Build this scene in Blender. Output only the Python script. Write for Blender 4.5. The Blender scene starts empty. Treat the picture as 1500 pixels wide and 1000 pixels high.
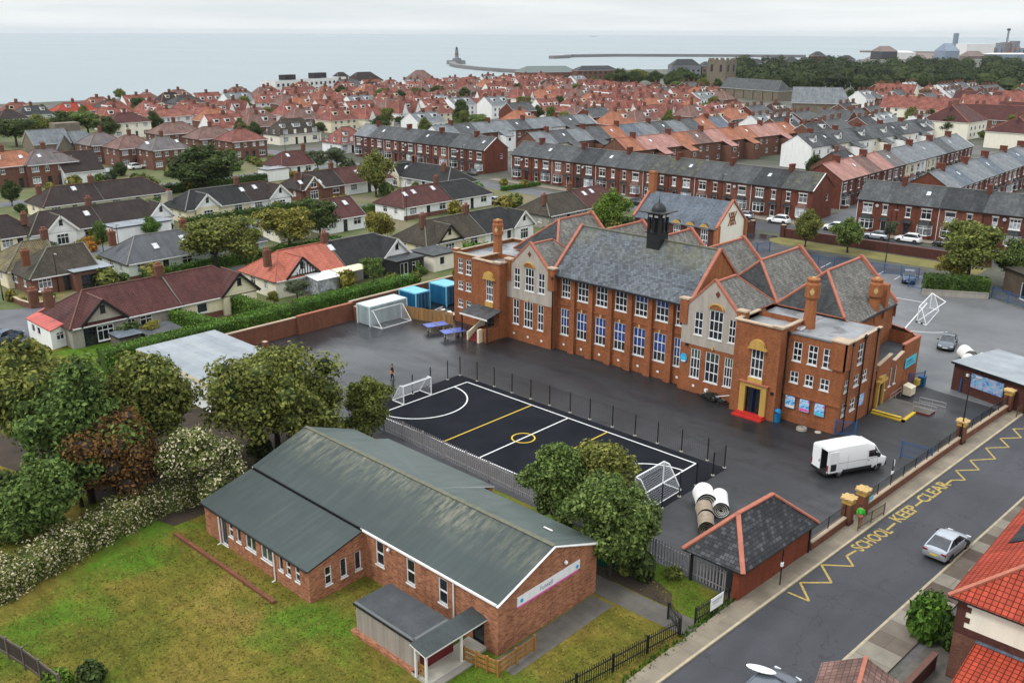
import bpy,math,random
from mathutils import Vector,Matrix
R = math.radians
RNG = random.Random(11)
SC = bpy.context.scene
COL = SC.collection
F_,CX_,CY_,CAMH = 1350.0,750.0,500.0,34.0
ROLL,PITCH = R(0.25),math.atan((500 - 48.5) / 1350.0)
CAMX,CAMY,CAMR = 63.763,-61.434,R(43.1)
def _ray(px,py):
    dx,dy = px - CX_,py - CY_
    c,s = math.cos(ROLL),math.sin(ROLL)
    u = c * dx + s * dy; v = -s * dx + c * dy
    cp,sp = math.cos(PITCH),math.sin(PITCH)
    x,y,z = u,F_ * cp - v * sp,-F_ * sp - v * cp
    c,s = math.cos(CAMR),math.sin(CAMR)
    return (c * x - s * y,s * x + c * y,z)
def L(px,py,z=0.0):
    r = _ray(px,py); t = (z - CAMH) / r[2]
    return (CAMX + r[0] * t,CAMY + r[1] * t)
def HT(px,py,gx,gy):
    "height above ground of a sighted point standing over (gx, gy)"
    r = _ray(px,py)
    fx,fy = -math.sin(CAMR),math.cos(CAMR)
    d = (gx - CAMX) * fx + (gy - CAMY) * fy
    return CAMH + r[2] * d / (r[0] * fx + r[1] * fy)
def PX(x,y,z):
    dx,dy,dz = x - CAMX,y - CAMY,z - CAMH
    c,s = math.cos(-CAMR),math.sin(-CAMR)
    X,Y = c * dx - s * dy,s * dx + c * dy
    cp,sp = math.cos(PITCH),math.sin(PITCH)
    d = Y * cp - dz * sp
    v = (-Y * sp - dz * cp) / d * F_; u = X / d * F_
    c,s = math.cos(ROLL),math.sin(ROLL)
    return (CX_ + c * u - s * v,CY_ + s * u + c * v,d)
MATS = {}
class NT:
    def __init__(s,name):
        s.m = bpy.data.materials.new(name); s.m.use_nodes = True
        s.t = s.m.node_tree; s.n = s.t.nodes; s.b = s.n['Principled BSDF']
    def add(s,typ,**kw):
        n = s.n.new(typ)
        for k,v in kw.items(): setattr(n,k,v)
        return n
    def link(s,a,b): s.t.links.new(a,b)
    def uv(s):
        return s.add('ShaderNodeTexCoord').outputs['UV']
    def obj(s):
        return s.add('ShaderNodeTexCoord').outputs['Object']
    def pos(s):
        return s.add('ShaderNodeNewGeometry').outputs['Position']
    def mapping(s,src,scale=(1,1,1),rot=(0,0,0)):
        m = s.add('ShaderNodeMapping'); m.inputs['Scale'].default_value = scale; m.inputs['Rotation'].default_value = rot
        s.link(src,m.inputs['Vector']); return m.outputs[0]
    def noise(s,src,scale,detail=4,rough=.55,dist=0.0):
        n = s.add('ShaderNodeTexNoise'); n.inputs['Scale'].default_value = scale
        n.inputs['Detail'].default_value = detail; n.inputs['Roughness'].default_value = rough
        n.inputs['Distortion'].default_value = dist
        s.link(src,n.inputs['Vector']); return n.outputs['Fac']
    def ramp(s,fac,stops):
        r = s.add('ShaderNodeValToRGB'); e = r.color_ramp.elements
        while len(e) < len(stops): e.new(0.5)
        for i,(p,c) in enumerate(stops):
            e[i].position = p
            e[i].color = (c,c,c,1) if isinstance(c,(int,float)) else (c[0],c[1],c[2],1)
        s.link(fac,r.inputs[0]); return r.outputs[0]
    def mix(s,fac,a,b,mode='MIX'):
        m = s.add('ShaderNodeMix'); m.data_type = 'RGBA'; m.blend_type = mode
        def put(v,sock):
            if hasattr(v,'is_output'): s.link(v,sock)
            elif isinstance(v,(int,float)): sock.default_value = v if sock.type == 'VALUE' else (v,v,v,1)
            else: sock.default_value = (v[0],v[1],v[2],1)
        put(fac,m.inputs[0]); put(a,m.inputs[6]); put(b,m.inputs[7])
        return m.outputs[2]
    def mul(s,a,b): return s.mix(1.0,a,b,'MULTIPLY')
    def col(s,c):
        if hasattr(c,'is_output'): s.link(c,s.b.inputs['Base Color'])
        else: s.b.inputs['Base Color'].default_value = (c[0],c[1],c[2],1)
    def rough(s,v):
        if hasattr(v,'is_output'): s.link(v,s.b.inputs['Roughness'])
        else: s.b.inputs['Roughness'].default_value = v
    def bump(s,h,strength=.4,dist=.02):
        b = s.add('ShaderNodeBump'); b.inputs['Strength'].default_value = strength; b.inputs['Distance'].default_value = dist
        s.link(h,b.inputs['Height']); s.link(b.outputs[0],s.b.inputs['Normal'])
    def brick(s,src,c1,c2,mort,w,h,msize,off=.5,bias=0.0):
        n = s.add('ShaderNodeTexBrick'); n.offset = off
        n.inputs['Scale'].default_value = 1.0; n.inputs['Brick Width'].default_value = w; n.inputs['Row Height'].default_value = h
        n.inputs['Mortar Size'].default_value = msize; n.inputs['Mortar Smooth'].default_value = .3; n.inputs['Bias'].default_value = bias
        for k,v in (('Color1',c1),('Color2',c2),('Mortar',mort)):
            n.inputs[k].default_value = (v[0],v[1],v[2],1)
        s.link(src,n.inputs['Vector']); return n
def sc_(c,k): return tuple(min(1,x * k) for x in c)
def m_brick(name,c1,c2,mort=(.42,.36,.3),blotch=.35,w=.225,h=.075):
    t = NT(name); uv = t.uv(); c1,c2,mort = sc_(c1,.80),sc_(c2,.80),sc_(mort,.80)
    b = t.brick(uv,c1,c2,mort,w,h,.010)
    n = t.ramp(t.noise(uv,.7,5,.65),[(.3,1 - blotch),(.7,1 + 0 * blotch)])
    n2 = t.ramp(t.noise(t.mapping(uv,(4.2,12,1)),1.0,2,.6),[(.3,.72),(.7,1.12)])
    st = t.ramp(t.noise(t.mapping(uv,(2.2,.25,1)),1.0,4,.6),[(.35,.78),(.6,1.0)])
    c = t.mul(t.mul(t.mul(b.outputs['Color'],n),n2),st)
    t.col(c); t.rough(.85); t.b.inputs['Specular IOR Level'].default_value = .25
    return t.m
def m_tile(name,c,w=.3,h=.34,var=.18,line=.35,blotch=.3,lichen=None,msize=.03,off=0.0,rough=.6,bias=0.0,c2=None,streak=.25):
    t = NT(name); uv = t.uv(); k_ = .78 if name.startswith(('slate','container','panel','solar')) else .95; c = sc_(c,k_); c2 = sc_(c2,k_) if c2 else None
    b = t.brick(uv,sc_(c,1 - var),c2 or sc_(c,1 + var),sc_(c,line),w,h,msize,off,bias)
    n = t.ramp(t.noise(uv,.45,5,.6),[(.3,1 - blotch),(.7,1 + blotch * .4)])
    st = t.ramp(t.noise(t.mapping(uv,(1.6,.12,1)),1.0,4,.6),[(.35,1 - streak),(.62,1.05)])
    col = t.mul(t.mul(b.outputs['Color'],n),st)
    if lichen:
        k = t.ramp(t.noise(uv,.6,6,.7),[(.52,0.0),(.68,.75)])
        col = t.mix(k,col,lichen)
    t.col(col); t.rough(t.ramp(t.noise(uv,.8,3),[(.3,rough - .12),(.7,rough + .15)]))
    t.b.inputs['Specular IOR Level'].default_value = .12
    t.bump(b.outputs['Fac'],-.35,.02)
    return t.m
def m_plain(name,c,rough=.6,var=.15,scale=1.5,metal=0.0,spec=.4):
    t = NT(name)
    n = t.ramp(t.noise(t.obj(),scale,4),[(.25,1 - var),(.75,1 + var * .5)])
    c = sc_(c,.8) if max(c) < .6 else c
    t.col(t.mul(n,c)); t.rough(rough); t.b.inputs['Metallic'].default_value = metal
    t.b.inputs['Specular IOR Level'].default_value = spec
    return t.m
def m_render(name,c,stain=.25):
    t = NT(name); uv = t.uv()
    n = t.ramp(t.noise(t.mapping(uv,(1.6,.3,1)),1.0,5,.65),[(.3,1 - stain),(.62,1.0)])
    n2 = t.ramp(t.noise(uv,14,2),[(.3,.93),(.7,1.03)])
    t.col(t.mul(t.mul(n,c),n2)); t.rough(.85); t.b.inputs['Specular IOR Level'].default_value = .2
    return t.m
def m_ground(name,stops,scale=.2,fine=6.0,finevar=.25,rough=(.8,.95),stretch=(1,1,1),bump=0.0,mid=None):
    t = NT(name); p = t.pos(); stops = [(a,sc_(b,.72)) for a,b in stops]
    c = t.ramp(t.noise(t.mapping(p,stretch),scale,6,.62,.4),stops)
    f = t.ramp(t.noise(p,fine,3,.6),[(.25,1 - finevar),(.75,1 + finevar)])
    c = t.mul(c,f)
    if mid:
        k = t.ramp(t.noise(p,mid[0],4,.6,.6),[(mid[1],0.0),(mid[2],1.0)])
        c = t.mix(k,c,t.mul(f,mid[3]))
    t.col(c)
    t.rough(t.ramp(t.noise(p,scale * 1.7,4),[(.35,rough[0]),(.65,rough[1])]))
    if bump: t.bump(t.noise(p,fine * 2,3),bump,.05)
    return t.m
def m_leaf(name,base,alt,dark,flower=None,ff=.3):
    t = NT(name)
    g = t.add('ShaderNodeNewGeometry')
    rnd = g.outputs['Random Per Island']
    c = t.ramp(rnd,[(0,dark),(.35,base),(.75,alt),(1.0,sc_(alt,1.35))])
    k = t.ramp(t.noise(t.obj(),.55,3),[(.35,.62),(.68,1.15)])
    c = t.mul(c,k)
    oi = t.add('ShaderNodeObjectInfo')
    c = t.mul(c,t.ramp(oi.outputs['Random'],[(0,(.85,.9,.8)),(1,(1.12,1.05,1.0))]))
    if flower:
        w = t.add('ShaderNodeTexWhiteNoise'); w.noise_dimensions = '1D'
        mm = t.add('ShaderNodeMath',operation='MULTIPLY'); mm.inputs[1].default_value = 971.3
        t.link(rnd,mm.inputs[0]); t.link(mm.outputs[0],w.inputs['W'])
        fl = t.ramp(w.outputs['Value'],[(1 - ff,0.0),(1 - ff + .01,1.0)])
        c = t.mix(fl,c,flower)
    t.col(c); t.rough(.7); t.b.inputs['Specular IOR Level'].default_value = .15
    tr = t.add('ShaderNodeBsdfTranslucent'); t.link(c,tr.inputs[0])
    ms = t.add('ShaderNodeMixShader'); ms.inputs[0].default_value = .25
    t.link(t.b.outputs[0],ms.inputs[1]); t.link(tr.outputs[0],ms.inputs[2])
    t.link(ms.outputs[0],t.n['Material Output'].inputs[0])
    return t.m
def m_glass(name,c,rough=.08,var=.5):
    t = NT(name)
    oi = t.add('ShaderNodeObjectInfo')
    k = t.ramp(oi.outputs['Random'],[(0,1 - var),(1,1 + var)])
    n = t.ramp(t.noise(t.obj(),2.3,2),[(.4,.6),(.6,1.25)])
    t.col(t.mul(t.mul(k,c),n)); t.rough(rough); t.b.inputs['Specular IOR Level'].default_value = .7
    return t.m
def M(k):
    if k in MATS: return MATS[k]
    MATS[k] = DEFS[k](k); return MATS[k]
HAZE = 0.00004
def m_haze(n):
    m = bpy.data.materials.new(n); m.use_nodes = True; t = m.node_tree; t.nodes.clear(); o = t.nodes.new('ShaderNodeOutputMaterial'); v = t.nodes.new('ShaderNodeVolumePrincipled')
    v.inputs['Density'].default_value = HAZE; v.inputs['Color'].default_value = (.86,.91,.96,1); v.inputs['Anisotropy'].default_value = .2; t.links.new(v.outputs[0],o.inputs['Volume']); return m
DEFS = {
 'haze_air': lambda n: m_haze(n),
 'school_brick': lambda n: m_brick(n,(.54,.172,.055),(.38,.105,.036),(.40,.2,.11),.32),
 'orange_brick': lambda n: m_brick(n,(.58,.19,.055),(.47,.135,.04),(.4,.22,.13),.25),
 'hall_brick': lambda n: m_brick(n,(.66,.26,.12),(.34,.095,.045),(.55,.38,.27),.22,.30,.10),
 'wall_brick': lambda n: m_brick(n,(.33,.10,.05),(.24,.07,.035),(.28,.17,.11),.35),
 'shed_brick': lambda n: m_brick(n,(.36,.075,.03),(.29,.055,.022),(.25,.1,.06),.3),
 'terrace_brick': lambda n: m_brick(n,(.26,.064,.036),(.18,.045,.027),(.22,.1,.065),.3),
 'terrace_brick_pale': lambda n: m_brick(n,(.33,.10,.06),(.24,.07,.042),(.3,.17,.12),.35),
 'terrace_brick_dark': lambda n: m_brick(n,(.20,.055,.036),(.14,.04,.028),(.18,.09,.06),.3),
 'door_green': lambda n: m_plain(n,(.02,.09,.05),.5,.1,2),
 'leaf_grass': lambda n: m_leaf(n,(.19,.175,.035),(.26,.22,.055),(.14,.15,.03)),
 'leaf_wood': lambda n: m_leaf(n,(.026,.042,.016),(.055,.075,.026),(.01,.017,.007)),
 'dark_brick': lambda n: m_brick(n,(.16,.045,.035),(.11,.032,.027),(.14,.08,.06),.35),
 'house_brick': lambda n: m_brick(n,(.28,.10,.06),(.20,.065,.04),(.28,.2,.15),.3),
 'brown_brick': lambda n: m_brick(n,(.17,.12,.085),(.13,.09,.065),(.2,.17,.13),.3),
 'render_white': lambda n: m_render(n,(.83,.83,.81),.15),
 'render_cream': lambda n: m_render(n,(.76,.68,.48),.18),
 'render_ivory': lambda n: m_render(n,(.82,.77,.64),.12),
 'render_mint': lambda n: m_render(n,(.66,.72,.63)),
 'render_grey': lambda n: m_render(n,(.36,.33,.29),.3),
 'pebbledash': lambda n: m_render(n,(.42,.37,.315),.28),
 'stone': lambda n: m_brick(n,(.36,.30,.22),(.27,.22,.165),(.2,.17,.13),.35,.5,.25),
 'ochre_stone': lambda n: m_render(n,(.52,.32,.085),.25),
 'cap_stone': lambda n: m_render(n,(.56,.38,.16),.22),
 'coping_pale': lambda n: m_render(n,(.48,.37,.27),.3),
 'slate_school': lambda n: m_slate(n),
 'slate_grey': lambda n: m_tile(n,(.115,.12,.125),.3,.24,.25,.5,.35,None,.018,.5,.5),
 'slate_blue': lambda n: m_tile(n,(.16,.19,.23),.3,.24,.2,.55,.3,None,.018,.5,.5),
 'slate_light': lambda n: m_tile(n,(.24,.26,.275),.3,.24,.2,.55,.3,None,.018,.5,.45),
 'slate_dark': lambda n: m_tile(n,(.06,.063,.066),.3,.24,.3,.5,.35,None,.018,.5,.5),
 'slate_moss': lambda n: m_tile(n,(.10,.105,.10),.3,.24,.25,.5,.35,(.16,.15,.07),.018,.5,.55),
 'slate_purple': lambda n: m_tile(n,(.20,.17,.17),.3,.24,.2,.55,.3,None,.018,.5,.5),
 'slate_rear': lambda n: m_tile(n,(.23,.22,.20),.3,.25,.3,.5,.3,None,.02,.5,.6),
 'slate_shed': lambda n: m_tile(n,(.06,.062,.068),.36,.26,.2,.35,.3,None,.022,.5,.5,-.45,(.17,.175,.185)),
 'tile_maroon': lambda n: m_tile(n,(.105,.040,.036),.3,.34,.15,.35,.25),
 'tile_salmon': lambda n: m_tile(n,(.50,.155,.105),.3,.34,.12,.5,.2),
 'tile_black': lambda n: m_tile(n,(.032,.032,.033),.3,.34,.2,.4,.3),
 'tile_brown': lambda n: m_tile(n,(.046,.033,.030),.3,.34,.18,.4,.3),
 'tile_umber': lambda n: m_tile(n,(.07,.058,.042),.3,.36,.2,.35,.35),
 'tile_olive': lambda n: m_tile(n,(.17,.135,.075),.3,.36,.2,.4,.35,(.2,.17,.07)),
 'tile_grey': lambda n: m_tile(n,(.125,.13,.14),.3,.36,.1,.5,.2),
 'tile_red': lambda n: m_tile(n,(.31,.112,.085),.3,.33,.25,.5,.55,None,.03),
 'tile_brick': lambda n: m_tile(n,(.25,.095,.075),.3,.33,.22,.5,.45,None,.03),
 'tile_scarlet': lambda n: m_tile(n,(.42,.065,.035),.3,.33,.12,.28,.2,None,.035),
 'tile_orange': lambda n: m_tile(n,(.41,.165,.095),.3,.33,.15,.5,.35,None,.03),
 'tile_pink': lambda n: m_tile(n,(.46,.24,.20),.3,.33,.12,.6,.3,None,.03),
 'tile_dusky': lambda n: m_tile(n,(.22,.13,.11),.3,.33,.2,.5,.4,None,.03),
 'ridge_clay': lambda n: m_plain(n,(.47,.16,.10),.75,.25,2.5),
 'ridge_grey': lambda n: m_plain(n,(.22,.21,.19),.8,.2,2.5),
 'ridge_brown': lambda n: m_plain(n,(.16,.075,.055),.8,.2,2.5),
 'ridge_lichen': lambda n: m_plain(n,(.17,.17,.12),.9,.3,2.5),
 'felt_hall': lambda n: m_felt(n),
 'felt_hall_pale': lambda n: m_felt2(n),
 'felt_dark': lambda n: m_ground(n,[(.3,(.035,.04,.045)),(.7,(.06,.066,.072))],.5,8,.25,(.45,.75)),
 'felt_porch': lambda n: m_ground(n,[(.3,(.035,.045,.045)),(.7,(.06,.072,.072))],.7,8,.25,(.6,.85)),
 'felt_lap': lambda n: m_plain(n,(.14,.15,.155),.8),
 'flat_grey': lambda n: m_ground(n,[(.3,(.24,.25,.265)),(.5,(.33,.34,.355)),(.7,(.40,.41,.42))],.25,5,.1,(.2,.7),(1,1,1),0,(.35,.55,.62,(.13,.14,.15))),
 'metal_sheet': lambda n: m_flatsheet(n),
 'red_sheet': lambda n: m_tile(n,(.50,.11,.09),.42,30,.05,1.35,.2,None,.05,0,.45),
 'yard': lambda n: m_yard(n),
 'rear_yard': lambda n: m_ground(n,[(.3,(.125,.128,.135)),(.7,(.185,.188,.195))],.1,9,.15,(.35,.75)),
 'solar': lambda n: m_tile(n,(.012,.013,.018),1.0,1.6,.1,2.5,.1,None,.02,0,.25),
 'bare_wood': lambda n: m_plain(n,(.45,.40,.33),.8),
 'road': lambda n: m_road(n),
 'rubber': lambda n: m_rubber(n),
 'estate_road': lambda n: m_ground(n,[(.3,(.10,.105,.12)),(.7,(.15,.155,.17))],.2,5,.15,(.5,.8)),
 'pavement': lambda n: m_paving(n,(.30,.25,.185),1.8,1.2),
 'slabs': lambda n: m_paving(n,(.15,.135,.115),.9,.6),
 'slabs_mixed': lambda n: m_mixed(n),
 'kerb': lambda n: m_plain(n,(.50,.42,.29),.85,.25,2),
 'concrete': lambda n: m_plain(n,(.34,.31,.27),.85,.25,.8),
 'concrete_pale': lambda n: m_plain(n,(.5,.47,.4),.85,.2,.8),
 'lawn': lambda n: m_lawn(n),
 'verge': lambda n: m_ground(n,[(.3,(.15,.14,.03)),(.55,(.22,.19,.05)),(.75,(.28,.21,.08))],.3,7,.3,(.9,1),(1,1,1),.3),
 'garden': lambda n: m_ground(n,[(.25,(.045,.065,.02)),(.45,(.11,.14,.035)),(.6,(.2,.17,.09)),(.75,(.24,.2,.16))],.09,3,.3,(.9,1),(1,1,1),.2),
 'land': lambda n: m_ground(n,[(.3,(.05,.06,.03)),(.5,(.1,.1,.07)),(.62,(.16,.15,.15)),(.75,(.12,.12,.125))],.05,1.5,.3,(.85,1)),
 'soil': lambda n: m_ground(n,[(.3,(.03,.022,.014)),(.7,(.075,.05,.03))],.6,6,.35,(.95,1)),
 'water': lambda n: m_water(n),
 'paint_white': lambda n: m_plain(n,(.78,.78,.78),.6,.12,3),
 'paint_yellow': lambda n: m_plain(n,(.62,.42,.03),.7,.12,3),
 'paint_road': lambda n: m_plain(n,(.50,.36,.10),.8,.45,5),
 'paint_worn': lambda n: m_plain(n,(.60,.60,.60),.8,.35,4),
 'white_metal': lambda n: m_plain(n,(.80,.80,.80),.4,.06,3),
 'white_upvc': lambda n: m_plain(n,(.78,.78,.77),.4,.08,3),
 'white_wood': lambda n: m_plain(n,(.72,.70,.66),.6,.12,3),
 'cream_paint': lambda n: m_plain(n,(.70,.62,.45),.6,.12,2),
 'panel_beige': lambda n: m_tile(n,(.42,.37,.32),.35,30,.03,.7,.1,None,.015,0,.6),
 'black_metal': lambda n: m_plain(n,(.015,.015,.017),.45,.2,3),
 'galv': lambda n: m_plain(n,(.42,.40,.41),.5,.15,3,.3),
 'bronze_rail': lambda n: m_plain(n,(.11,.07,.04),.6,.25,3),
 'blue_metal': lambda n: m_plain(n,(.025,.12,.32),.45,.2,2),
 'navy': lambda n: m_plain(n,(.012,.02,.06),.5,.2,2),
 'container_blue': lambda n: m_tile(n,(.02,.17,.36),.22,30,.1,.6,.25,None,.05,0,.5),
 'container_top': lambda n: m_plain(n,(.17,.48,.66),.5,.2,1),
 'container_pale': lambda n: m_tile(n,(.43,.52,.52),.2,30,.05,.75,.2,None,.05,0,.55),
 'container_pale_top': lambda n: m_plain(n,(.55,.64,.66),.45,.12,1),
 'green_sheet': lambda n: m_tile(n,(.012,.10,.055),.18,30,.1,.6,.2,None,.04,0,.5),
 'wood_new': lambda n: m_wood(n,(.42,.20,.045)),
 'wood_fence': lambda n: m_wood(n,(.40,.21,.07)),
 'wood_grey': lambda n: m_wood(n,(.17,.14,.11)),
 'wood_dark': lambda n: m_wood(n,(.045,.03,.022)),
 'bark': lambda n: m_plain(n,(.05,.04,.03),.9,.4,4),
 'bark_pale': lambda n: m_plain(n,(.16,.13,.10),.9,.35,4),
 'timber_black': lambda n: m_plain(n,(.02,.018,.017),.6,.2,3),
 'glass': lambda n: m_glass(n,(.022,.026,.034)),
 'glass_blue': lambda n: m_glass(n,(.02,.055,.22),.15,.3),
 'glass_net': lambda n: m_glass(n,(.33,.35,.37),.15,.6),
 'glass_green': lambda n: m_glass(n,(.06,.085,.07),.1,.4),
 'skylight': lambda n: m_glass(n,(.62,.66,.70),.1,.15),
 'step_red': lambda n: m_plain(n,(.55,.028,.022),.55,.15,2),
 'step_maroon': lambda n: m_plain(n,(.19,.02,.022),.6,.2,2),
 'door_blue': lambda n: m_plain(n,(.012,.025,.13),.4,.15,2),
 'door_dark': lambda n: m_plain(n,(.03,.025,.025),.5,.2,2),
 'door_red': lambda n: m_plain(n,(.16,.012,.018),.5,.2,2),
 'table_blue': lambda n: m_plain(n,(.07,.12,.52),.3,.15,2),
 'bin_blue': lambda n: m_plain(n,(.015,.25,.55),.4,.15,3),
 'crest_blue': lambda n: m_plain(n,(.04,.35,.62),.5,.1,3),
 'sign_cyan': lambda n: m_plain(n,(.06,.50,.62),.5,.1,3),
 'banner_pink': lambda n: m_plain(n,(.72,.10,.40),.5,.1,3),
 'letter_navy': lambda n: m_plain(n,(.10,.16,.28),.6,.1,3),
 'net': lambda n: m_plain(n,(.55,.57,.6),.8,.05,3),
 'tyre': lambda n: m_plain(n,(.014,.014,.015),.8,.2,6),
 'rim': lambda n: m_plain(n,(.32,.33,.34),.35,.2,6,.6),
 'car_white': lambda n: m_car(n,(.80,.80,.80),0),
 'car_silver': lambda n: m_car(n,(.42,.45,.50),.55),
 'car_steel': lambda n: m_car(n,(.10,.115,.14),.4),
 'car_navy': lambda n: m_car(n,(.02,.045,.10),.2),
 'car_black': lambda n: m_car(n,(.02,.02,.023),.2),
 'car_green': lambda n: m_car(n,(.02,.16,.12),.2),
 'car_red': lambda n: m_car(n,(.25,.02,.02),.2),
 'van_white': lambda n: m_car(n,(.82,.82,.82),0),
 'plastic_black': lambda n: m_plain(n,(.02,.02,.022),.6,.15,4),
 'plate_yellow': lambda n: m_plain(n,(.68,.50,.02),.5,.05,4),
 'lamp_red': lambda n: m_plain(n,(.25,.01,.015),.25,.1,4),
 'lamp_clear': lambda n: m_plain(n,(.6,.62,.66),.15,.1,4),
 'turf_roll': lambda n: m_plain(n,(.74,.72,.68),.8,.12,3),
 'turf_roll_tan': lambda n: m_plain(n,(.38,.30,.22),.85,.3,3),
 'turf_dark': lambda n: m_plain(n,(.02,.028,.02),.9,.3,4),
 'skin': lambda n: m_plain(n,(.45,.25,.17),.6,.05,4),
 'hair': lambda n: m_plain(n,(.02,.016,.013),.7,.1,4),
 'cloth_dark': lambda n: m_plain(n,(.008,.012,.03),.8,.2,8),
 'cloth_orange': lambda n: m_plain(n,(.85,.22,.035),.7,.1,8),
 'cloth_green': lambda n: m_plain(n,(.05,.55,.045),.7,.12,8),
 'cloth_black': lambda n: m_plain(n,(.012,.012,.014),.8,.2,8),
 'cloth_rust': lambda n: m_plain(n,(.34,.12,.07),.8,.15,8),
 'lead': lambda n: m_plain(n,(.025,.027,.03),.5,.2,3),
 'cupola': lambda n: m_plain(n,(.016,.018,.02),.45,.3,2),
 'pier': lambda n: m_plain(n,(.20,.19,.19),.9,.2,.05),
 'far_grey': lambda n: m_plain(n,(.22,.23,.25),.8,.2,.05),
 'far_white': lambda n: m_plain(n,(.66,.66,.64),.7,.1,.05),
 'far_blue': lambda n: m_plain(n,(.22,.28,.36),.7,.2,.05),
 'far_brown': lambda n: m_plain(n,(.20,.14,.12),.8,.2,.05),
 'far_dark': lambda n: m_plain(n,(.035,.03,.035),.8,.2,.05),
 'leaf_olive': lambda n: m_leaf(n,(.14,.165,.036),(.235,.25,.065),(.04,.05,.014)),
 'leaf_green': lambda n: m_leaf(n,(.095,.155,.036),(.18,.25,.07),(.024,.045,.012)),
 'leaf_dark': lambda n: m_leaf(n,(.05,.078,.024),(.10,.135,.04),(.015,.026,.009)),
 'leaf_bright': lambda n: m_leaf(n,(.11,.19,.025),(.18,.28,.04),(.03,.06,.012)),
 'leaf_yellow': lambda n: m_leaf(n,(.21,.19,.035),(.32,.28,.06),(.06,.06,.015)),
 'leaf_rust': lambda n: m_leaf(n,(.17,.085,.03),(.26,.13,.045),(.05,.03,.014)),
 'leaf_orange': lambda n: m_leaf(n,(.40,.17,.03),(.5,.25,.04),(.12,.09,.02)),
 'leaf_grey': lambda n: m_leaf(n,(.10,.12,.075),(.17,.19,.12),(.04,.05,.03)),
 'leaf_hedge': lambda n: m_leaf(n,(.075,.17,.022),(.14,.25,.04),(.022,.055,.01)),
 'leaf_hedge_dark': lambda n: m_leaf(n,(.042,.085,.018),(.075,.13,.026),(.013,.03,.008)),
 'leaf_blossom': lambda n: m_leaf(n,(.11,.14,.03),(.20,.22,.06),(.03,.045,.014),(.68,.60,.40),.27),
}
def m_rubber(n):
    t = NT(n); p = t.pos(); t.col(t.mul(t.ramp(t.noise(p,.3,5),[(.3,(.009,.010,.014)),(.7,(.016,.017,.022))]),t.ramp(t.noise(p,30,2),[(.3,.7),(.7,1.3)]))); t.rough(.95); t.b.inputs['Specular IOR Level'].default_value = .08; return t.m
def m_slate(n):
    t = NT(n); uv = t.uv()
    b = t.brick(uv,(.023,.029,.037),(.10,.12,.145),(.022,.024,.027),.34,.27,.02,.5)
    g = t.noise(uv,.22,6,.65,.3)
    col = t.mul(b.outputs['Color'],t.ramp(t.noise(t.mapping(uv,(.9,.1,1)),1.0,4,.6),[(.3,.65),(.65,1.15)]))
    up = t.add('ShaderNodeSeparateXYZ'); t.link(uv,up.inputs[0])
    h = t.add('ShaderNodeMapRange'); h.inputs[1].default_value = 19; h.inputs[2].default_value = 24
    t.link(up.outputs['Y'],h.inputs[0])
    moss = t.mul(t.ramp(g,[(.44,0.0),(.62,.8)]),h.outputs[0])
    col = t.mix(moss,col,t.mul((.17,.165,.085),t.ramp(t.noise(uv,3,3),[(.3,.6),(.7,1.3)])))
    t.col(col); t.rough(t.ramp(g,[(.35,.42),(.7,.75)])); t.bump(b.outputs['Fac'],-.4,.02)
    return t.m
def m_felt(n):
    t = NT(n); uv = t.uv()
    st = t.noise(t.mapping(uv,(2.6,.22,1)),1.0,6,.68,.3)
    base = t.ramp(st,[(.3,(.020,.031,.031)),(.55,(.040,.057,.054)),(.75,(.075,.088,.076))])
    sp = t.add('ShaderNodeSeparateXYZ'); t.link(uv,sp.inputs[0])
    mr = t.add('ShaderNodeMapRange'); mr.inputs[1].default_value = -24.9; mr.inputs[2].default_value = -22.2
    t.link(sp.outputs['Y'],mr.inputs[0])
    lich = t.mul(t.ramp(t.noise(t.mapping(uv,(2.6,.5,1)),1.0,8,.8),[(.44,0.0),(.60,.75)]),t.ramp(t.noise(uv,.13,2),[(.42,.25),(.6,1.0)]))
    k = t.mul(lich,mr.outputs[0])
    col = t.mix(k,base,(.27,.255,.17))
    big = t.ramp(t.noise(uv,.12,4,.6),[(.3,.72),(.7,1.1)])
    lap = t.brick(uv,(1,1,1),(.96,.96,.96),(.72,.72,.72),30,1.0,.012,0)
    t.col(t.mul(t.mul(col,big),lap.outputs['Color'])); t.rough(t.ramp(st,[(.3,.5),(.7,.85)]))
    return t.m
def m_felt2(n):
    t = NT(n); uv = t.uv()
    st = t.noise(t.mapping(uv,(1.5,.3,1)),1.0,6,.6)
    lap = t.brick(uv,(1,1,1),(.96,.96,.96),(.8,.8,.8),30,1.0,.012,0)
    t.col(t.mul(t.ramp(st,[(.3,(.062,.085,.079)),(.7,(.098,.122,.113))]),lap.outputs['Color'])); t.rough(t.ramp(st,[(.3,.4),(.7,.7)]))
    return t.m
def m_flatsheet(n):
    t = NT(n); p = t.uv()
    b = t.brick(p,(.22,.245,.275),(.28,.305,.325),(.15,.165,.18),14,1.0,.015,0)
    f = t.ramp(t.noise(p,.35,5,.6),[(.3,.8),(.7,1.08)])
    t.col(t.mul(b.outputs['Color'],f)); t.rough(t.ramp(t.noise(p,.6,3),[(.35,.25),(.65,.6)]))
    return t.m
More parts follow.
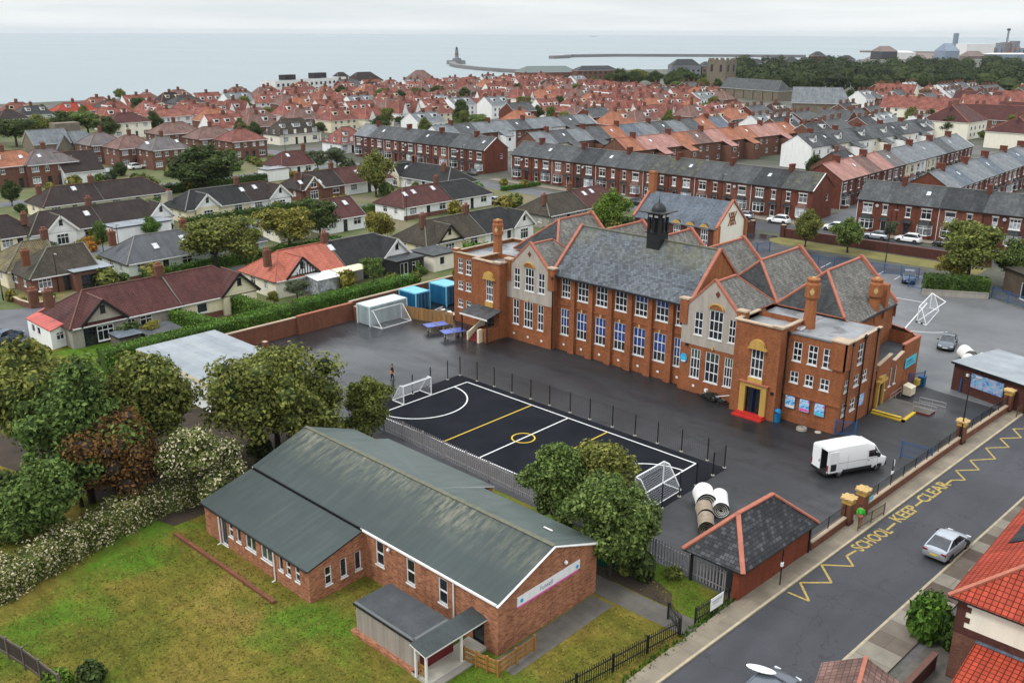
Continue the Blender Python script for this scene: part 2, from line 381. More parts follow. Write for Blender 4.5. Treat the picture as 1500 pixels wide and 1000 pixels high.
def m_yard(n):
    t = NT(n); p = t.pos()
    c = t.ramp(t.noise(p,.07,6,.6,.5),[(.3,(.024,.024,.0265)),(.5,(.036,.0365,.040)),(.7,(.052,.053,.058))])
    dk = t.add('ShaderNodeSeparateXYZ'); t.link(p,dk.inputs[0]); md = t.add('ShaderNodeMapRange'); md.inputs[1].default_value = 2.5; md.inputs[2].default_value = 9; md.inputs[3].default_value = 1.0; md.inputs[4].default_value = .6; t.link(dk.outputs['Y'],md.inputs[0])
    st = t.ramp(t.noise(t.mapping(p,(.12,.9,1),(0,0,R(35))),.5,5,.6,.8),[(.4,.82),(.62,1.12)])
    f = t.ramp(t.noise(p,11,2,.7),[(.25,.78),(.75,1.22)])
    pt = t.ramp(t.noise(p,.33,3,.5,1.5),[(.60,1.0),(.64,.75)])
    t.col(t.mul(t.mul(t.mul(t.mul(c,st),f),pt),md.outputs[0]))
    sx = t.add('ShaderNodeSeparateXYZ'); t.link(p,sx.inputs[0]); mr = t.add('ShaderNodeMapRange'); mr.inputs[1].default_value = -2; mr.inputs[2].default_value = -14; mr.inputs[3].default_value = .0; mr.inputs[4].default_value = .22
    t.link(sx.outputs['X'],mr.inputs[0]); sb = t.add('ShaderNodeMath',operation='SUBTRACT'); wn = t.noise(t.mapping(p,(.6,1,1)),.09,5,.6,.6); t.link(wn,sb.inputs[0]); t.link(mr.outputs[0],sb.inputs[1])
    t.rough(t.ramp(sb.outputs[0],[(.22,.12),(.40,.36),(.60,.7)]))
    t.b.inputs['Specular IOR Level'].default_value = .45
    t.bump(t.noise(p,30,2),.12,.01)
    return t.m
def m_road(n):
    t = NT(n); p = t.pos()
    c = t.ramp(t.noise(p,.15,6,.62,.5),[(.3,(.034,.035,.041)),(.7,(.054,.055,.064))])
    f = t.ramp(t.noise(p,9,3,.7),[(.25,.8),(.75,1.2)])
    w = t.ramp(t.noise(t.mapping(p,(1.0,.06,1)),.55,3,.5),[(.35,.86),(.65,1.1)])
    v = t.add('ShaderNodeTexVoronoi'); v.feature = 'DISTANCE_TO_EDGE'; v.inputs['Scale'].default_value = .16
    wob = t.add('ShaderNodeVectorMath',operation='ADD'); nz = t.add('ShaderNodeTexNoise'); nz.inputs['Scale'].default_value = .7
    t.link(p,nz.inputs['Vector']); sc = t.add('ShaderNodeVectorMath',operation='SCALE'); sc.inputs['Scale'].default_value = 2.2
    t.link(nz.outputs['Color'],sc.inputs[0]); t.link(p,wob.inputs[0]); t.link(sc.outputs[0],wob.inputs[1]); t.link(wob.outputs[0],v.inputs['Vector'])
    cr = t.ramp(v.outputs['Distance'],[(0,.6),(.008,1.0)])
    t.col(t.mul(t.mul(t.mul(c,f),w),cr)); t.rough(.7); t.b.inputs['Specular IOR Level'].default_value = .4
    t.bump(t.noise(p,40,2),.15,.01)
    return t.m
def m_paving(n,c,w,h):
    c = sc_(c,.72); t = NT(n); p = t.pos()
    b = t.brick(t.mapping(p,(1,1,1),(0,0,R(3.5))),sc_(c,.9),sc_(c,1.12),sc_(c,.75),w,h,.012)
    k = t.ramp(t.noise(p,.5,6,.65),[(.3,.68),(.7,1.15)])
    t.col(t.mul(b.outputs['Color'],k)); t.rough(.85)
    return t.m
def m_mixed(n):
    t = NT(n); p = t.pos()
    b = t.brick(t.mapping(p,(1,1,1),(0,0,R(3.5))),(.09,.063,.048),(.28,.255,.205),(.075,.06,.045),2.6,1.5,.02,.5,-.1)
    k = t.ramp(t.noise(p,.9,5,.65),[(.3,.75),(.7,1.1)])
    t.col(t.mul(b.outputs['Color'],k)); t.rough(.85)
    return t.m
def m_lawn(n):
    t = NT(n); p = t.pos()
    c = t.ramp(t.noise(p,.17,6,.65,.4),[(.28,(.075,.088,.014)),(.42,(.13,.13,.02)),(.55,(.19,.155,.03)),(.7,(.235,.165,.045))])
    st = t.ramp(t.noise(t.mapping(p,(.3,1.5,1),(0,0,R(20))),.9,4,.6),[(.35,.82),(.65,1.15)])
    f = t.mul(t.ramp(t.noise(p,4,5,.8),[(.3,.62),(.7,1.35)]),t.ramp(t.noise(t.mapping(p,(1,.35,1),(0,0,.5)),1.1,3,.5),[(.35,.85),(.65,1.1)]))
    lush = t.ramp(t.noise(p,.11,3,.6,.3),[(.50,0.0),(.62,.85)])
    t.col(t.mul(t.mul(t.mix(lush,c,(.075,.17,.014)),st),f)); t.rough(.95); t.b.inputs['Specular IOR Level'].default_value = .1
    t.bump(t.noise(p,9,5,.75),.9,.14)
    return t.m
def m_wood(n,c):
    t = NT(n); uv = t.uv()
    b = t.brick(uv,sc_(c,.8),sc_(c,1.15),sc_(c,.45),.14,30,.012,0)
    k = t.ramp(t.noise(t.mapping(uv,(3,.6,1)),1.0,5,.7),[(.3,.7),(.7,1.12)])
    t.col(t.mul(t.mul(b.outputs['Color'],k),(.78,.78,.78))); t.rough(.8)
    return t.m
def m_water(n):
    t = NT(n); p = t.pos()
    k = t.noise(t.mapping(p,(.0011,.0034,1),(0,0,R(-43))),1.0,5,.6,.4)
    t.col(t.ramp(k,[(.3,(.20,.245,.26)),(.7,(.26,.305,.32))]))
    t.rough(t.ramp(k,[(.35,.35),(.65,.5)]))
    t.b.inputs['Specular IOR Level'].default_value = .22
    t.bump(t.noise(t.mapping(p,(1,1,1)),.09,4,.7),.35,2.0)
    return t.m
def m_car(n,c,metal):
    t = NT(n); t.col(c); t.rough(.28); t.b.inputs['Metallic'].default_value = metal
    t.b.inputs['Coat Weight'].default_value = .5; t.b.inputs['Coat Roughness'].default_value = .06
    return t.m
class MB:
    def __init__(s): s.v = []; s.f = []; s.k = []; s.mats = []; s.sm = []
    def mi(s,m):
        if m not in s.mats: s.mats.append(m)
        return s.mats.index(m)
    def poly(s,pts,m,smooth=False):
        i = len(s.v); s.v += [tuple(p) for p in pts]; s.f.append(tuple(range(i,i + len(pts)))); s.k.append(s.mi(m)); s.sm.append(smooth)
    def grid(s,verts,faces,m,smooth=False):
        i = len(s.v); s.v += [tuple(p) for p in verts]; k = s.mi(m)
        for f in faces: s.f.append(tuple(i + a for a in f)); s.k.append(k); s.sm.append(smooth)
    def box(s,x0,x1,y0,y1,z0,z1,m,top=None):
        v = [(x0,y0,z0),(x1,y0,z0),(x1,y1,z0),(x0,y1,z0),(x0,y0,z1),(x1,y0,z1),(x1,y1,z1),(x0,y1,z1)]
        s.grid(v,[(0,1,5,4),(1,2,6,5),(2,3,7,6),(3,0,4,7),(3,2,1,0)],m)
        s.poly([v[4],v[5],v[6],v[7]],top or m)
    def bar(s,p,q,w,h,m,up=(0,0,1)):
        p,q = Vector(p),Vector(q); d = (q - p)
        if d.length < 1e-6: return
        d.normalize(); u = Vector(up)
        if abs(d.dot(u)) > .98: u = Vector((0,1,0))
        a = d.cross(u).normalized() * (w / 2); b = a.cross(d).normalized() * (h / 2)
        v = [p - a - b,p + a - b,p + a + b,p - a + b,q - a - b,q + a - b,q + a + b,q - a + b]
        s.grid(v,[(3,2,1,0),(4,5,6,7),(0,1,5,4),(1,2,6,5),(2,3,7,6),(3,0,4,7)],m)
    def tube(s,p,q,r,m,n=8,r2=None,cap=True):
        p,q = Vector(p),Vector(q); d = (q - p).normalized()
        u = Vector((0,0,1)) if abs(d.z) < .95 else Vector((1,0,0))
        a = d.cross(u).normalized(); b = d.cross(a).normalized(); r2 = r if r2 is None else r2
        v = []
        for c,rr in ((p,r),(q,r2)):
            for i in range(n):
                t = 2 * math.pi * i / n; v.append(c + a * math.cos(t) * rr + b * math.sin(t) * rr)
        s.grid(v,[(i,i + n,(i + 1) % n + n,(i + 1) % n) for i in range(n)],m,True)
        if cap:
            s.grid(v[:n],[tuple(range(n))],m); s.grid(v[n:],[tuple(reversed(range(n)))],m)
    def path(s,pts,r,m,n=6):
        for a,b in zip(pts,pts[1:]): s.tube(a,b,r,m,n)
    def lathe(s,prof,m,c=(0,0),n=16,smooth=True):
        v = []; fs = []
        for (r,z) in prof:
            for i in range(n):
                t = 2 * math.pi * i / n; v.append((c[0] + r * math.cos(t),c[1] + r * math.sin(t),z))
        for j in range(len(prof) - 1):
            for i in range(n):
                fs.append((j * n + i,j * n + (i + 1) % n,(j + 1) * n + (i + 1) % n,(j + 1) * n + i))
        s.grid(v,fs,m,smooth)
        s.grid(v[-n:],[tuple(range(n))],m)
    def prism(s,pts,z0,z1,m,top=None):
        "vertical prism over a counter-clockwise plan polygon"
        n = len(pts)
        for i in range(n):
            a,b = pts[i],pts[(i + 1) % n]
            s.poly([(a[0],a[1],z0),(b[0],b[1],z0),(b[0],b[1],z1),(a[0],a[1],z1)],m)
        s.poly([(a[0],a[1],z1) for a in pts],top or m)
    def mesh(s,name):
        me = bpy.data.meshes.new(name); me.from_pydata(s.v,[],s.f)
        for m in s.mats: me.materials.append(M(m))
        me.polygons.foreach_set('material_index',s.k)
        me.polygons.foreach_set('use_smooth',s.sm)
        uvl = me.uv_layers.new(name='UVMap')
        data = [0.0] * (2 * len(me.loops)); li = 0
        for f in s.f:
            p = [s.v[i] for i in f]; nx = ny = nz = 0.0
            for i in range(len(p)):
                a,b = p[i],p[(i + 1) % len(p)]
                nx += (a[1] - b[1]) * (a[2] + b[2]); ny += (a[2] - b[2]) * (a[0] + b[0]); nz += (a[0] - b[0]) * (a[1] + b[1])
            l = math.sqrt(nx * nx + ny * ny + nz * nz) or 1.0; nx /= l; ny /= l; nz /= l
            h = math.hypot(nx,ny)
            if h < .02: u = (1,0,0); w = (0,1,0)
            else:
                u = (-ny / h,nx / h,0)
                w = (ny * u[2] - nz * u[1],nz * u[0] - nx * u[2],nx * u[1] - ny * u[0])
            for q in p:
                data[li] = q[0] * u[0] + q[1] * u[1]; data[li + 1] = q[0] * w[0] + q[1] * w[1] + q[2] * w[2]; li += 2
        uvl.data.foreach_set('uv',data)
        if any(s.sm): me.set_sharp_from_angle(angle=R(40))
        me.update(); return me
def part(name,mb,parent=None,loc=(0,0,0),rz=0.0):
    me = mb.mesh(name) if isinstance(mb,MB) else mb
    o = bpy.data.objects.new(name,me); COL.objects.link(o); o.location = loc; o.rotation_euler = (0,0,rz)
    if parent: o.parent = parent
    return o
def parts(name,mb,parent=None,gap=.25):
    "one object for every separate piece of the builder"
    n = len(mb.f); bb = []
    for f in mb.f:
        q = [mb.v[i] for i in f]; bb.append([min(c[k] for c in q) - gap / 2 for k in range(3)] + [max(c[k] for c in q) + gap / 2 for k in range(3)])
    lab = list(range(n))
    def root(i):
        while lab[i] != i: lab[i] = lab[lab[i]]; i = lab[i]
        return i
    for i in range(n):
        a = bb[i]
        for j in range(i):
            b = bb[j]
            if a[0] < b[3] and b[0] < a[3] and a[1] < b[4] and b[1] < a[4] and a[2] < b[5] and b[2] < a[5]: lab[root(i)] = root(j)
    gr = {}
    for i in range(n): gr.setdefault(root(i),[]).append(i)
    for ids in gr.values():
        m = MB(); m.mats = list(mb.mats)
        for i in ids: b = len(m.v); m.v += [mb.v[k] for k in mb.f[i]]; m.f.append(tuple(range(b,b + len(mb.f[i])))); m.k.append(mb.k[i]); m.sm.append(mb.sm[i])
        used = sorted(set(m.k)); m.mats = [mb.mats[k] for k in used]; m.k = [used.index(k) for k in m.k]
        part(name,m,parent)
def tag(o,label,cat,group=None):
    o['label'] = label; o['category'] = cat
    if group: o['group'] = group
    return o
def thing(name,label,cat,loc=(0,0,0),rz=0.0,group=None):
    o = bpy.data.objects.new(name,None); COL.objects.link(o); o.location = loc; o.rotation_euler = (0,0,rz)
    o.empty_display_size = .3
    return tag(o,label,cat,group)
def struct(name,mb,kind='structure'):
    o = part(name,mb); o['kind'] = kind; return o
def copy_tree(o,loc=None,rz=None,label=None,group=None,parent=None,scale=None):
    c = o.copy(); COL.objects.link(c)
    if parent: c.parent = parent
    if loc is not None: c.location = loc
    if rz is not None: c.rotation_euler = (0,0,rz)
    if scale is not None: c.scale = scale
    if label: c['label'] = label
    if group: c['group'] = group
    for ch in list(o.children): copy_tree(ch,parent=c)
    return c
def single(name,mb,label,cat,group=None,loc=(0,0,0),rz=0.0):
    return tag(part(name,mb,None,loc,rz),label,cat,group)
def wall(mb,p,q,z0,z1,m,ops=(),d=.13):
    "wall face from p to q (outside on the right), with real recessed openings (s0, s1, h0, h1)"
    p,q = Vector((p[0],p[1])),Vector((q[0],q[1])); Ln = (q - p).length; u = (q - p) / Ln; n = Vector((u.y,-u.x))
    xs = sorted({0.0,Ln} | {o[0] for o in ops} | {o[1] for o in ops}); zs = sorted({z0,z1} | {o[2] for o in ops} | {o[3] for o in ops})
    P = lambda s,z,k=0.0: (p.x + u.x * s - n.x * k,p.y + u.y * s - n.y * k,z)
    for a,b in zip(xs,xs[1:]):
        zz = None
        for c,e in zip(zs,zs[1:]):
            mx,mz = (a + b) / 2,(c + e) / 2
            if any(o[0] < mx < o[1] and o[2] < mz < o[3] for o in ops):
                if zz is not None: mb.poly([P(a,zz),P(b,zz),P(b,c),P(a,c)],m); zz = None
            elif zz is None: zz = c
        if zz is not None: mb.poly([P(a,zz),P(b,zz),P(b,z1),P(a,z1)],m)
    for (a,b,c,e) in ops:
        mb.poly([P(a,c),P(a,c,d),P(a,e,d),P(a,e)],m); mb.poly([P(b,c,d),P(b,c),P(b,e),P(b,e,d)],m)
        mb.poly([P(a,e),P(a,e,d),P(b,e,d),P(b,e)],m); mb.poly([P(a,c,d),P(a,c),P(b,c),P(b,c,d)],m)
_WC = {}
STY = {  # columns,rows (fractions from the bottom),frame,glass by row
 'school3': (3,(0,.3,.65,1),'white_upvc',('glass','glass','glass')),
 'school2': (2,(0,.3,.65,1),'white_upvc',('glass','glass','glass')),
 'schoolblue': (3,(0,.33,.67,1),'white_upvc',('glass','glass_blue','glass_blue')),
 'schoolgrey': (3,(0,.33,.67,1),'white_upvc',('glass','glass','glass_green')),
 'schoolup': (3,(0,.28,.64,1),'white_upvc',('glass','glass','glass')),
 'schoolupblue': (3,(0,.28,.64,1),'white_upvc',('glass','glass','glass_blue')),
 'small4': (2,(0,.5,1),'white_upvc',('glass','glass')),
 'sash': (1,(0,.5,1),'white_upvc',('glass','glass')),
 'sashnet': (1,(0,.5,1),'white_upvc',('glass_net','glass')),
 'pane2': (2,(0,1),'white_upvc',('glass',)),
 'pane2g': (2,(0,1),'white_upvc',('glass_green',)),
 'pane1': (1,(0,1),'white_upvc',('glass',)),
 'cas2': (2,(0,.68,1),'white_upvc',('glass','glass')),
 'cas2n': (2,(0,.68,1),'white_upvc',('glass_net','glass')),
 'cas3': (3,(0,.68,1),'white_upvc',('glass_net','glass')),
 'cas3d': (3,(0,.68,1),'white_upvc',('glass','glass')),
 'dark1': (1,(0,1),'timber_black',('glass',)),
 'dark2': (2,(0,1),'timber_black',('glass',)),
 'french': (2,(0,.15,1),'white_upvc',('white_upvc','glass')),
}
def win_mesh(w,h,sty,sill=True):
    w,h = round(w,2),round(h,2); k = (w,h,sty,sill)
    if k in _WC: return _WC[k]
    cols,rows,fr,gl = STY[sty]; mb = MB(); f = .07 if w > .7 else .055; b = .045
    y0,y1,yg = .04,.12,.09
    mb.box(-w / 2,-w / 2 + f,y0,y1,0,h,fr); mb.box(w / 2 - f,w / 2,y0,y1,0,h,fr)
    mb.box(-w / 2 + f,w / 2 - f,y0,y1,0,f,fr); mb.box(-w / 2 + f,w / 2 - f,y0,y1,h - f,h,fr)
    for r in rows[1:-1]: mb.box(-w / 2 + f,w / 2 - f,y0 + .012,y1,h * r - b,h * r + b,fr)
    for c in range(1,cols):
        x = -w / 2 + w * c / cols; mb.box(x - b * .7,x + b * .7,y0 + .02,y1,f,h - f,fr)
    for i,g in enumerate(gl):
        mb.poly([(-w / 2 + f,yg,h * rows[i]),(w / 2 - f,yg,h * rows[i]),(w / 2 - f,yg,h * rows[i + 1]),(-w / 2 + f,yg,h * rows[i + 1])],g)
    if sill: mb.box(-w / 2 - .05,w / 2 + .05,-.06,y0 + .01,-.09,0.0,fr)
    _WC[k] = mb.mesh('window'); return _WC[k]
def face(mb,par,p,q,z0,z1,m,wins=(),d=.13,name='window'):
    "wall with windows: wins = (s_centre, z_sill, w, h, style[, name])"
    Ln = math.hypot(q[0] - p[0],q[1] - p[1]); u = ((q[0] - p[0]) / Ln,(q[1] - p[1]) / Ln); a = math.atan2(u[1],u[0])
    wall(mb,p,q,z0,z1,m,[(w[0] - w[2] / 2,w[0] + w[2] / 2,w[1],w[1] + w[3]) for w in wins],d)
    for w in wins:
        part(w[5] if len(w) > 5 else name,win_mesh(w[2],w[3],w[4]),par,(p[0] + u[0] * w[0],p[1] + u[1] * w[0],w[1]),a)
def door_mesh(w,h,m,fr='white_upvc',lite=True):
    mb = MB(); mb.box(-w / 2,-w / 2 + .06,.03,.12,0,h,fr); mb.box(w / 2 - .06,w / 2,.03,.12,0,h,fr); mb.box(-w / 2 + .06,w / 2 - .06,.03,.12,h - .06,h,fr)
    mb.box(-w / 2 + .06,w / 2 - .06,.07,.12,0.0,h - .06,m)
    if lite: mb.box(-w * .28,w * .28,.062,.07,h * .55,h * .85,'glass')
    mb.box(w * .28,w * .36,.03,.07,h * .46,h * .5,'rim')
    return mb.mesh('door')
def slab(mb,pts,th,m,edge=None):
    "roof plane with thickness; pts counter-clockwise seen from above"
    lo = [(p[0],p[1],p[2] - th) for p in pts]; n = len(pts)
    mb.poly(pts,m); mb.poly(list(reversed(lo)),edge or m)
    for i in range(n):
        j = (i + 1) % n; mb.poly([lo[i],lo[j],pts[j],pts[i]],edge or m)
def roof(mb,x0,x1,y0,y1,ze,zr,yr,h0,h1,m,o=.35,og=.15,ridge='ridge_brown',edge='white_upvc',rw=.16):
    "ridge along x at y=yr; h0/h1 hip lengths (0 = gable); eaves oversail by o"
    s0 = (zr - ze) / (yr - y0); s1 = (zr - ze) / (y1 - yr)
    a0 = x0 - (o if h0 else og); a1 = x1 + (o if h1 else og); b0 = y0 - o; b1 = y1 + o; e0 = ze - s0 * o; e1 = ze - s1 * o
    r0 = (x0 + h0 if h0 else a0,yr,zr); r1 = (x1 - h1 if h1 else a1,yr,zr)
    ea = min(e0,e1)
    A,B,C,D = (a0,b0,e0),(a1,b0,e0),(a1,b1,e1),(a0,b1,e1)
    slab(mb,[A,B,r1,r0],.12,m,edge); slab(mb,[C,D,r0,r1],.12,m,edge)
    if h0: slab(mb,[D,A,r0],.12,m,edge)
    if h1: slab(mb,[B,C,r1],.12,m,edge)
    mb.bar((r0[0],r0[1],r0[2] + .02),(r1[0],r1[1],r1[2] + .02),rw * 1.3,rw * .8,ridge)
    if h0:
        for c in (A,D): mb.bar((c[0],c[1],c[2] + .02),(r0[0],r0[1],r0[2] + .02),rw,rw * .7,ridge)
    if h1:
        for c in (B,C): mb.bar((c[0],c[1],c[2] + .02),(r1[0],r1[1],r1[2] + .02),rw,rw * .7,ridge)
def chimney_mesh(w,d,h,m='house_brick',pots=2,pot='ridge_clay',cap=True):
    mb = MB(); mb.box(-w / 2,w / 2,-d / 2,d / 2,0,h,m)
    if cap:
        mb.box(-w / 2 - .06,w / 2 + .06,-d / 2 - .06,d / 2 + .06,h - .28,h - .14,m); mb.box(-w / 2 - .03,w / 2 + .03,-d / 2 - .03,d / 2 + .03,h - .14,h + .03,m)
    for i in range(pots):
        x = (i - (pots - 1) / 2) * min(.38,w / max(1,pots)); mb.lathe([(.13,h + .03),(.11,h + .3),(.14,h + .34),(.14,h + .4)],pot,(x,0),8)
    return mb
def sheet(name,pts,z,m,kind='structure'):
    mb = MB(); mb.poly([(p[0],p[1],z) for p in pts],m); o = part(name,mb); o['kind'] = kind; return o
def ksideA(b): return 40.91 + (b + 24.86) * .0578      # school-side kerb of the road,x at a given y
def ksideB(b): return ksideA(b) + 5.95
def wallA(b): return 40.15 + (b + 5.93) * .066            # line of the boundary wall beside the pavement
RB = [-75,-45,-25,0,25,50,75,100,140]
coast = [(-440,-900),(-436,200),(-438,430),(-470,560),(-520,660),(-480,760),(-420,820),(-400,930),(-440,1080),(-520,1290),(-420,1450),(-150,1750),(700,1900),(900,400),(900,-900)]
mb = MB(); n_ = len(coast)
mb.poly([(p[0],p[1],0.0) for p in reversed(coast)],'land')
for i in range(n_):
    a,b = coast[i],coast[(i + 1) % n_]
    mb.poly([(a[0],a[1],-18),(a[0],a[1],0),(b[0],b[1],0),(b[0],b[1],-18)],'soil')
struct('ground',mb)
mb = MB(); mb.poly([(-25000,-6000,-17),(6000,-6000,-17),(16000,25000,-17),(-25000,25000,-17)],'water'); struct('sea',mb)
mb = MB()
fb = [L(1262,88,-15),L(1290,77.5,-15),L(1390,77,-15),L(1500,78,-15),L(1560,80,-15),L(1560,96,-15),L(1420,97,-15)]
mb.prism([(p[0],p[1]) for p in fb],-18,-14.5,'far_brown'); struct('harbour_bank',mb)
yard_pts = [(-26.2,-14.7),(39.0,-14.9),(40.0,-6.5),(40.9,4),(42.0,22),(42.6,30),(44,48),(45,62),(34,68),(28,72),(18,81),(-8,81.6),(-12,88.3),(-30,88.3),(-30,60),(-32,19),(-26.2,19)]
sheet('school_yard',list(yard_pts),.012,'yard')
sheet('rear_yard',[(30.5,32),(36,31),(42.4,30),(43.9,48),(44.5,62),(34,68),(28,72),(18,78),(8,72),(1,60),(2,40),(10,33)],.015,'rear_yard')
mb = MB()
lw = [(a,b) for a,b in [(-60,-60),(40.5,-60),(39.6,-15.2),(31,-14.6),(-2,-15.3),(-60,-15)]]
mb.poly([(p[0],p[1],.008) for p in lw],'lawn'); struct('lawn',mb)
mb = MB()
for b0,b1 in zip(RB,RB[1:]):
    mb.poly([(ksideA(b0),b0,.01),(ksideB(b0),b0,.01),(ksideB(b1),b1,.01),(ksideA(b1),b1,.01)],'road')
struct('road',mb)
mb = MB(); mk = MB()
for b0,b1 in zip(RB,RB[1:]):
    if b0 > 100: continue
    A0,A1 = ksideA(b0),ksideA(b1)
    w0,w1 = (wallA(b0) if b0 > -6 else 39.62 + (b0 + 20) * .02),(wallA(b1) if b1 > -6 else 39.62 + (b1 + 20) * .02)
    mb.poly([(w0,b0,.12),(A0 - .16,b0,.12),(A1 - .16,b1,.12),(w1,b1,.12)],'pavement')
    mk.poly([(A0 - .16,b0,.124),(A0,b0,.124),(A1,b1,.124),(A1 - .16,b1,.124)],'kerb'); mk.poly([(A0,b0,0),(A1,b1,0),(A1,b1,.124),(A0,b0,.124)],'kerb')
struct('pavement',mb); struct('kerb',mk)
mb = MB(); mk = MB()
for b0,b1 in zip(RB,RB[1:]):
    if b0 > 100: continue
    B0,B1 = ksideB(b0),ksideB(b1)
    mb.poly([(B0 + .16,b0,.12),(B0 + 2.3,b0,.12),(B1 + 2.3,b1,.12),(B1 + .16,b1,.12)],'slabs_mixed')
    mk.poly([(B0,b0,.124),(B0 + .16,b0,.124),(B1 + .16,b1,.124),(B1,b1,.124)],'kerb'); mk.poly([(B0,b0,.124),(B1,b1,.124),(B1,b1,0),(B0,b0,0)],'kerb')
struct('pavement',mb); struct('kerb',mk)
sheet('paved_garden',[(49.2,-40),(62,-40),(62,40),(53.4,40),(51.3,10)],.03,'slabs')
def strip(name,p,q,w,z,m):
    d = Vector((q[0] - p[0],q[1] - p[1])).normalized(); n = Vector((-d.y,d.x)) * w / 2
    return sheet(name,[(p[0] + n.x,p[1] + n.y),(p[0] - n.x,p[1] - n.y),(q[0] - n.x,q[1] - n.y),(q[0] + n.x,q[1] + n.y)][::-1],z,m)
sheet('garden_ground',[(-430,-40),(-26.5,-40),(-26.5,19),(-30,92),(-430,92)],.006,'garden')
for a in (-57.5,-86.5,-111,-142,-178): strip('estate_road',(a,-45),(a,88),6,.014,'estate_road')
strip('estate_road',(-430,92),(-30,93.5),6,.018,'estate_road'); strip('terrace_street',(-30,94.5),(300,98),7.5,.018,'road')
strip('terrace_pavement',(-95,100.6),(-15,101.4),3,.10,'pavement')
strip('terrace_pavement',(-4,101.6),(60,103.6),2.6,.10,'pavement')
strip('side_street',(-9.6,99),(-9.6,210),8.4,.022,'estate_road')
strip('grass_verge',(-6.2,85.2),(23,86.2),5.2,.022,'verge')
mb = MB(); c = L(1175,357)
mb.prism([(-12,85.5),(-10.8,83.3),(-8.5,82.6),(-6.2,82.8),(-6.2,87.8),(-11,87.8)],.0,.06,'verge'); struct('grass_verge',mb)
mb = MB()
mb.poly([(32.9,-20.9,.02),(34.6,-20.9,.02),(34.6,-30,.02),(32.9,-30,.02)][::-1],'slabs')
mb.poly([(34.6,-20.6,.02),(39.7,-20.4,.02),(39.6,-18.6,.02),(34.6,-18.8,.02),(31,-18.8,.02),(31,-20.6,.02)],'slabs')
struct('path',mb)
sheet('bare_soil',[(33,-18.7),(37.5,-18.6),(36.5,-17.2),(33.5,-16.2),(31,-15.2),(27,-15.4),(29,-18)],.014,'soil')
sheet('bare_soil',[(-14,-40),(5.5,-35),(6,-16),(-10,-16),(-25,-23),(-34,-30),(-30,-40)],.014,'soil')
sheet('bare_soil',[(8,-20),(33,-20.4),(33,-15.4),(0,-15.6),(0,-20)],.011,'soil')
mb = MB(); mb.poly([(-2.1,-11.9,.02),(29.7,-11.9,.02),(29.7,.95,.02),(-2.1,.95,.02)],'rubber'); struct('pitch_surface',mb)
def line(mb,p,q,w,m,z):
    d = Vector((q[0] - p[0],q[1] - p[1])).normalized(); n = Vector((-d.y,d.x)) * w / 2
    mb.poly([(p[0] - n.x,p[1] - n.y,z),(q[0] - n.x,q[1] - n.y,z),(q[0] + n.x,q[1] + n.y,z),(p[0] + n.x,p[1] + n.y,z)],m)
def arc(mb,c,r,a0,a1,w,m,z,n=40):
    for i in range(n):
        t0,t1 = R(a0 + (a1 - a0) * i / n),R(a0 + (a1 - a0) * (i + 1) / n)
        P = lambda rr,t: (c[0] + rr * math.cos(t),c[1] + rr * math.sin(t),z)
        mb.poly([P(r - w / 2,t0),P(r + w / 2,t0),P(r + w / 2,t1),P(r - w / 2,t1)],m)
mb = MB(); Y0,Y1 = -11.75,0.0
line(mb,(0,Y1),(27.35,Y1),.13,'paint_white',.026); line(mb,(0,Y0),(27.35,Y0),.13,'paint_white',.026)
for x in (0,27.35): line(mb,(x,Y0),(x,Y1),.13,'paint_white',.030)
line(mb,(13.5,Y0),(13.5,Y1),.13,'paint_white',.034)
arc(mb,(0,-6.6),4.75,-90,90,.13,'paint_white',.034); arc(mb,(27.35,-6.6),4.75,90,270,.13,'paint_white',.034)
struct('pitch_markings',mb)
mb = MB()
line(mb,(8.95,Y0),(8.95,Y1),.13,'paint_yellow',.036); line(mb,(18.1,Y0),(18.1,Y1),.13,'paint_yellow',.036); arc(mb,(13.5,-6.2),1.02,0,360,.13,'paint_yellow',.040)
struct('pitch_markings',mb)
mb = MB(); g = [L(1343,472),L(1300,444),L(1323,487),L(1284,482)]
e1 = Vector(g[1]) - Vector(g[0])
line(mb,L(1290,432),L(1358,444),.12,'paint_white',.018); line(mb,L(1358,444),L(1320,487),.12,'paint_white',.022); line(mb,L(1320,487),L(1284,478),.12,'paint_white',.018)
cc = L(1341,466); arc(mb,(24.9,54.6),5.6,150,330,.12,'paint_white',.026)
struct('yard_markings',mb)
mb = MB()
for px in (1180,1206,1232,1259,1285,1311,1340): line(mb,L(px - 15,377 + (px - 1180) * .15),L(px - 30,384 + (px - 1180) * .16),.12,'paint_worn',.018)
struct('yard_markings',mb)
def zig(pts,mb):
    for i,(a,b) in enumerate(zip(pts,pts[1:])): line(mb,a,b,.16,'paint_road',.018 + .003 * (i % 2))
mb = MB()
zig([L(1154,867),L(1185,880),L(1172,853),L(1218,853),L(1203,827),L(1250,829),L(1240,814),L(1254,806)],mb); struct('road_markings',mb)
mb = MB()
zig([L(1383,711),L(1394,703),L(1414,703),L(1400,689),L(1434,688),L(1421,674),L(1458,672),L(1444,656),L(1478,655),L(1465,642),L(1496,641),L(1484,628),L(1500,628)],mb); struct('road_markings',mb)
mb = MB(); line(mb,L(1299,776),L(1311,766),.17,'paint_road',.018); line(mb,L(1341,741),L(1351,733),.17,'paint_road',.018); struct('road_markings',mb)
def text_mesh(s,size,m,ext=0.0):
    cu = bpy.data.curves.new('lettering','FONT'); cu.body = s; cu.size = size; cu.align_x = 'LEFT'; cu.extrude = ext; cu.offset = .025 if m == 'paint_road' else 0
    ob = bpy.data.objects.new('lettering',cu); COL.objects.link(ob); bpy.context.view_layer.update()
    me = bpy.data.meshes.new_from_object(ob.evaluated_get(bpy.context.evaluated_depsgraph_get())); bpy.data.objects.remove(ob)
    me.materials.clear(); me.materials.append(M(m)); return me
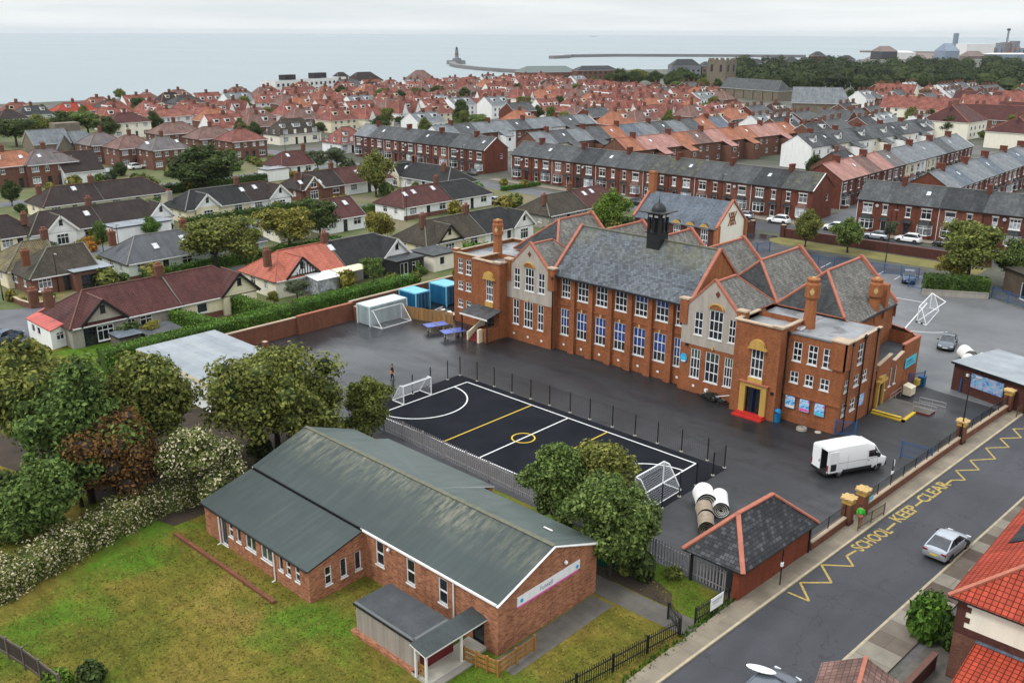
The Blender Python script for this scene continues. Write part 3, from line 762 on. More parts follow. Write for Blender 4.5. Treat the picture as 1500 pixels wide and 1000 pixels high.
for word,p,q in (('SCHOOL',(1257,806),(1304,777)),('KEEP',(1313,764),(1343,744)),('CLEAR',(1352,735),(1389,708))):
    a,b = L(*p),L(*q); ln = math.hypot(b[0] - a[0],b[1] - a[1])
    me = text_mesh(word,1.35,'paint_road'); wd = max(v.co.x for v in me.vertices)
    o = part('road_lettering',me,None,(a[0] + .25,a[1],.02),math.atan2(b[1] - a[1],b[0] - a[0])); o.scale = (ln / wd,1.0,1); o['kind'] = 'structure'
S = thing('school_building','long red brick two storey school with slate roof, black cupola and pebbledashed gables','school')
SB,OB = 'school_brick','orange_brick'
W_ = MB()
def wl(c0,c1,z0,z1): return ((c0 + c1) / 2,z0,abs(c1 - c0),z1 - z0)
def wins(base,lst): return [((a0 + a1) / 2 - base,z0,a1 - a0,z1 - z0,sty) for (a0,a1,z0,z1,sty) in lst]
x0 = -16.55
face(W_,S,(x0,13.9),(-11.5,13.9),0,8.75,SB,wins(x0,[(-15.75,-14.95,6.3,8.15,'school2'),(-14.4,-13.5,6.3,8.15,'school2'),(-15.8,-14.95,4.25,5.3,'small4'),(-14.45,-13.55,4.25,5.3,'small4'),(-15.85,-15.0,1.95,3.0,'small4'),(-14.45,-13.6,1.95,3.0,'small4')]))
wall(W_,(x0,24.5),(x0,13.9),0,8.75,SB); wall(W_,(-7.4,24.5),(x0,24.5),0,8.75,SB)
def tower(xa,xb,arch_x,wz,ww,wh,low):
    y = 12.4
    face(W_,S,(xa,y),(xb,y),0,8.95,SB,[(arch_x - xa,wz,ww,wh,'school3')] + low)
    wall(W_,(xb,y),(xb,13.75),0,8.95,SB); wall(W_,(xa,13.9),(xa,y),0,8.95,SB)
    wall(W_,(xb,13.75),(xb,16.6),8.2,8.95,SB); wall(W_,(xa,16.6),(xa,13.9),8.2,8.95,SB); wall(W_,(xb,16.6),(xa,16.6),8.2,8.95,SB)
tower(-11.5,-7.35,-8.95,4.3,1.1,2.6,[(2.55,1.15,1.5,2.3,'dark1')])
def gable_bay(xa,xb,ups,lows):
    y = 13.75; xm = (xa + xb) / 2
    face(W_,S,(xa,y),(xb,y),0,4.95,SB,wins(xa,lows))
    face(W_,S,(xa,y - .05),(xb,y - .05),4.95,8.9,'pebbledash',wins(xa,[u for u in ups if u[3] <= 8.9]))
    W_.poly([(xa + .55,y - .05,8.9),(xb - .55,y - .05,8.9),(xm,y - .05,11.75)],'pebbledash')
    W_.poly([(xb - .55,y + .25,8.9),(xa + .55,y + .25,8.9),(xm,y + .25,11.75)],SB)
    W_.poly([(xa,y - .05,4.95),(xa,y,4.95),(xb,y,4.95),(xb,y - .05,4.95)],'coping_pale')
    for x in (xa,xb):
        wall(W_,(x,18),(x,y),0,8.9,SB) if x == xa else wall(W_,(x,y),(x,18),0,8.9,SB)
        W_.box(x - .28 if x == xa else x - .62,x + .62 if x == xa else x + .28,y - .16,y + .5,6.9,9.35,SB)
        W_.box(x - .36 if x == xa else x - .70,x + .70 if x == xa else x + .36,y - .24,y + .58,9.352,9.5,'coping_pale')
    W_.box(xa - .06,xb + .06,y - .1,y - .003,0,1.3,SB)
gable_bay(-7.35,-.45,[(-6.25,-5.35,6.25,8.6,'school2'),(-4.55,-3.2,6.2,8.85,'schoolup'),(-2.55,-1.6,6.25,8.6,'school2')],[(-6.45,-5.5,1.9,4.85,'school2'),(-4.75,-3.4,1.85,4.88,'school3'),(-2.65,-1.75,1.9,4.88,'school2')])
gable_bay(16.5,23.15,[(17.9,18.85,6.05,8.4,'school2'),(19.55,21.05,6.0,8.85,'schoolup'),(21.7,22.45,6.05,8.35,'school2')],[(17.7,18.8,1.55,4.55,'schoolgrey'),(19.4,20.9,1.5,4.57,'schoolgrey'),(21.5,22.4,1.55,4.5,'schoolgrey')])
up = [(.15,1.4),(2.45,3.95),(5.0,6.55),(7.55,9.1),(10.15,11.7),(12.75,14.3),(15.2,16.3)]
face(W_,S,(-.45,14.6),(16.5,14.6),0,8.85,SB,
     [((a + b) / 2 + .45,6.2,b - a,2.25,'schoolup' if i < 4 else 'schoolupblue') for i,(a,b) in enumerate(up)] +
     [((a + b) / 2 + .45,1.85,(b - a),3.02,'schoolblue') for i,(a,b) in enumerate([(.1,1.3),(2.4,3.85),(5.0,6.45),(7.55,9.05),(10.1,11.6),(12.65,14.15),(15.15,16.2)])])
for x in (1.95,4.45,7.05,9.65,12.2,14.75):
    W_.box(x - .36,x + .36,14.2,14.597,0,5.3,SB); W_.box(x - .28,x + .28,14.3,14.597,5.303,8.5,SB); W_.box(x - .42,x + .42,14.12,14.198,0,1.35,SB)
W_.box(-.4,16.4,14.5,14.596,5.3,5.42,SB); W_.box(-.4,16.4,14.5,14.596,0,1.2,SB)
for x,d in ((-.72,-1),(17.1,1)):
    W_.poly([(x,14.2,8.8),(x,24.2,8.8),(x,19.0,13.35)] if d > 0 else [(x,24.2,8.8),(x,14.2,8.8),(x,19.0,13.35)],OB)
wall(W_,(23.15,24.5),(-7.35,24.5),0,8.9,SB)
tower(23.15,27.75,25.6,3.85,1.25,2.75,[(2.42,.45,1.55,2.3,'dark1')])
x0 = 27.75
face(W_,S,(x0,13.75),(33.2,13.75),0,8.35,SB,wins(x0,[(28.35,29.2,5.9,7.7,'school2'),(29.8,30.7,5.9,7.7,'school2'),(31.2,32.15,5.9,7.7,'school2'),(28.3,29.12,3.8,4.88,'small4'),(29.75,30.55,3.8,4.88,'small4'),(31.2,32.05,3.8,4.88,'small4')]))
face(W_,S,(33.2,13.75),(33.2,21.4),0,8.35,SB,[(3.35,5.85,1.1,1.95,'school2'),(3.1,3.8,1.0,1.1,'small4'),(4.95,3.8,.95,1.1,'small4'),(2.9,1.5,1.1,1.15,'small4'),(1.0,1.5,.8,1.15,'small4'),(1.0,3.8,.8,1.1,'small4')])
W_.box(27.77,33.28,13.6,13.747,2.55,2.7,SB); W_.box(31.9,33.42,13.55,13.746,6.0,8.55,SB); W_.box(33.203,33.4,13.55,14.9,6.0,8.55,SB)
W_.box(27.77,33.28,13.62,13.746,0,.8,SB)
wall(W_,(33.2,21.4),(27.75,21.4),6,8.35,SB)
wall(W_,(30.2,21.4),(30.2,32),0,7.9,SB); wall(W_,(30.2,32),(-13,32),0,7.0,SB); wall(W_,(-13,32),(-13,24.5),0,7.0,SB)
part('wall',W_,S)
K_ = MB()
def coping(pts,z,w=.38,h=.12,m='coping_pale'):
    for a,b in zip(pts,pts[1:]): K_.bar((a[0],a[1],z + h / 2),(b[0],b[1],z + h / 2),w,h,m)
coping([(-16.6,13.95),(-11.7,13.95)],8.75); coping([(-16.5,14.2),(-16.5,24.4)],8.75,.3); coping([(-16.3,24.45),(-7.4,24.45)],8.75,.3)
K_.box(-16.7,-15.9,13.78,14.5,8.75,9.2,SB,'coping_pale')
coping([(-11.65,12.5),(-7.2,12.5)],8.95,.5); coping([(-7.4,12.77),(-7.4,16.6)],8.95,.4); coping([(-11.45,12.77),(-11.45,16.6)],8.953,.4)
coping([(23.0,12.5),(27.9,12.5)],8.95,.5); coping([(27.7,12.77),(27.7,16.6)],8.95,.4); coping([(23.2,12.77),(23.2,16.6)],8.953,.4)
K_.box(26.9,28.0,12.2,12.8,9.073,9.2,'coping_pale'); K_.box(-8.2,-7.1,12.2,12.8,9.073,9.2,'coping_pale')
coping([(27.95,13.85),(33.35,13.85)],8.35,.36,.08,'felt_lap'); coping([(33.1,14.05),(33.1,21.4)],8.35,.36,.08,'coping_pale')
K_.box(31.85,33.48,13.5,14.9,8.553,8.68,'coping_pale')
parts('coping',K_,S)
RF = MB()
slab(RF,[(-.6,13.85,8.72),(17.0,13.85,8.72),(17.0,19.0,13.42),(-.6,19.0,13.42)],.15,'slate_school','black_metal')
slab(RF,[(17.0,24.3,8.6),(-.6,24.3,8.6),(-.6,19.0,13.42),(17.0,19.0,13.42)],.15,'slate_school','black_metal')
part('roof',RF,S)
G_ = MB(); G_.bar((-.45,13.78,8.62),(16.5,13.78,8.62),.14,.14,'black_metal'); part('gutter',G_,S)
RC = MB()
for x in (-.72,17.1):
    RC.bar((x,13.8,8.75),(x,19.0,13.55),.34,.24,'ridge_clay'); RC.bar((x,24.3,8.65),(x,19.0,13.55),.34,.24,'ridge_clay')
RC.bar((-.5,19,13.46),(16.9,19,13.46),.22,.14,'ridge_lichen')
for xa,xb in ((-7.35,-.45),(16.5,23.15)):
    xm = (xa + xb) / 2
    for x in (xa + .5,xb - .5): RC.bar((x,13.85,8.95),(xm,13.85,11.85),.42,.2,'ridge_clay')
    RC.bar((xm,13.9,11.62),(xm,17.6,11.62),.24,.16,'ridge_clay')
B_ = MB()
for xa,xb in ((-7.35,-.45),(16.5,23.15)):
    xm = (xa + xb) / 2; ze = 8.9
    slab(B_,[(xb - .3,14.0,ze),(xb - .3,20.4,ze),(xm,17.6,11.6),(xm,14.0,11.6)],.12,'slate_rear','ridge_clay')
    slab(B_,[(xa + .3,20.4,ze),(xa + .3,14.0,ze),(xm,14.0,11.6),(xm,17.6,11.6)],.12,'slate_rear','ridge_clay')
    slab(B_,[(xb - .3,20.4,ze),(xa + .3,20.4,ze),(xm,17.6,11.6)],.12,'slate_rear','ridge_clay')
    for x in (xa + .3,xb - .3): RC.bar((x,20.4,ze),(xm,17.6,11.62),.24,.14,'ridge_clay')
for xm,ya in ((26.2,24.0),(19.3,23.4),(12.4,24.4),(5.4,24.4),(-1.6,24.4),(-9.6,25.4)):
    w = 3.55; y1 = 31.7; zr = 12.0; ze = 8.6; xr = xm + w + (.75 if xm > 26 else 0); zer = ze - (.72 if xm > 26 else 0)
    slab(B_,[(xr,20.9,zer),(xr,y1,zer),(xm,y1,zr),(xm,ya,zr),(xm + w,20.9,ze)] if xm > 26 else [(xr,20.9,ze),(xr,y1,ze),(xm,y1,zr),(xm,ya,zr)],.12,'slate_rear','ridge_clay')
    slab(B_,[(xm - w,y1,ze),(xm - w,20.9,ze),(xm,ya,zr),(xm,y1,zr)],.12,'slate_rear','ridge_clay')
    slab(B_,[(xm - w,20.9,ze),(xm + w,20.9,ze),(xm,ya,zr)],.12,'slate_dark','ridge_clay')
    for x in (xm - w,xm + w): RC.bar((x,20.9,ze),(xm,ya,zr + .02),.26,.16,'ridge_clay')
    RC.bar((xm,ya,zr + .04),(xm,y1,zr + .04),.26,.18,'ridge_clay')
    B_.poly([(xr,y1 + .1,zer - .2),(xm - w,y1 + .1,ze - .2),(xm,y1 + .1,zr)],SB); B_.poly([(xm - w,y1 + .12,ze - .2),(xr,y1 + .12,zer - .2),(xm,y1 + .12,zr)],SB)
    B_.poly([(xm - w,y1 + .1,6.5),(xm - w,y1 + .1,ze),(xr,y1 + .1,zer),(xr,y1 + .1,6.5)],SB)
    for a,b in (((xr,zer),(xm,zr)),((xm - w,ze),(xm,zr))): RC.bar((a[0],y1 + .15,a[1] + .15),(b[0],y1 + .15,b[1] + .22),.36,.3,'ridge_clay')
B_.bar((30.55,20.9,7.85),(30.55,31.7,7.85),.16,.14,'black_metal')
parts('bay_roof',B_,S); parts('ridge_tiles',RC,S)
FR = MB()
FR.box(-16.54,-7.36,13.91,24.49,8.0,8.32,'flat_grey'); FR.box(-11.49,-7.36,12.41,13.89,8.0,8.5,'flat_grey')
FR.box(27.76,33.19,13.76,21.39,8.0,8.26,'flat_grey'); FR.box(23.16,27.74,12.41,16.59,8.0,8.45,'flat_grey'); FR.box(22.7,27.74,16.61,20.95,8.0,8.3,'flat_grey')
FR.box(27.0,28.2,15.3,16.3,8.31,8.5,'white_upvc','skylight')
parts('flat_roof',FR,S)
def tall_chimney(x,y,z0,z1,w=.62):
    mb = MB(); mb.lathe([(w * .95,z0),(w * .78,z1 - 2.0)],OB,(0,0),8,False)
    mb.lathe([(w * .78,z1 - 2.0),(w * 1.06,z1 - 1.7),(w * 1.06,z1 - .5),(w * .86,z1 - .3),(w * .95,z1 - .15),(w * .95,z1)],OB,(0,0),8,False)
    for k in range(0,8,2):
        t = 2 * math.pi * (k + .5) / 8; d = w * 1.0; u = (-math.sin(t),math.cos(t)); c = (math.cos(t) * d,math.sin(t) * d); q = .24
        mb.poly([(c[0] - u[0] * q,c[1] - u[1] * q,z1 - 1.1),(c[0],c[1],z1 - 1.1 - .36),(c[0] + u[0] * q,c[1] + u[1] * q,z1 - 1.1),(c[0],c[1],z1 - 1.1 + .36)],'cap_stone')
    mb.lathe([(w * .3,z1),(w * .3,z1 + .12)],'cap_stone',(0,0),8,False)
    return part('chimney',mb,S,(x,y,0))
tall_chimney(28.2,16.75,8.2,12.95,.66); tall_chimney(-11.75,16.7,8.2,12.9,.62); tall_chimney(29.9,27.3,7.0,HT(1286,408,29.9,27.3),.66)
mb = MB(); mb.box(-.35,.35,-.35,.35,7,10.4,OB); part('chimney',mb,S,(30.1,29.2,0))
cx,cy = 9.6,18.8
cu = MB()
cu.box(-.8,.8,-.8,.8,11.8,14.2,'cupola'); cu.box(-.93,.93,-.93,.93,14.203,14.3,'cupola')
for sx in (-1,1):
    for sy in (-1,1): cu.box(sx * .66 - .14,sx * .66 + .14,sy * .66 - .14,sy * .66 + .14,14.303,16.2,'cupola')
for sx,sy in ((0,-1),(0,1),(1,0),(-1,0)): cu.box(sx * .68 - .09,sx * .68 + .09,sy * .68 - .09,sy * .68 + .09,14.304,16.1,'cupola')
cu.box(-.4,.4,-.4,.4,14.305,16.2,'timber_black')
cu.box(-.88,.88,-.88,.88,16.203,16.38,'cupola'); cu.box(-1.45,1.45,-1.45,1.45,16.383,16.48,'lead')
cu.lathe([(.78,16.48),(.78,16.6),(.7,16.86),(.54,17.12),(.3,17.32),(.08,17.38),(.05,17.5),(.09,17.58),(.04,17.66),(.015,18.1)],'cupola',(0,0),20)
o = part('cupola',cu,S,(cx,cy,0))
w2 = MB()
for sx in (-1,1):
    w2.box(sx * .35 - .22,sx * .35 + .22,-.93,-.905,15.9,16.12,'white_wood'); w2.box(.905,.93,sx * .35 - .22,sx * .35 + .22,15.9,16.12,'white_wood')
part('louvre',w2,o)
D_ = MB()
def hood(x,z,w,y=12.4,h=.95):
    n = 14; y0 = y - .34
    prof = [(x - w / 2,z)] + [(x + w / 2 * .78 * -math.cos(math.pi * i / n),z + .28 + (h - .28) * math.sin(math.pi * i / n)) for i in range(n + 1)] + [(x + w / 2,z)]
    D_.poly([(p[0],y0,p[1]) for p in prof[::-1]][::-1],'ochre_stone')
    for a,b in zip(prof,prof[1:]): D_.poly([(a[0],y0,a[1]),(a[0],y,a[1]),(b[0],y,b[1]),(b[0],y0,b[1])],'ochre_stone')
    D_.poly([(prof[0][0],y0,z),(prof[-1][0],y0,z),(prof[-1][0],y,z),(prof[0][0],y,z)],'ochre_stone')
hood(25.6,6.62,1.9); hood(-8.95,6.92,1.85)
D_.box(24.85,26.35,12.28,12.397,3.35,3.78,'ochre_stone'); D_.box(-9.6,-8.3,12.28,12.397,3.62,4.2,'ochre_stone')
D_.box(24.2,24.78,12.15,12.396,.3,2.9,'ochre_stone'); D_.box(26.36,26.92,12.15,12.396,.3,2.9,'ochre_stone'); D_.box(24.2,26.92,12.15,12.396,2.903,3.28,'ochre_stone'); D_.box(24.05,27.07,12.0,12.395,3.283,3.34,'ridge_clay')
for xm in (-3.9,19.82 + .47):
    n = 10
    for i in range(n):
        a,b = math.pi * i / n,math.pi * (i + 1) / n
        P = lambda r,t: (xm - .0 + r * -math.cos(t) * .92,9.0 + r * .62 * math.sin(t))
        q = [P(.75,a),P(.92,a),P(.92,b),P(.75,b)]
        D_.poly([(p[0],13.52,p[1]) for p in q][::-1],'ochre_stone')
        D_.poly([(q[1][0],13.52,q[1][1]),(q[1][0],13.7,q[1][1]),(q[2][0],13.7,q[2][1]),(q[2][0],13.52,q[2][1])],'ochre_stone')
        D_.poly([(P(.75,a)[0],13.6,P(.75,a)[1]),(xm,13.6,9.0),(P(.75,b)[0],13.6,P(.75,b)[1])][::-1],OB)
    D_.poly([(xm,13.66,10.15),(xm + .28,13.66,10.5),(xm,13.66,10.85),(xm - .28,13.66,10.5)],'tile_red')
for x in (3.15,5.75,8.3,10.85,13.4,-4.1,20.15): D_.box(x - .1,x + .1,14.45 if 0 < x < 15 else 13.6,14.597 if 0 < x < 15 else 13.697,4.9,5.25,'cap_stone')
parts('stone_dressing',D_,S)
V_ = MB()
for x in (-6.2,-4.0,-1.9,.7,3.2,5.75,8.35,10.9,13.45,15.8,18.3): V_.box(x - .13,x + .13,14.47 if -.4 < x < 16.4 else 13.62,14.499 if -.4 < x < 16.4 else 13.649,.62,.85,'white_upvc')
parts('air_brick',V_,S)
for (x,y) in ((-.38,13.65),(27.82,13.62),(33.38,14.7),(33.35,17.5),(33.35,20.2),(-11.6,13.8)):
    p_ = MB(); p_.tube((0,0,0),(0,0,8.6),.07,'black_metal',8); p_.box(-.14,.14,-.12,.12,8.2,8.5,'black_metal'); p_.box(-.1,.1,-.1,.1,2.5,2.62,'black_metal'); part('drainpipe',p_,S,(x,y,0))
def poster_mat(n,seed):
    t = NT(n); p = t.mapping(t.obj(),(1,1,1));
    a = t.noise(p,2.2 + seed * .3,2,.4,1.5)
    t.col(t.ramp(a,[(.30,(.03,.16,.55)),(.42,(.10,.45,.75)),(.52,(.55,.75,.85)),(.6,(.45,.10,.45)),(.7,(.35,.2,.6))])); t.rough(.4); return t.m
for i,x in enumerate((28.65,30.05,31.5)):
    MATS['poster_%d' % i] = poster_mat('poster_%d' % i,i)
    mb = MB(); mb.box(-.46,.46,-.03,0,0,1.15,'poster_%d' % i); mb.box(-.42,.42,-.034,-.031,.04,.28,('turf_roll','banner_pink','sign_cyan')[i])
    part('poster',mb,S,(x,13.6,1.35 if i < 3 else 1.3))
mb = MB(); mb.poly([(33.26,18.0,1.45),(33.26,19.0,1.45),(33.26,19.0,2.6),(33.26,18.0,2.6)],'poster_0'); part('poster',mb,S)
mb = MB(); mb.lathe([(.42,0),(.42,.05)],'crest_blue',(0,0),20)
cr = part('crest',mb,S,(16.95,13.70,3.35)); cr.rotation_euler = (R(90),0,0); cr.scale = (.95,1.15,1)
mb = MB(); mb.poly([(-.22,-.1,.06),(.22,-.1,.06),(.22,.15,.06),(0,-.02 + .12,.06),(-.22,.15,.06)],'sign_cyan'); mb.box(-.25,.25,-.32,-.22,.055,.07,'paint_white'); part('crest_figure',mb,cr)
mb = MB(); mb.box(-.14,.14,-.12,0,0,.26,'black_metal'); part('wall_lamp',mb,S,(27.4,12.4,2.6)); part('wall_lamp',mb,S,(17.25,13.69,4.7)); part('wall_lamp',mb,S,(18.1,14.05,5.0))
mb = MB(); mb.box(-.72,-.06,.05,.1,0,2.2,'door_blue'); mb.box(-.02,.02,-.4,.05,0,2.2,'door_blue'); mb.box(.68,.73,-.02,.6,.05,2.2,'door_blue')
part('door',mb,S,(25.57,12.55,.45))
mb = MB(); mb.box(24.0,27.0,11.3,12.39,0,.16,'step_red'); mb.box(24.1,26.9,11.7,12.391,.162,.32,'step_red'); part('step',mb,S)
mb = MB(); mb.box(-.66,.66,.05,.1,0,2.2,'door_blue'); part('door',mb,S,(-8.95,12.5,1.2))
P_ = MB()
for i in range(6): P_.box(-9.75,-8.25,9.75 + .3 * i,12.39,.2 * i,.2 * i + .2,'step_maroon')
P_.box(-9.95,-9.753,9.6,12.39,0,1.05,'cream_paint');
P_.poly([(-9.95,9.9,1.05),(-9.75,9.9,1.05),(-9.75,12.39,2.2),(-9.95,12.39,2.2)],'cream_paint'); P_.poly([(-9.95,9.9,1.05),(-9.95,12.39,2.2),(-9.95,12.39,1.05)],'cream_paint'); P_.poly([(-9.751,9.9,1.05),(-9.751,12.39,1.05),(-9.751,12.39,2.2)],'cream_paint')
P_.box(-8.247,-7.4,10.2,12.39,0,1.5,SB); P_.box(-8.247,-7.95,9.6,10.199,0,1.6,'cream_paint')
part('porch_steps',P_,S)
P2 = MB(); slab(P2,[(-11.4,9.9,3.05),(-6.9,9.9,3.05),(-6.9,12.38,3.55),(-11.4,12.38,3.55)],.1,'slate_grey','black_metal')
P2.bar((-11.4,9.88,2.9),(-6.9,9.88,2.9),.05,.2,'white_wood')
for x in (-11.2,-7.1): P2.bar((x,10.05,0),(x,10.05,3.0),.14,.14,'timber_black')
part('porch_roof',P2,S)
AX = MB()
face(AX,S,(33.25,21.5),(33.45,27.2),0,4.0,SB,[(1.9,1.5,.9,1.7,'pane1'),(3.2,1.6,.5,1.9,'pane1'),(4.3,1.6,.5,1.9,'pane1')])
AX.poly([(33.25,21.5,4.0),(33.36,24.4,4.0),(33.36,24.4,5.0),(33.25,21.5,4.5)],SB); AX.poly([(33.25,21.55,4.0),(33.25,21.55,4.5),(33.36,24.45,5.0),(33.36,24.45,4.0)],SB)
AX.poly([(33.36,24.4,4.0),(33.45,27.2,4.0),(33.45,27.2,4.6),(33.38,25.2,4.1)],SB)
wall(AX,(33.45,27.2),(33.55,31.2),0,5.2,SB); wall(AX,(33.55,31.2),(28.5,31.9),0,5.2,SB); wall(AX,(33.25,27.2),(33.25,31.1),3.9,5.2,SB)
AX.poly([(33.3,27.2,3.9),(33.3,27.2,5.2),(33.3,31.0,5.2),(33.3,31.0,3.9)],SB)
n = 12
for i in range(n):
    t0,t1 = R(-75 + 165 * i / n),R(-75 + 165 * (i + 1) / n)
pts = [(33.3,31.0),(32.6,31.7),(31.4,32.6),(29.8,33.2),(28.2,33.3)]
for a,b in zip(pts,pts[1:]):
    wall(AX,a,b,0,5.3,SB); AX.poly([(a[0] - .2,a[1] - .3,3.9),(a[0] - .2,a[1] - .3,5.3),(b[0],b[1] - .3,5.3),(b[0],b[1] - .3,3.9)],'dark_brick'); AX.poly([(a[0],a[1],5.3),(b[0],b[1],5.3),(b[0],b[1] - .3,5.3),(a[0] - .2,a[1] - .3,5.3)],'ridge_clay')
AX.bar((33.35,27.2,5.25),(33.42,31.2,5.25),.36,.14,'ridge_clay'); AX.bar((33.2,21.5,4.5),(33.3,24.4,5.02),.34,.1,'coping_pale'); AX.bar((33.33,25.2,4.12),(33.4,27.2,4.6),.34,.1,'coping_pale')
part('annex_wall',AX,S)
mb = MB(); mb.poly([(28,21.4,3.95),(33.28,21.45,3.95),(33.3,31.0,3.95),(32.6,31.6,3.95),(28.2,33.2,3.95)],'felt_dark'); part('annex_roof',mb,S)
mb = MB(); mb.box(.003,.05,-1.4,1.4,0,1.0,'sign_cyan'); mb.box(.051,.056,-1.1,.4,.55,.75,'letter_navy'); mb.box(.051,.056,-1.1,.9,.25,.38,'letter_navy'); part('sign',mb,S,(33.52,29.2,2.6))
mb = MB()
mb.box(.0,.25,-.75,-.5,0,2.5,'ochre_stone'); mb.box(.0,.25,.5,.75,0,2.5,'ochre_stone'); mb.box(0,.4,-.95,.95,2.503,2.75,'ochre_stone'); mb.box(0,.35,-.5,.5,2.752,3.05,'ochre_stone'); mb.box(-.03,.06,-.5,.5,0,2.5,'door_dark')
part('door_surround',mb,S,(33.3,22.4,.25))
mb = MB(); mb.box(33.45,36.3,21.0,25.4,0,.3,'concrete','slabs'); mb.box(33.45,36.6,20.7,20.998,0,.16,'paint_yellow'); mb.box(36.303,36.6,20.7,23.6,0,.16,'paint_yellow'); mb.box(33.45,36.2,20.85,21.2,.302,.31,'paint_yellow'); mb.box(36.302,37.8,23.7,25.4,0,.2,'step_maroon','slabs')
part('platform',mb,S)
mb = MB()
for a,b in (((33.9,24.0),(33.9,26.8)),((36.2,25.3),(38.6,25.4)),((36.2,23.7),(38.3,23.75))):
    for z in (.7,1.1): mb.tube((a[0],a[1],z),(b[0],b[1],z),.025,'galv',6)
    for k in (0,.5,1): mb.tube((a[0] + (b[0] - a[0]) * k,a[1] + (b[1] - a[1]) * k,.05),(a[0] + (b[0] - a[0]) * k,a[1] + (b[1] - a[1]) * k,1.1),.025,'galv',6)
parts('handrail',mb,S)
LR = thing('rear_school_block','tall rear school block with blue slate roof, ochre arched dormers and rendered end gable','school building')
bk = L(960,300,8.5)
mb = MB(); x0,x1,y0,y1 = -19.6,-4.9,55.5,63.5; ze,zr = 7.2,10.6; ym = (y0 + y1) / 2
face(mb,LR,(x0,y0),(x1,y0),0,ze,'dark_brick',[(x,4.4,1.2,2.4,'school3') for x in (7.8,10.2,12.6)])
wall(mb,(x1,y0),(x1,y1),0,ze,'render_ivory'); mb.poly([(x1,y0,ze),(x1,y1,ze),(x1,ym,zr)],'render_ivory'); wall(mb,(x1,y1),(x0,y1),0,ze,'dark_brick'); wall(mb,(x0,y1),(x0,y0),0,ze,OB); mb.poly([(x0,y1,ze),(x0,y0,ze),(x0,ym,zr)],OB)
mb.box(x1 - .4,x1 + .35,y0 - .2,y0 + .4,0,ze + .3,OB); mb.box(x1 - .4,x1 + .35,y1 - .4,y1 + .2,0,ze + .3,OB)
part('wall',mb,LR)
mb = MB(); slab(mb,[(x0,y0 - .3,ze - .15),(x1 - .05,y0 - .3,ze - .15),(x1 - .05,ym,zr),(x0,ym,zr)],.14,'slate_blue'); slab(mb,[(x1 - .05,y1 + .3,ze - .15),(x0,y1 + .3,ze - .15),(x0,ym,zr),(x1 - .05,ym,zr)],.14,'slate_blue')
for x in (x0,x1):
    for y in (y0 - .3,y1 + .3): mb.bar((x,y,ze),(x,ym,zr + .2),.4,.26,'ridge_clay')
part('roof',mb,LR)
for x in (x0 + 7.8,x0 + 10.2,x0 + 12.6):
    d = MB()
    n = 10
    arcp = [(-.8 * math.cos(math.pi * i / n),.75 * math.sin(math.pi * i / n)) for i in range(n + 1)]
    d.poly([(p[0],-.25,p[1]) for p in arcp][::-1],'ochre_stone')
    for a,b in zip(arcp,arcp[1:]): d.poly([(a[0],-.25,a[1]),(a[0],1.4,a[1]),(b[0],1.4,b[1]),(b[0],-.25,b[1])],'lead')
    part('arched_dormer',d,LR,(x,y0,6.85))
mb = MB()
for k in (-1,0,1):
    for (a,b) in (((-.55,-1.0),(.55,1.0)),((.55,-1.0),(-.55,1.0))): mb.bar((0,ym + a[0] + k * .55,8.1 + a[1]),(0,ym + b[0] + k * .55,8.1 + b[1]),.06,.18,OB,(1,0,0))
part('gable_lattice',mb,LR,(x1 + .05,0,0))
part('chimney',chimney_mesh(1.0,.9,4.2,OB,0),LR,(x0 + .3,ym,9.4))
LC = thing('flat_roofed_classroom','low brick classroom range with pale flat roof behind the gabled school','school building')
mb = MB(); face(mb,LC,(-24,40.5),(1.2,40.5),0,3.6,SB,[(x,1.4,1.3,1.5,'cas2') for x in (3,6,9,12,15,18)]); face(mb,LC,(1.2,40.5),(1.2,54),0,3.6,SB,[(x,1.9,.7,1.0,'sash') for x in (2,3.6,5.2,6.8,8.4)]); wall(mb,(1.2,54),(-24,54),0,3.6,SB); wall(mb,(-24,54),(-24,40.5),0,3.6,SB)
mb.box(1.21,1.35,50.3,51.8,0,2.9,'cream_paint')
part('wall',mb,LC); mb = MB(); mb.box(-24.4,2.2,40.1,54.3,3.603,3.95,'coping_pale','flat_grey'); part('roof',mb,LC)
H_ = thing('church_hall','red brick hall with long green felt roof and pink edged white banner on its gable','hall')
HB = 'hall_brick'
x0,x1,yf,yr_,ze,zr,yb = 7.9,32.8,-29.4,-24.7,3.6,5.25,-20.4
HW = MB()
face(HW,H_,(20.7,yf),(x1,yf),0,ze,HB,[(1.55,1.45,.8,1.75,'sash'),(4.55,1.4,.8,1.75,'sash'),(7.5,1.35,.8,1.75,'sash'),(10.5,.1,.95,2.1,'dark1','door')])
wall(HW,(x1,yf),(x1,yb),0,ze,HB); HW.poly([(x1,yf,ze),(x1,yb,ze),(x1,yr_,zr)],HB)
wall(HW,(x1,yb),(x0,yb),0,ze,HB); wall(HW,(x0,yb),(x0,yf),0,ze,HB); HW.poly([(x0,yb,ze),(x0,yf,ze),(x0,yr_,zr)],HB)
wx0,wx1,wy = 8.1,20.7,-33.8; wze,wzt = 2.42,3.6
face(HW,H_,(wx0,wy),(wx1,wy),0,wze,HB,[(2.5,.05,.8,2.1,'pane1','door')] + [(s,1.05,w,1.15,st) for s,w,st in ((3.45,.55,'sash'),(4.45,.55,'pane1'),(5.95,1.25,'pane2g'),(7.85,1.3,'pane2g'),(9.5,.5,'pane1'),(10.35,.5,'sash'),(11.35,.5,'sash'))])
face(HW,H_,(wx1,wy),(wx1,yf),0,wze,HB,[(1.45,.75,.5,1.3,'sash'),(2.65,.75,.5,1.35,'pane1'),(3.8,.75,.5,1.35,'pane1')])
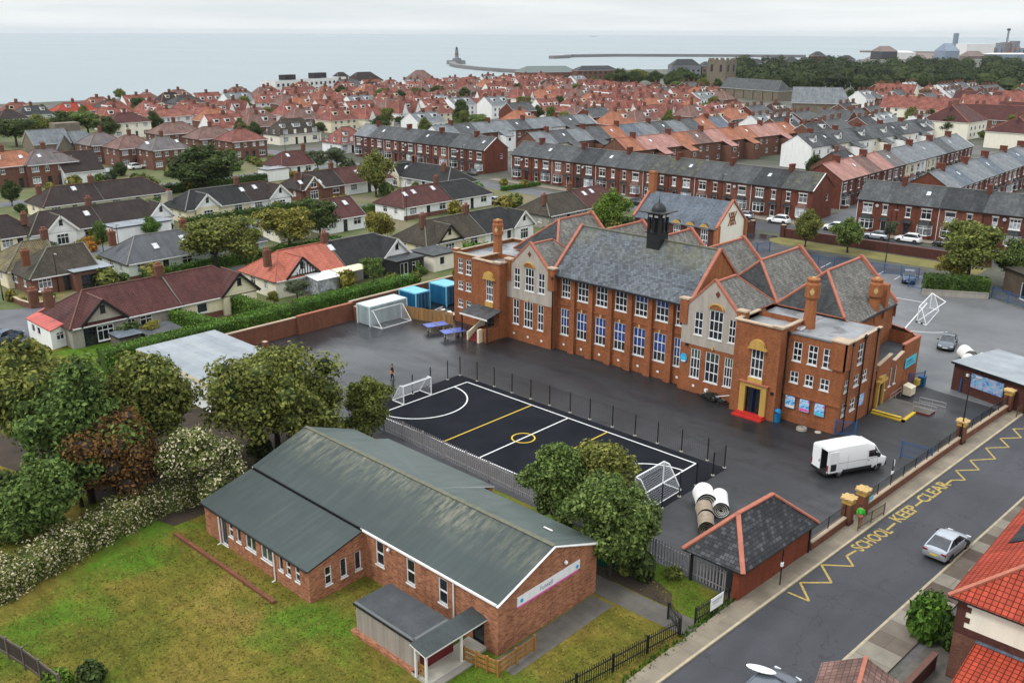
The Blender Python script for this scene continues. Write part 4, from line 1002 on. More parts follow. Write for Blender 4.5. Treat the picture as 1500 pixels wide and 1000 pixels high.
HW.poly([(wx1,wy,wze),(wx1,yf,wze),(wx1,yf,wzt - .1)],HB); wall(HW,(wx0,yf),(wx0,wy),0,wze,HB); HW.poly([(wx0,yf,wze),(wx0,wy,wze),(wx0,yf,wzt - .1)],HB)
part('wall',HW,H_)
HR = MB()
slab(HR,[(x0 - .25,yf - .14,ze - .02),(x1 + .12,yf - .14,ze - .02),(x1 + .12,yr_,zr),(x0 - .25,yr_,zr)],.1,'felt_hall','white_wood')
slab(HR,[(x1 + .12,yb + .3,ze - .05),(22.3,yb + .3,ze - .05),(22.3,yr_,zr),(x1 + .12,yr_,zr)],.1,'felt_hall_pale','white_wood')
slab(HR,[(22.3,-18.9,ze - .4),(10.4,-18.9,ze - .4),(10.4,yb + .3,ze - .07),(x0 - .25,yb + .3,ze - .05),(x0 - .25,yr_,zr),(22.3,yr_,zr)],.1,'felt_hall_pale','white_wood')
slab(HR,[(wx0 - .35,wy - .14,wze - .02),(wx1 + .12,wy - .14,wze - .02),(wx1 + .12,yf - .28,wzt - .12),(wx0 - .35,yf - .28,wzt - .12)],.1,'felt_hall','black_metal')
HR.bar((x0 - .2,yr_,zr + .02),(x1 + .1,yr_,zr + .02),.3,.05,'ridge_lichen')
HR.bar((x0,yf - .17,ze - .1),(20.5,yf - .17,ze - .1),.06,.24,'black_metal'); HR.box(30.2,30.9,-22.6,-22.5,4.53,4.58,'turf_roll')
part('roof',HR,H_)
wall_ = MB(); wall(wall_,(22.3,yb),(22.3,-19.1),0,3.2,HB); wall(wall_,(22.3,-19.1),(10.5,-19.1),0,3.1,HB); wall(wall_,(10.5,-19.1),(10.5,yb),0,3.2,HB); part('rear_wall',wall_,H_)
g = MB(); g.bar((20.8,yf - .18,ze - .1),(x1,yf - .18,ze - .1),.1,.12,'white_upvc'); g.bar((wx0,wy - .17,wze - .08),(wx1,wy - .17,wze - .08),.1,.1,'black_metal')
g.bar((x1 + .14,yf - .25,ze - .14),(x1 + .14,yr_,zr - .06),.05,.16,'white_upvc',(1,0,0)); g.bar((x1 + .14,yb + .25,ze - .14),(x1 + .14,yr_,zr - .06),.05,.16,'white_upvc',(1,0,0)); parts('gutter',g,H_)
for x,y,h in ((29.2,yf - .08,3.4),(16.9,wy - .08,2.2),(10.15,wy - .1,2.2)):
    p_ = MB(); p_.tube((0,0,0),(0,0,h),.05,'white_upvc',8); p_.tube((0,-.02,.05),(0,-.25,.02),.05,'white_upvc',6); part('drainpipe',p_,H_,(x,y,0))
BN = MB(); BN.box(.0,.05,-2.85,2.85,.12,.72,'paint_white'); BN.box(.0,.055,-2.85,2.7,0,.117,'banner_pink')
bn = part('banner',BN,H_,(x1 + .01,-25.0,2.45))
tm = text_mesh('Fulwell',.42,'letter_navy'); o = part('lettering',tm,bn,(.056,-.9,.27)); o.rotation_euler = (R(90),0,R(90))
mb = MB(); mb.lathe([(.12,0),(.12,.04)],'crest_blue',(0,0),12); o = part('emblem',mb,bn,(.055,-2.5,.42)); o.rotation_euler = (0,R(90),0); o = part('emblem',mb,bn,(.055,2.55,.36)); o.rotation_euler = (0,R(90),0)
mb = MB(); mb.lathe([(.1,0),(.13,.1),(.05,.22)],'white_upvc',(0,0),10); part('floodlight',mb,H_,(x1 + .12,-23.6,3.55)); part('floodlight',mb,H_,(23.3,yf - .14,3.0))
AN = MB(); ax0,ax1,ay0,ay1 = 25.1,30.75,-33.55,-31.0
wall(AN,(ax0,ay0),(ax1,ay0),.2,1.95,'panel_beige'); wall(AN,(ax1,ay0),(ax1,ay1),.2,1.9,'door_red'); wall(AN,(ax0,ay1),(ax0,ay0),.2,1.9,'panel_beige'); wall(AN,(ax1,ay1),(ax0,ay1),.2,1.9,'panel_beige'); AN.box(ax0 - .25,ax1 + .1,ay0 - .3,ay0 + .1,0,.2,HB)
part('annexe_wall',AN,H_)
AR = MB(); AR.box(ax0 - .12,ax1 - .35,ay0 - .12,ay1 + .15,1.9,2.06,'black_metal','felt_dark'); AR.bar((ax0 - .05,ay0 - .02,2.08),(ax1 - .4,ay0 - .02,2.08),.16,.06,'felt_lap'); AR.bar((ax1 - .45,ay0,2.08),(ax1 - .45,ay1,2.08),.2,.06,'felt_lap')
part('annexe_roof',AR,H_)
PR = MB(); slab(PR,[(ax1 - .1,-34.15,2.35),(31.95,-34.15,2.1),(31.95,yf,2.1),(ax1 - .1,yf,2.35)],.1,'felt_porch','white_wood'); part('porch_roof',PR,H_)
PP = MB()
for x,y in ((31.75,-33.95),(30.9,-33.95),(31.75,-31.3)): PP.box(x - .06,x + .06,y - .06,y + .06,.2,2.1,'white_wood')
parts('porch_post',PP,H_)
PF = MB(); PF.box(30.4,31.9,-33.9,yf - .02,0,.2,'concrete_pale'); PF.box(31.903,32.3,-33.9,-30.9,0,.12,'concrete'); part('porch_floor',PF,H_)
mb = MB()
for z in (.45,.75,1.0): mb.bar((30.55,-33.8,z),(31.6,-33.8,z),.04,.16,'wood_new')
part('porch_rail',mb,H_)
FN = MB()
fp = [(31.75,-31.1),(32.6,-30.95),(34.05,-30.7),(34.0,-27.6)]
for p in [fp[0],fp[1],((fp[1][0] + fp[2][0]) / 2,(fp[1][1] + fp[2][1]) / 2),fp[2],(34.02,-29.2),fp[3]]: FN.box(p[0] - .06,p[0] + .06,p[1] - .06,p[1] + .06,0,1.12,'wood_new')
for a,b in zip(fp,fp[1:]):
    for z in (.3,.62,.95): FN.bar((a[0],a[1],z),(b[0],b[1],z),.04,.2,'wood_new')
single('timber_fence',FN,'low orange timber rail fence around the corner of the green roofed hall','fence')
ED = MB()
for p,q in ((L(258,784),L(330,833)),(L(330,833),L(402,884))): ED.bar((p[0],p[1],.1),(q[0],q[1],.1),.25,.22,'wall_brick')
single('edging_wall',ED,'low crumbling brick edging across the lawn in front of the hall','low wall')
SH = thing('bike_store','small brick store with grey slate hipped roof and pink ridge tiles beside the pavement','store')
a0,a1,b0,b1,ze,zr = 36.4,40.4,-15.2,-6.6,2.45,4.55
mb = MB(); dx = .55
P4 = [(a0,b0),(a1 - .35,b0),(a1 + .2,b1),(a0 + .5,b1)]
wall(mb,P4[1],P4[2],0,ze,'shed_brick'); wall(mb,P4[2],P4[3],0,ze,'shed_brick'); wall(mb,P4[3],(a0 + .3,-10.5),0,ze,'shed_brick'); wall(mb,(a0 + 3.2,b0),P4[1],0,ze,'shed_brick')
mb.box(a0 + .06,a0 + .2,b0 + .06,b0 + .2,0,ze,'black_metal'); mb.bar((40.2,-11.7,1.02),(40.32,-10.1,1.02),.03,.1,'paint_worn')
part('wall',mb,SH)
mb = MB(); e = .35; q = [(a0 - e,b0 - e,2.35),(a1 - .3 + e,b0 - e,2.35),(a1 + .22 + e,b1 + e,2.35),(a0 + .45 - e,b1 + e,2.35)]; r0 = (38.2,-12.6,zr); r1 = (38.55,-8.6,zr)
slab(mb,[q[1],q[2],r1,r0],.1,'slate_shed','black_metal'); slab(mb,[q[3],q[0],r0,r1],.1,'slate_shed','black_metal'); slab(mb,[q[0],q[1],r0],.1,'slate_shed','black_metal'); slab(mb,[q[2],q[3],r1],.1,'slate_shed','black_metal'); part('roof',mb,SH)
mb = MB()
for c,r in ((q[0],r0),(q[1],r0),(q[2],r1),(q[3],r1),(r0,r1)): mb.bar((c[0],c[1],c[2] + .04),(r[0],r[1],r[2] + .04),.3,.12,'ridge_clay')
part('ridge_tiles',mb,SH)
mb = MB(); mb.tube((0,0,0),(0,0,2.3),.06,'black_metal',8); part('drainpipe',mb,SH,(40.65,-6.75,0))
S2 = thing('flat_roofed_store','brick store with pale metal sheet roof and blue mosaic panel by the far gate pillars','store')
mb = MB(); p0,p1 = (36.7,32.6),(44.2,30.3); u = Vector((p1[0] - p0[0],p1[1] - p0[1])).normalized(); nn = Vector((-u.y,u.x)); D = 7.0
cs = [p0,p1,(p1[0] + nn.x * D,p1[1] + nn.y * D),(p0[0] + nn.x * D,p0[1] + nn.y * D)]
for i in range(4): wall(mb,cs[i],cs[(i + 1) % 4],0,2.75,'dark_brick')
part('wall',mb,S2)
mb = MB(); ce = [(c[0] + (c[0] - sum(k[0] for k in cs) / 4) * .06,c[1] + (c[1] - sum(k[1] for k in cs) / 4) * .09) for c in cs]; mb.prism(ce,2.753,2.98,'black_metal','metal_sheet'); part('roof',mb,S2)
def mosaic(n):
    t = NT(n); b = t.add('ShaderNodeTexVoronoi'); b.inputs['Scale'].default_value = 4.5; t.link(t.obj(),b.inputs['Vector'])
    s = t.add('ShaderNodeSeparateColor'); t.link(b.outputs['Color'],s.inputs[0])
    t.col(t.ramp(s.outputs[0],[(.2,(.10,.22,.50)),(.45,(.38,.46,.62)),(.6,(.45,.38,.52)),(.8,(.16,.42,.58))])); t.rough(.3); return t.m
MATS['mosaic'] = mosaic('mosaic')
mb = MB(); mb.box(2.0,5.4,-.06,-.005,.95,2.35,'mosaic'); mb.box(1.5,1.75,-.2,-.005,1.9,2.15,'white_upvc'); part('mosaic_panel',mb,S2,(p0[0],p0[1],0),math.atan2(u.y,u.x))
S3 = thing('slate_roofed_store','dark slate roofed store behind the pale metal roof at the right edge','store')
mb = MB(); roof(mb,0,9,0,5,2.6,4.6,2.5,0,2.5,'slate_dark',ridge='ridge_clay',rw=.3); part('roof',mb,S3); mb = MB(); mb.box(.1,8.9,.1,4.9,0,2.6,'dark_brick'); part('wall',mb,S3); S3.location = (41.2,40.2,0); S3.rotation_euler = (0,0,R(-5))
HU = thing('modular_classroom','white flat roofed modular classroom with grey sheet roof behind the trees','classroom')
mb = MB(); hx0,hx1,hy0,hy1 = -25.2,-11.0,-22.3,-13.9
face(mb,HU,(hx0,hy0),(hx1,hy0),0,2.75,'render_white',[(s,1.0,1.1,1.1,'pane2') for s in (2,4.5,7,9.5,12)]); wall(mb,(hx1,hy0),(hx1,hy1),0,2.75,'render_white'); wall(mb,(hx1,hy1),(hx0,hy1),0,2.75,'render_white'); wall(mb,(hx0,hy1),(hx0,hy0),0,2.75,'render_white'); part('wall',mb,HU)
mb = MB(); mb.box(hx0 - .25,hx1 + .25,hy0 - .25,hy1 + .25,2.75,3.15,'render_cream','metal_sheet'); part('roof',mb,HU)
def container(name,label,loc,rz,l,w,h,side,top,doors=True):
    t = thing(name,label,'container',loc,rz)
    mb = MB(); mb.box(-l / 2,l / 2,-w / 2,w / 2,.1,h,side,top)
    for sx in (-1,1):
        for sy in (-1,1): mb.box(sx * (l / 2 + .02) - .08,sx * (l / 2 + .02) + .08,sy * (w / 2 + .02) - .08,sy * (w / 2 + .02) + .08,0,h - .02,top)
    mb.box(-l / 2,l / 2,-w / 2 - .04,-w / 2 - .003,h - .16,h + .02,top); mb.box(-l / 2,l / 2,w / 2 + .003,w / 2 + .04,h - .16,h + .02,top); mb.box(-l / 2 - .04,-l / 2 - .003,-w / 2,w / 2,h - .16,h + .02,top); mb.box(l / 2 + .003,l / 2 + .04,-w / 2,w / 2,h - .16,h + .02,top)
    part('body',mb,t)
    if doors:
        for s in (-1,1):
            mb = MB(); mb.box(l / 2 + .005,l / 2 + .06,s * w * .25 - w * .22,s * w * .25 + w * .22,.2,h - .25,side)
            for k in (-.12,.12): mb.tube((l / 2 + .09,s * w * .25 + k * w,.25),(l / 2 + .09,s * w * .25 + k * w,h - .3),.025,'galv',6)
            part('door',mb,t)
    return t
c0 = L(542,478); c1 = L(592,463)
ct = container('storage_container','long pale grey storage container by the brick wall behind the white goal',(c0[0] - 1.15 + .1,(c0[1] + c1[1]) / 2,0),R(90),5.8,2.4,2.5,'container_pale','container_pale_top',False)
container('storage_container','smaller blue storage container nearer the pale grey one behind the timber fence',(-24.4,14.2,0),R(0),3.2,2.3,2.4,'container_blue','container_top')
container('storage_container','blue storage container against the end of the brick school',(-23.3,18.6,0),R(0),3.2,2.5,2.7,'container_blue','container_top')
mb = MB()
p,q = Vector(L(591,465)),Vector(L(664,476)); d = (q - p); n = int(d.length / .32)
for i in range(n):
    a = p + d * (i / n); b = p + d * ((i + .93) / n); hh = 1.55 + .05 * RNG.random(); nn = Vector((-d.y,d.x)).normalized() * (.03 if i % 2 else .0)
    mb.bar((a.x + nn.x,a.y + nn.y,hh / 2),(b.x + nn.x,b.y + nn.y,hh / 2),.03,hh,'wood_fence')
mb.bar((p.x,p.y + .06,1.2),(q.x,q.y + .06,1.2),.05,.1,'wood_fence')
single('timber_fence',mb,'golden timber board fence between the pale container and the brick school','fence')
mb = MB()
for i in range(14):
    x,y = -20.5 + RNG.random() * 3,13.0 + RNG.random() * 3; w = .3 + .5 * RNG.random(); mb.bar((x - w,y,.3 + .5 * RNG.random()),(x + w,y + RNG.uniform(-.6,.6),.4 + .6 * RNG.random()),.5,.12,RNG.choice(['turf_roll','white_upvc','galv','concrete_pale']))
single('scrap_pile',mb,'pile of pale boards and rubble behind the timber board fence','rubble')
def wall_run(name,pts,h,th,m,cap,label,cat='wall',caph=.1,z0=0,capw=None):
    t = thing(name,label,cat,(0,0,0))
    mb = MB(); ck = MB()
    for a,b in zip(pts,pts[1:]):
        mb.bar((a[0],a[1],z0 + h / 2),(b[0],b[1],z0 + h / 2),th,h,m); ck.bar((a[0],a[1],z0 + h + caph / 2),(b[0],b[1],z0 + h + caph / 2),capw or th + .08,caph,cap)
    part('wall',mb,t); part('coping',ck,t); return t
wall_run('boundary_wall',[(-26.2,-14),(-26.1,-2.8)],2.0,.34,'wall_brick','coping_pale','left run of orange brick boundary wall below the tall hedge')
wall_run('boundary_wall',[(-25.75,-2.9),(-25.85,5.2)],2.2,.36,'wall_brick','ridge_clay','taller orange brick wall run ending at the pale grey container')
wall_run('boundary_wall',[(-26.4,5.2),(-26.6,23)],2.2,.34,'wall_brick','coping_pale','brick boundary wall behind the blue containers')
for p in (L(390,524),L(523,470)):
    mb = MB(); mb.box(p[0] - .3,p[0] + .3,p[1] - .25,p[1] + .25,0,1.9,'wall_brick','coping_pale'); single('wall_pier',mb,'brick pier against the orange wall, ' + ('near the tree covered classroom' if p[1] < 0 else 'beside the pale grey container'),'pier')
pil = [L(1241,768),L(1262,755),L(1407,650),L(1476,603),L(1491,592)]
PILN = ['stone capped brick gate pillar nearest the small slate roofed store','stone capped brick gate pillar beside the person in green','single stone capped brick pillar halfway along the roadside wall','stone capped gate pillar in front of the blue mosaic panel','last stone capped gate pillar at the right edge']
for p,lb in zip(pil,PILN):
    t = thing('gate_pillar',lb,'pillar',(p[0] - .1,p[1],0),R(-3),'stone capped pillars along the road wall')
    mb = MB(); mb.box(-.34,.34,-.34,.34,0,1.75,'wall_brick'); mb.box(-.38,.38,-.38,.38,0,.35,'dark_brick'); part('shaft',mb,t)
    mb = MB(); mb.box(-.36,.36,-.36,.36,1.753,2.1,'ochre_stone'); mb.box(-.46,.46,-.46,.46,2.103,2.25,'cap_stone'); mb.lathe([(.62,2.25),(.05,2.42)],'cap_stone',(0,0),4,False); part('cap',mb,t)
def railing_wall(p,q,label,mesh=True):
    t = thing('railed_wall',label,'wall',(0,0,0),0,'railed dwarf walls along the road')
    d = Vector((q[0] - p[0],q[1] - p[1])); Ln = d.length; d.normalize()
    mb = MB(); mb.bar((p[0],p[1],.35),(q[0],q[1],.35),.3,.7,'wall_brick'); part('wall',mb,t)
    mb = MB(); mb.bar((p[0],p[1],.75),(q[0],q[1],.75),.36,.1,'coping_pale'); part('coping',mb,t)
    mb = MB(); n = max(2,round(Ln / 2.1))
    for i in range(n + 1):
        x,y = p[0] + d.x * Ln * i / n,p[1] + d.y * Ln * i / n; mb.tube((x,y,.8),(x,y,1.75),.035,'black_metal',6)
    for z in (.95,1.7): mb.bar((p[0],p[1],z),(q[0],q[1],z),.03,.04,'black_metal')
    k = int(Ln / .16)
    for i in range(k): x,y = p[0] + d.x * Ln * i / k,p[1] + d.y * Ln * i / k; mb.tube((x,y,.9),(x,y,1.72),.011,'black_metal',4)
    part('railing',mb,t)
rx = lambda b: wallA(b) + .1
railing_wall((40.55,-6.4),(pil[0][0] - .1,pil[0][1] - .4),'railed brick dwarf wall between the slate roofed store and the first gate pillar')
railing_wall((pil[1][0] - .1,pil[1][1] + .4),(pil[2][0] - .1,pil[2][1] - .4),'longest railed brick dwarf wall beside the white van')
railing_wall((pil[2][0] - .1,pil[2][1] + .4),(pil[3][0] - .1,pil[3][1] - .4),'railed brick dwarf wall in front of the blue mosaic panel')
railing_wall((pil[4][0] - .1,pil[4][1] + .4),(pil[4][0] + 1.6,pil[4][1] + 22),'railed brick dwarf wall leaving the right edge')
mb = MB(); mb.box(0,.03,-.35,.35,0,.4,'sign_cyan'); mb.box(.031,.035,-.3,.3,.02,.14,'paint_white'); single('notice_board',mb,'small turquoise notice on the wall beside the gate pillar','sign',None,(pil[1][0] + .2,pil[1][1] + .9,.95))
def guard(p,q,label):
    d = Vector((q[0] - p[0],q[1] - p[1])); Ln = d.length; d.normalize(); mb = MB(); n = max(2,round(Ln / 1.9))
    for i in range(n + 1): x,y = p[0] + d.x * Ln * i / n,p[1] + d.y * Ln * i / n; mb.tube((x,y,.1),(x,y,1.15),.04,'bronze_rail',8)
    for z in (.35,1.05): mb.bar((p[0],p[1],z),(q[0],q[1],z),.04,.05,'bronze_rail')
    k = int(Ln / .15)
    for i in range(k): x,y = p[0] + d.x * Ln * i / k,p[1] + d.y * Ln * i / k; mb.tube((x,y,.35),(x,y,1.05),.011,'bronze_rail',4)
    single('guard_rail',mb,label,'railing','pavement guard rails')
guard(L(1256,779),L(1294,756),'brown pavement guard rail beside the person in green'); guard(L(1488,613),L(1520,592),'brown pavement guard rail at the right edge by the far gate')
PA = thing('palisade_fence','long galvanised palisade fence between the green roofed hall and the football pitch','fence')
def palisade(par,p,q,h,m,step=.24,w=.09,rail='galv'):
    d = Vector((q[0] - p[0],q[1] - p[1])); Ln = d.length; d.normalize(); mb = MB(); k = int(Ln / step)
    for i in range(k):
        x,y = p[0] + d.x * Ln * (i + .5) / k,p[1] + d.y * Ln * (i + .5) / k
        a = (x - d.x * w / 2,y - d.y * w / 2); b = (x + d.x * w / 2,y + d.y * w / 2); n = (-d.y * .012,d.x * .012)
        mb.box_ = None
        lo = [(a[0] - n[0],a[1] - n[1]),(b[0] - n[0],b[1] - n[1]),(b[0] + n[0],b[1] + n[1]),(a[0] + n[0],a[1] + n[1])]
        v = [(c[0],c[1],.06) for c in lo] + [(c[0],c[1],h - .12) for c in lo] + [(x - n[0],y - n[1],h),(x + n[0],y + n[1],h)]
        mb.grid(v,[(0,1,5,4),(1,2,6,5),(2,3,7,6),(3,0,4,7),(4,5,8),(6,7,9),(5,6,9,8),(7,4,8,9)],m)
    part('pales',mb,par)
    mb = MB(); n = (-d.y * .05,d.x * .05)
    for z in (.35,h - .35): mb.bar((p[0] + n[0],p[1] + n[1],z),(q[0] + n[0],q[1] + n[1],z),.05,.06,rail)
    part('rails',mb,par)
    k = max(1,round(Ln / 2.75))
    for i in range(k + 1):
        mb = MB(); x,y = p[0] + d.x * Ln * i / k + n[0] * 1.6,p[1] + d.y * Ln * i / k + n[1] * 1.6; mb.box(x - .05,x + .05,y - .05,y + .05,0,h - .1,rail); part('post',mb,par)
palisade(PA,(-2.3,-13.4),(38.9,-14.9),1.75,'galv')
BF = thing('black_railing','black vertical bar railing along the lawn beside the pavement','fence')
palisade(BF,(37.2,-34),(39.35,-20.6),1.35,'black_metal',.17,.045,'black_metal')
BG = thing('black_gate','black bar gate standing open at the end of the hall path','gate'); palisade(BG,(39.3,-20.4),(37.9,-19.6),1.3,'black_metal',.17,.045,'black_metal')
BF2 = thing('black_railing','short black railing with a white board beside the slate roofed store','fence'); palisade(BF2,(39.45,-19.0),(39.75,-15.6),1.35,'black_metal',.17,.045,'black_metal')
mb = MB(); mb.box(0,.03,-.65,.65,0,.85,'paint_white'); mb.box(.031,.034,-.5,.5,.55,.62,'galv'); mb.box(.031,.034,-.5,.2,.4,.44,'galv'); single('white_board',mb,'white notice board fixed to the short black railing','sign',None,(39.72,-17.2,.5),R(-4))
def blue_panel(p,q,h,label):
    t = thing('blue_railing',label,'fence',(0,0,0),0,'blue school railings')
    d = Vector((q[0] - p[0],q[1] - p[1])); Ln = d.length; d.normalize(); mb = MB()
    k = max(2,int(Ln / .14))
    for i in range(k + 1):
        x,y = p[0] + d.x * Ln * i / k,p[1] + d.y * Ln * i / k; mb.tube((x,y,.1),(x,y,h),.014,'blue_metal',4)
    for z in (.2,h - .15): mb.bar((p[0],p[1],z),(q[0],q[1],z),.03,.05,'blue_metal')
    part('bars',mb,t)
    for i in range(max(1,round(Ln / 2.6)) + 1):
        s = Ln * i / max(1,round(Ln / 2.6)); mb = MB(); mb.box(-.05,.05,-.05,.05,0,h + .06,'blue_metal'); part('post',mb,t,(p[0] + d.x * s,p[1] + d.y * s,0))
blue_panel(L(1319,669),L(1363,680),1.5,'blue railing gate panel standing inside the long roadside wall')
blue_panel(L(1222,637),L(1252,640),1.5,'blue railing gate at the corner of the right school wing')
blue_panel(L(1329,570),L(1352,566),1.7,'blue gate panel behind the annex end')
blue_panel(L(1405,575),L(1430,566),1.5,'blue railing at the corner of the metal roofed store')
blue_panel(L(1090,372),L(1127,368),1.6,'blue railing left of the car park entrance'); blue_panel(L(1175,386),L(1345,408),1.6,'long blue railing between car park and rear yard'); blue_panel(L(1330,420),L(1352,426),1.8,'blue gate beside the parked navy car'); blue_panel(L(1452,436),L(1500,452),1.6,'blue railing in front of the dark brick building')
PN = [L(x,y) for x,y in ((674,549.6),(699,558),(724,566),(750,575),(777.5,584),(805,593.5),(835,604),(864,614),(897,625),(930,638),(963,649),(998,661),(1036,674),(1061,685),(1044,696),(1019.5,711),(995,727),(969,744),(942,755),(656,556),(631,566),(604.6,577),(577,585))]
mb = MB(); mb.tube((0,0,0),(0,0,2.05),.055,'black_metal',8); mb.lathe([(.06,2.05),(.02,2.09)],'black_metal',(0,0),8); pm = mb.mesh('post'); mb = MB(); mb.lathe([(.16,.0),(.15,.05)],'concrete_pale',(0,0),10); bm_ = mb.mesh('footing')
for i,p in enumerate(PN):
    t = thing('fence_post','slim black fence post standing along the edge of the black football pitch','post',(p[0],p[1],.012),0,'black posts around the football pitch'); part('post',pm,t); part('footing',bm_,t)
mb = MB()
for a,b in zip(PN[:18],PN[1:19]):
    d = Vector((b[0] - a[0],b[1] - a[1])); n = max(1,int(d.length / .2))
    for i in range(n): x,y = a[0] + d.x * i / n,a[1] + d.y * i / n; mb.bar((x,y,.1),(x,y,1.95),.007,.007,'black_metal')
    for k in range(10): mb.bar((a[0],a[1],.1 + k * .205),(b[0],b[1],.1 + k * .205),.007,.007,'black_metal')
single('mesh_fence',mb,'fine black wire mesh stretched between the posts round the pitch','fence')
def goal(p,q,back,h,label,deep_top=.5,r=.045,weights=False):
    "p, q: post feet; back: unit vector away from the pitch"
    t = thing('football_goal',label,'goal'); p,q,bk = Vector((p[0],p[1],0)),Vector((q[0],q[1],0)),Vector((back[0],back[1],0)); D = 1.7; Z = Vector((0,0,1))
    mb = MB(); z0 = Vector((0,0,.05))
    P,Q = p + Z * h,q + Z * h; Pb,Qb = p + bk * D + z0,q + bk * D + z0; Pt,Qt = P + bk * deep_top - Z * .05,Q + bk * deep_top - Z * .05
    for a,b in ((p,P),(q,Q),(P,Q)): mb.tube(a,b,r * 1.25,'white_metal',8)
    for a,b in ((P,Pt),(Q,Qt),(Pt,Pb),(Qt,Qb),(p + z0,Pb),(q + z0,Qb),(Pb,Qb)): mb.tube(a,b,r,'white_metal',6)
    part('frame',mb,t)
    nb = MB(); wv = q - p
    def quad(A,B,C,Dd,nu,nv):
        for i in range(nu + 1): a = A.lerp(B,i / nu); b = Dd.lerp(C,i / nu); nb.bar(a,b,.009,.009,'net')
        for j in range(1,nv): a = A.lerp(Dd,j / nv); b = B.lerp(C,j / nv); nb.bar(a,b,.009,.009,'net')
    quad(Pt,Qt,Qb,Pb,24,14); quad(P,Q,Qt,Pt,24,3)
    quad(p,P,Pt,Pb,12,8); quad(q,Q,Qt,Qb,12,8)
    part('net',nb,t)
    if weights:
        mb = MB()
        for c in (p,p + bk * .9): mb.box(c.x - .12,c.x + .12,c.y - .12,c.y + .12,0,.2,'plastic_black')
        parts('weight',mb,t)
    return t
goal((27.4,-8.7),(27.4,-4.9),(1,0),1.95,'white goal at the near end of the pitch beside the turf rolls')
goal((0,-8.5),(0,-4.95),(-1,0),1.9,'white goal at the far left end of the pitch by the person in orange')
goal(L(545,478),L(588,466),(1,.1),1.95,'white goal leaning against the long pale grey container',.35)
ga,gb = L(1343,472),L(1362,451); goal(ga,gb,(.8,-.35),2.0,'white goal with diagonal bar on the rear school yard',.5,.045,True)
mb = MB(); a,b = Vector((*L(1343,472),.1)),Vector((*L(1382,463),1.9)); mb.tube(a,b,.05,'white_metal',6); a2 = Vector((gb[0],gb[1],2.0)); mb.tube(a2,b,.05,'white_metal',6); single('goal_frame',mb,'loose white goal frame bars resting on the rear yard goal','goal')
for i,(c,lb) in enumerate((((-15.2,9.5),'blue outdoor table tennis table nearer the timber fence'),((-11.9,9.2),'blue outdoor table tennis table beside the school porch steps'))):
    t = thing('table_tennis_table',lb,'table',(c[0],c[1],0),R(72),'outdoor table tennis tables')
    mb = MB(); mb.box(-1.37,1.37,-.76,.76,.72,.78,'table_blue'); mb.box(-1.37,1.37,-.012,.012,.781,.784,'paint_white')
    for y in (-.75,.735): mb.box(-1.37,1.37,y,y + .02,.781,.784,'paint_white')
    part('tabletop',mb,t)
    mb = MB(); mb.box(-.012,.012,-.85,.85,.785,.92,'galv'); part('net',mb,t)
    for x in (-.85,.85):
        for y in (-.35,.35): mb = MB(); mb.tube((x,y,0),(x,y,.72),.12,'concrete_pale',10); part('leg',mb,t)
def roll(p,q,r,m,label,zc=None):
    zc = r if zc is None else zc; mb = MB(); a,b = Vector((p[0],p[1],zc)),Vector((q[0],q[1],zc)); d = (b - a).normalized(); u = d.cross(Vector((0,0,1))).normalized(); w = Vector((0,0,1)); n = 26
    def rad(k): return r * (1 + .03 * math.sin(k * 1.7) + .02 * math.sin(k * 4.1))
    for i in range(n):
        t0,t1 = 2 * math.pi * i / n,2 * math.pi * (i + 1) / n
        P = lambda c,t,s: c + (u * math.cos(t) + w * math.sin(t)) * rad(t) * s
        mid = (a + b) / 2
        mb.poly([P(a,t0,1),P(a,t1,1),P(mid,t1,.965),P(mid,t0,.965)],m,True); mb.poly([P(mid,t0,.965),P(mid,t1,.965),P(b,t1,1.01),P(b,t0,1.01)],m,True)
    for c,s in ((a,-1),(b,1)):
        N = 90; prev = None
        for i in range(N + 1):
            t = i / N * 2 * math.pi * 4; k = .2 + .78 * i / N
            if prev is not None:
                P = lambda tt,kk,e: c + (u * math.cos(tt) + w * math.sin(tt)) * rad(tt) * kk + d * s * e
                mb.poly([P(prev[0],prev[1] - .07,.02),P(prev[0],prev[1],.04),P(t,k,.04),P(t,k - .07,.02)],m)
            prev = (t,k)
        mb.poly([c + (u * math.cos(2 * math.pi * i / 20) + w * math.sin(2 * math.pi * i / 20)) * r * .97 for i in range(20)],'turf_dark')
    return single('turf_roll',mb,label,'roll','rolled up artificial turf')
q = L(1014,768)
roll((32.4,-6.6),(31.2,-5.2),.78,'turf_roll','big white backed turf roll at the back of the pile beside the pitch'); roll((33.6,-6.5),(32.3,-4.6),.62,'turf_roll','white backed turf roll on the right of the pile beside the pitch')
roll((33.3,-8.1),(32.4,-7.0),.62,'turf_roll_tan','torn tan turf roll in the middle of the pile beside the pitch'); roll((34.3,-9.6),(33.4,-8.3),.6,'turf_roll_tan','tan banded turf roll nearest the slate roofed store')
roll((35.5,41.8),(34.3,43.4),.75,'turf_roll','white backed turf roll in the pile near the metal roofed store, at the back'); roll((36.0,40.6),(35.3,41.6),.6,'turf_roll','white backed turf roll in the pile near the metal roofed store, in front'); roll((37.2,42.2),(36.2,43.6),.5,'turf_roll','smaller white turf roll on the right of the pile near the metal roofed store')
t = thing('litter_bin','bright blue domed litter bin against the right school tower','bin',(27.95,12.75,.012))
mb = MB(); mb.lathe([(.3,0),(.33,.06),(.33,.85),(.35,.88),(.35,.98),(.28,1.18),(.12,1.27),(.02,1.29)],'bin_blue',(0,0),18); part('body',mb,t)
mb = MB(); mb.box(-.16,.16,-.345,-.3,.9,1.05,'plastic_black'); part('opening',mb,t)
t = thing('planter_stand','bare post standing in a round stone planter in front of the posters','planter',(*L(1174,630),.012))
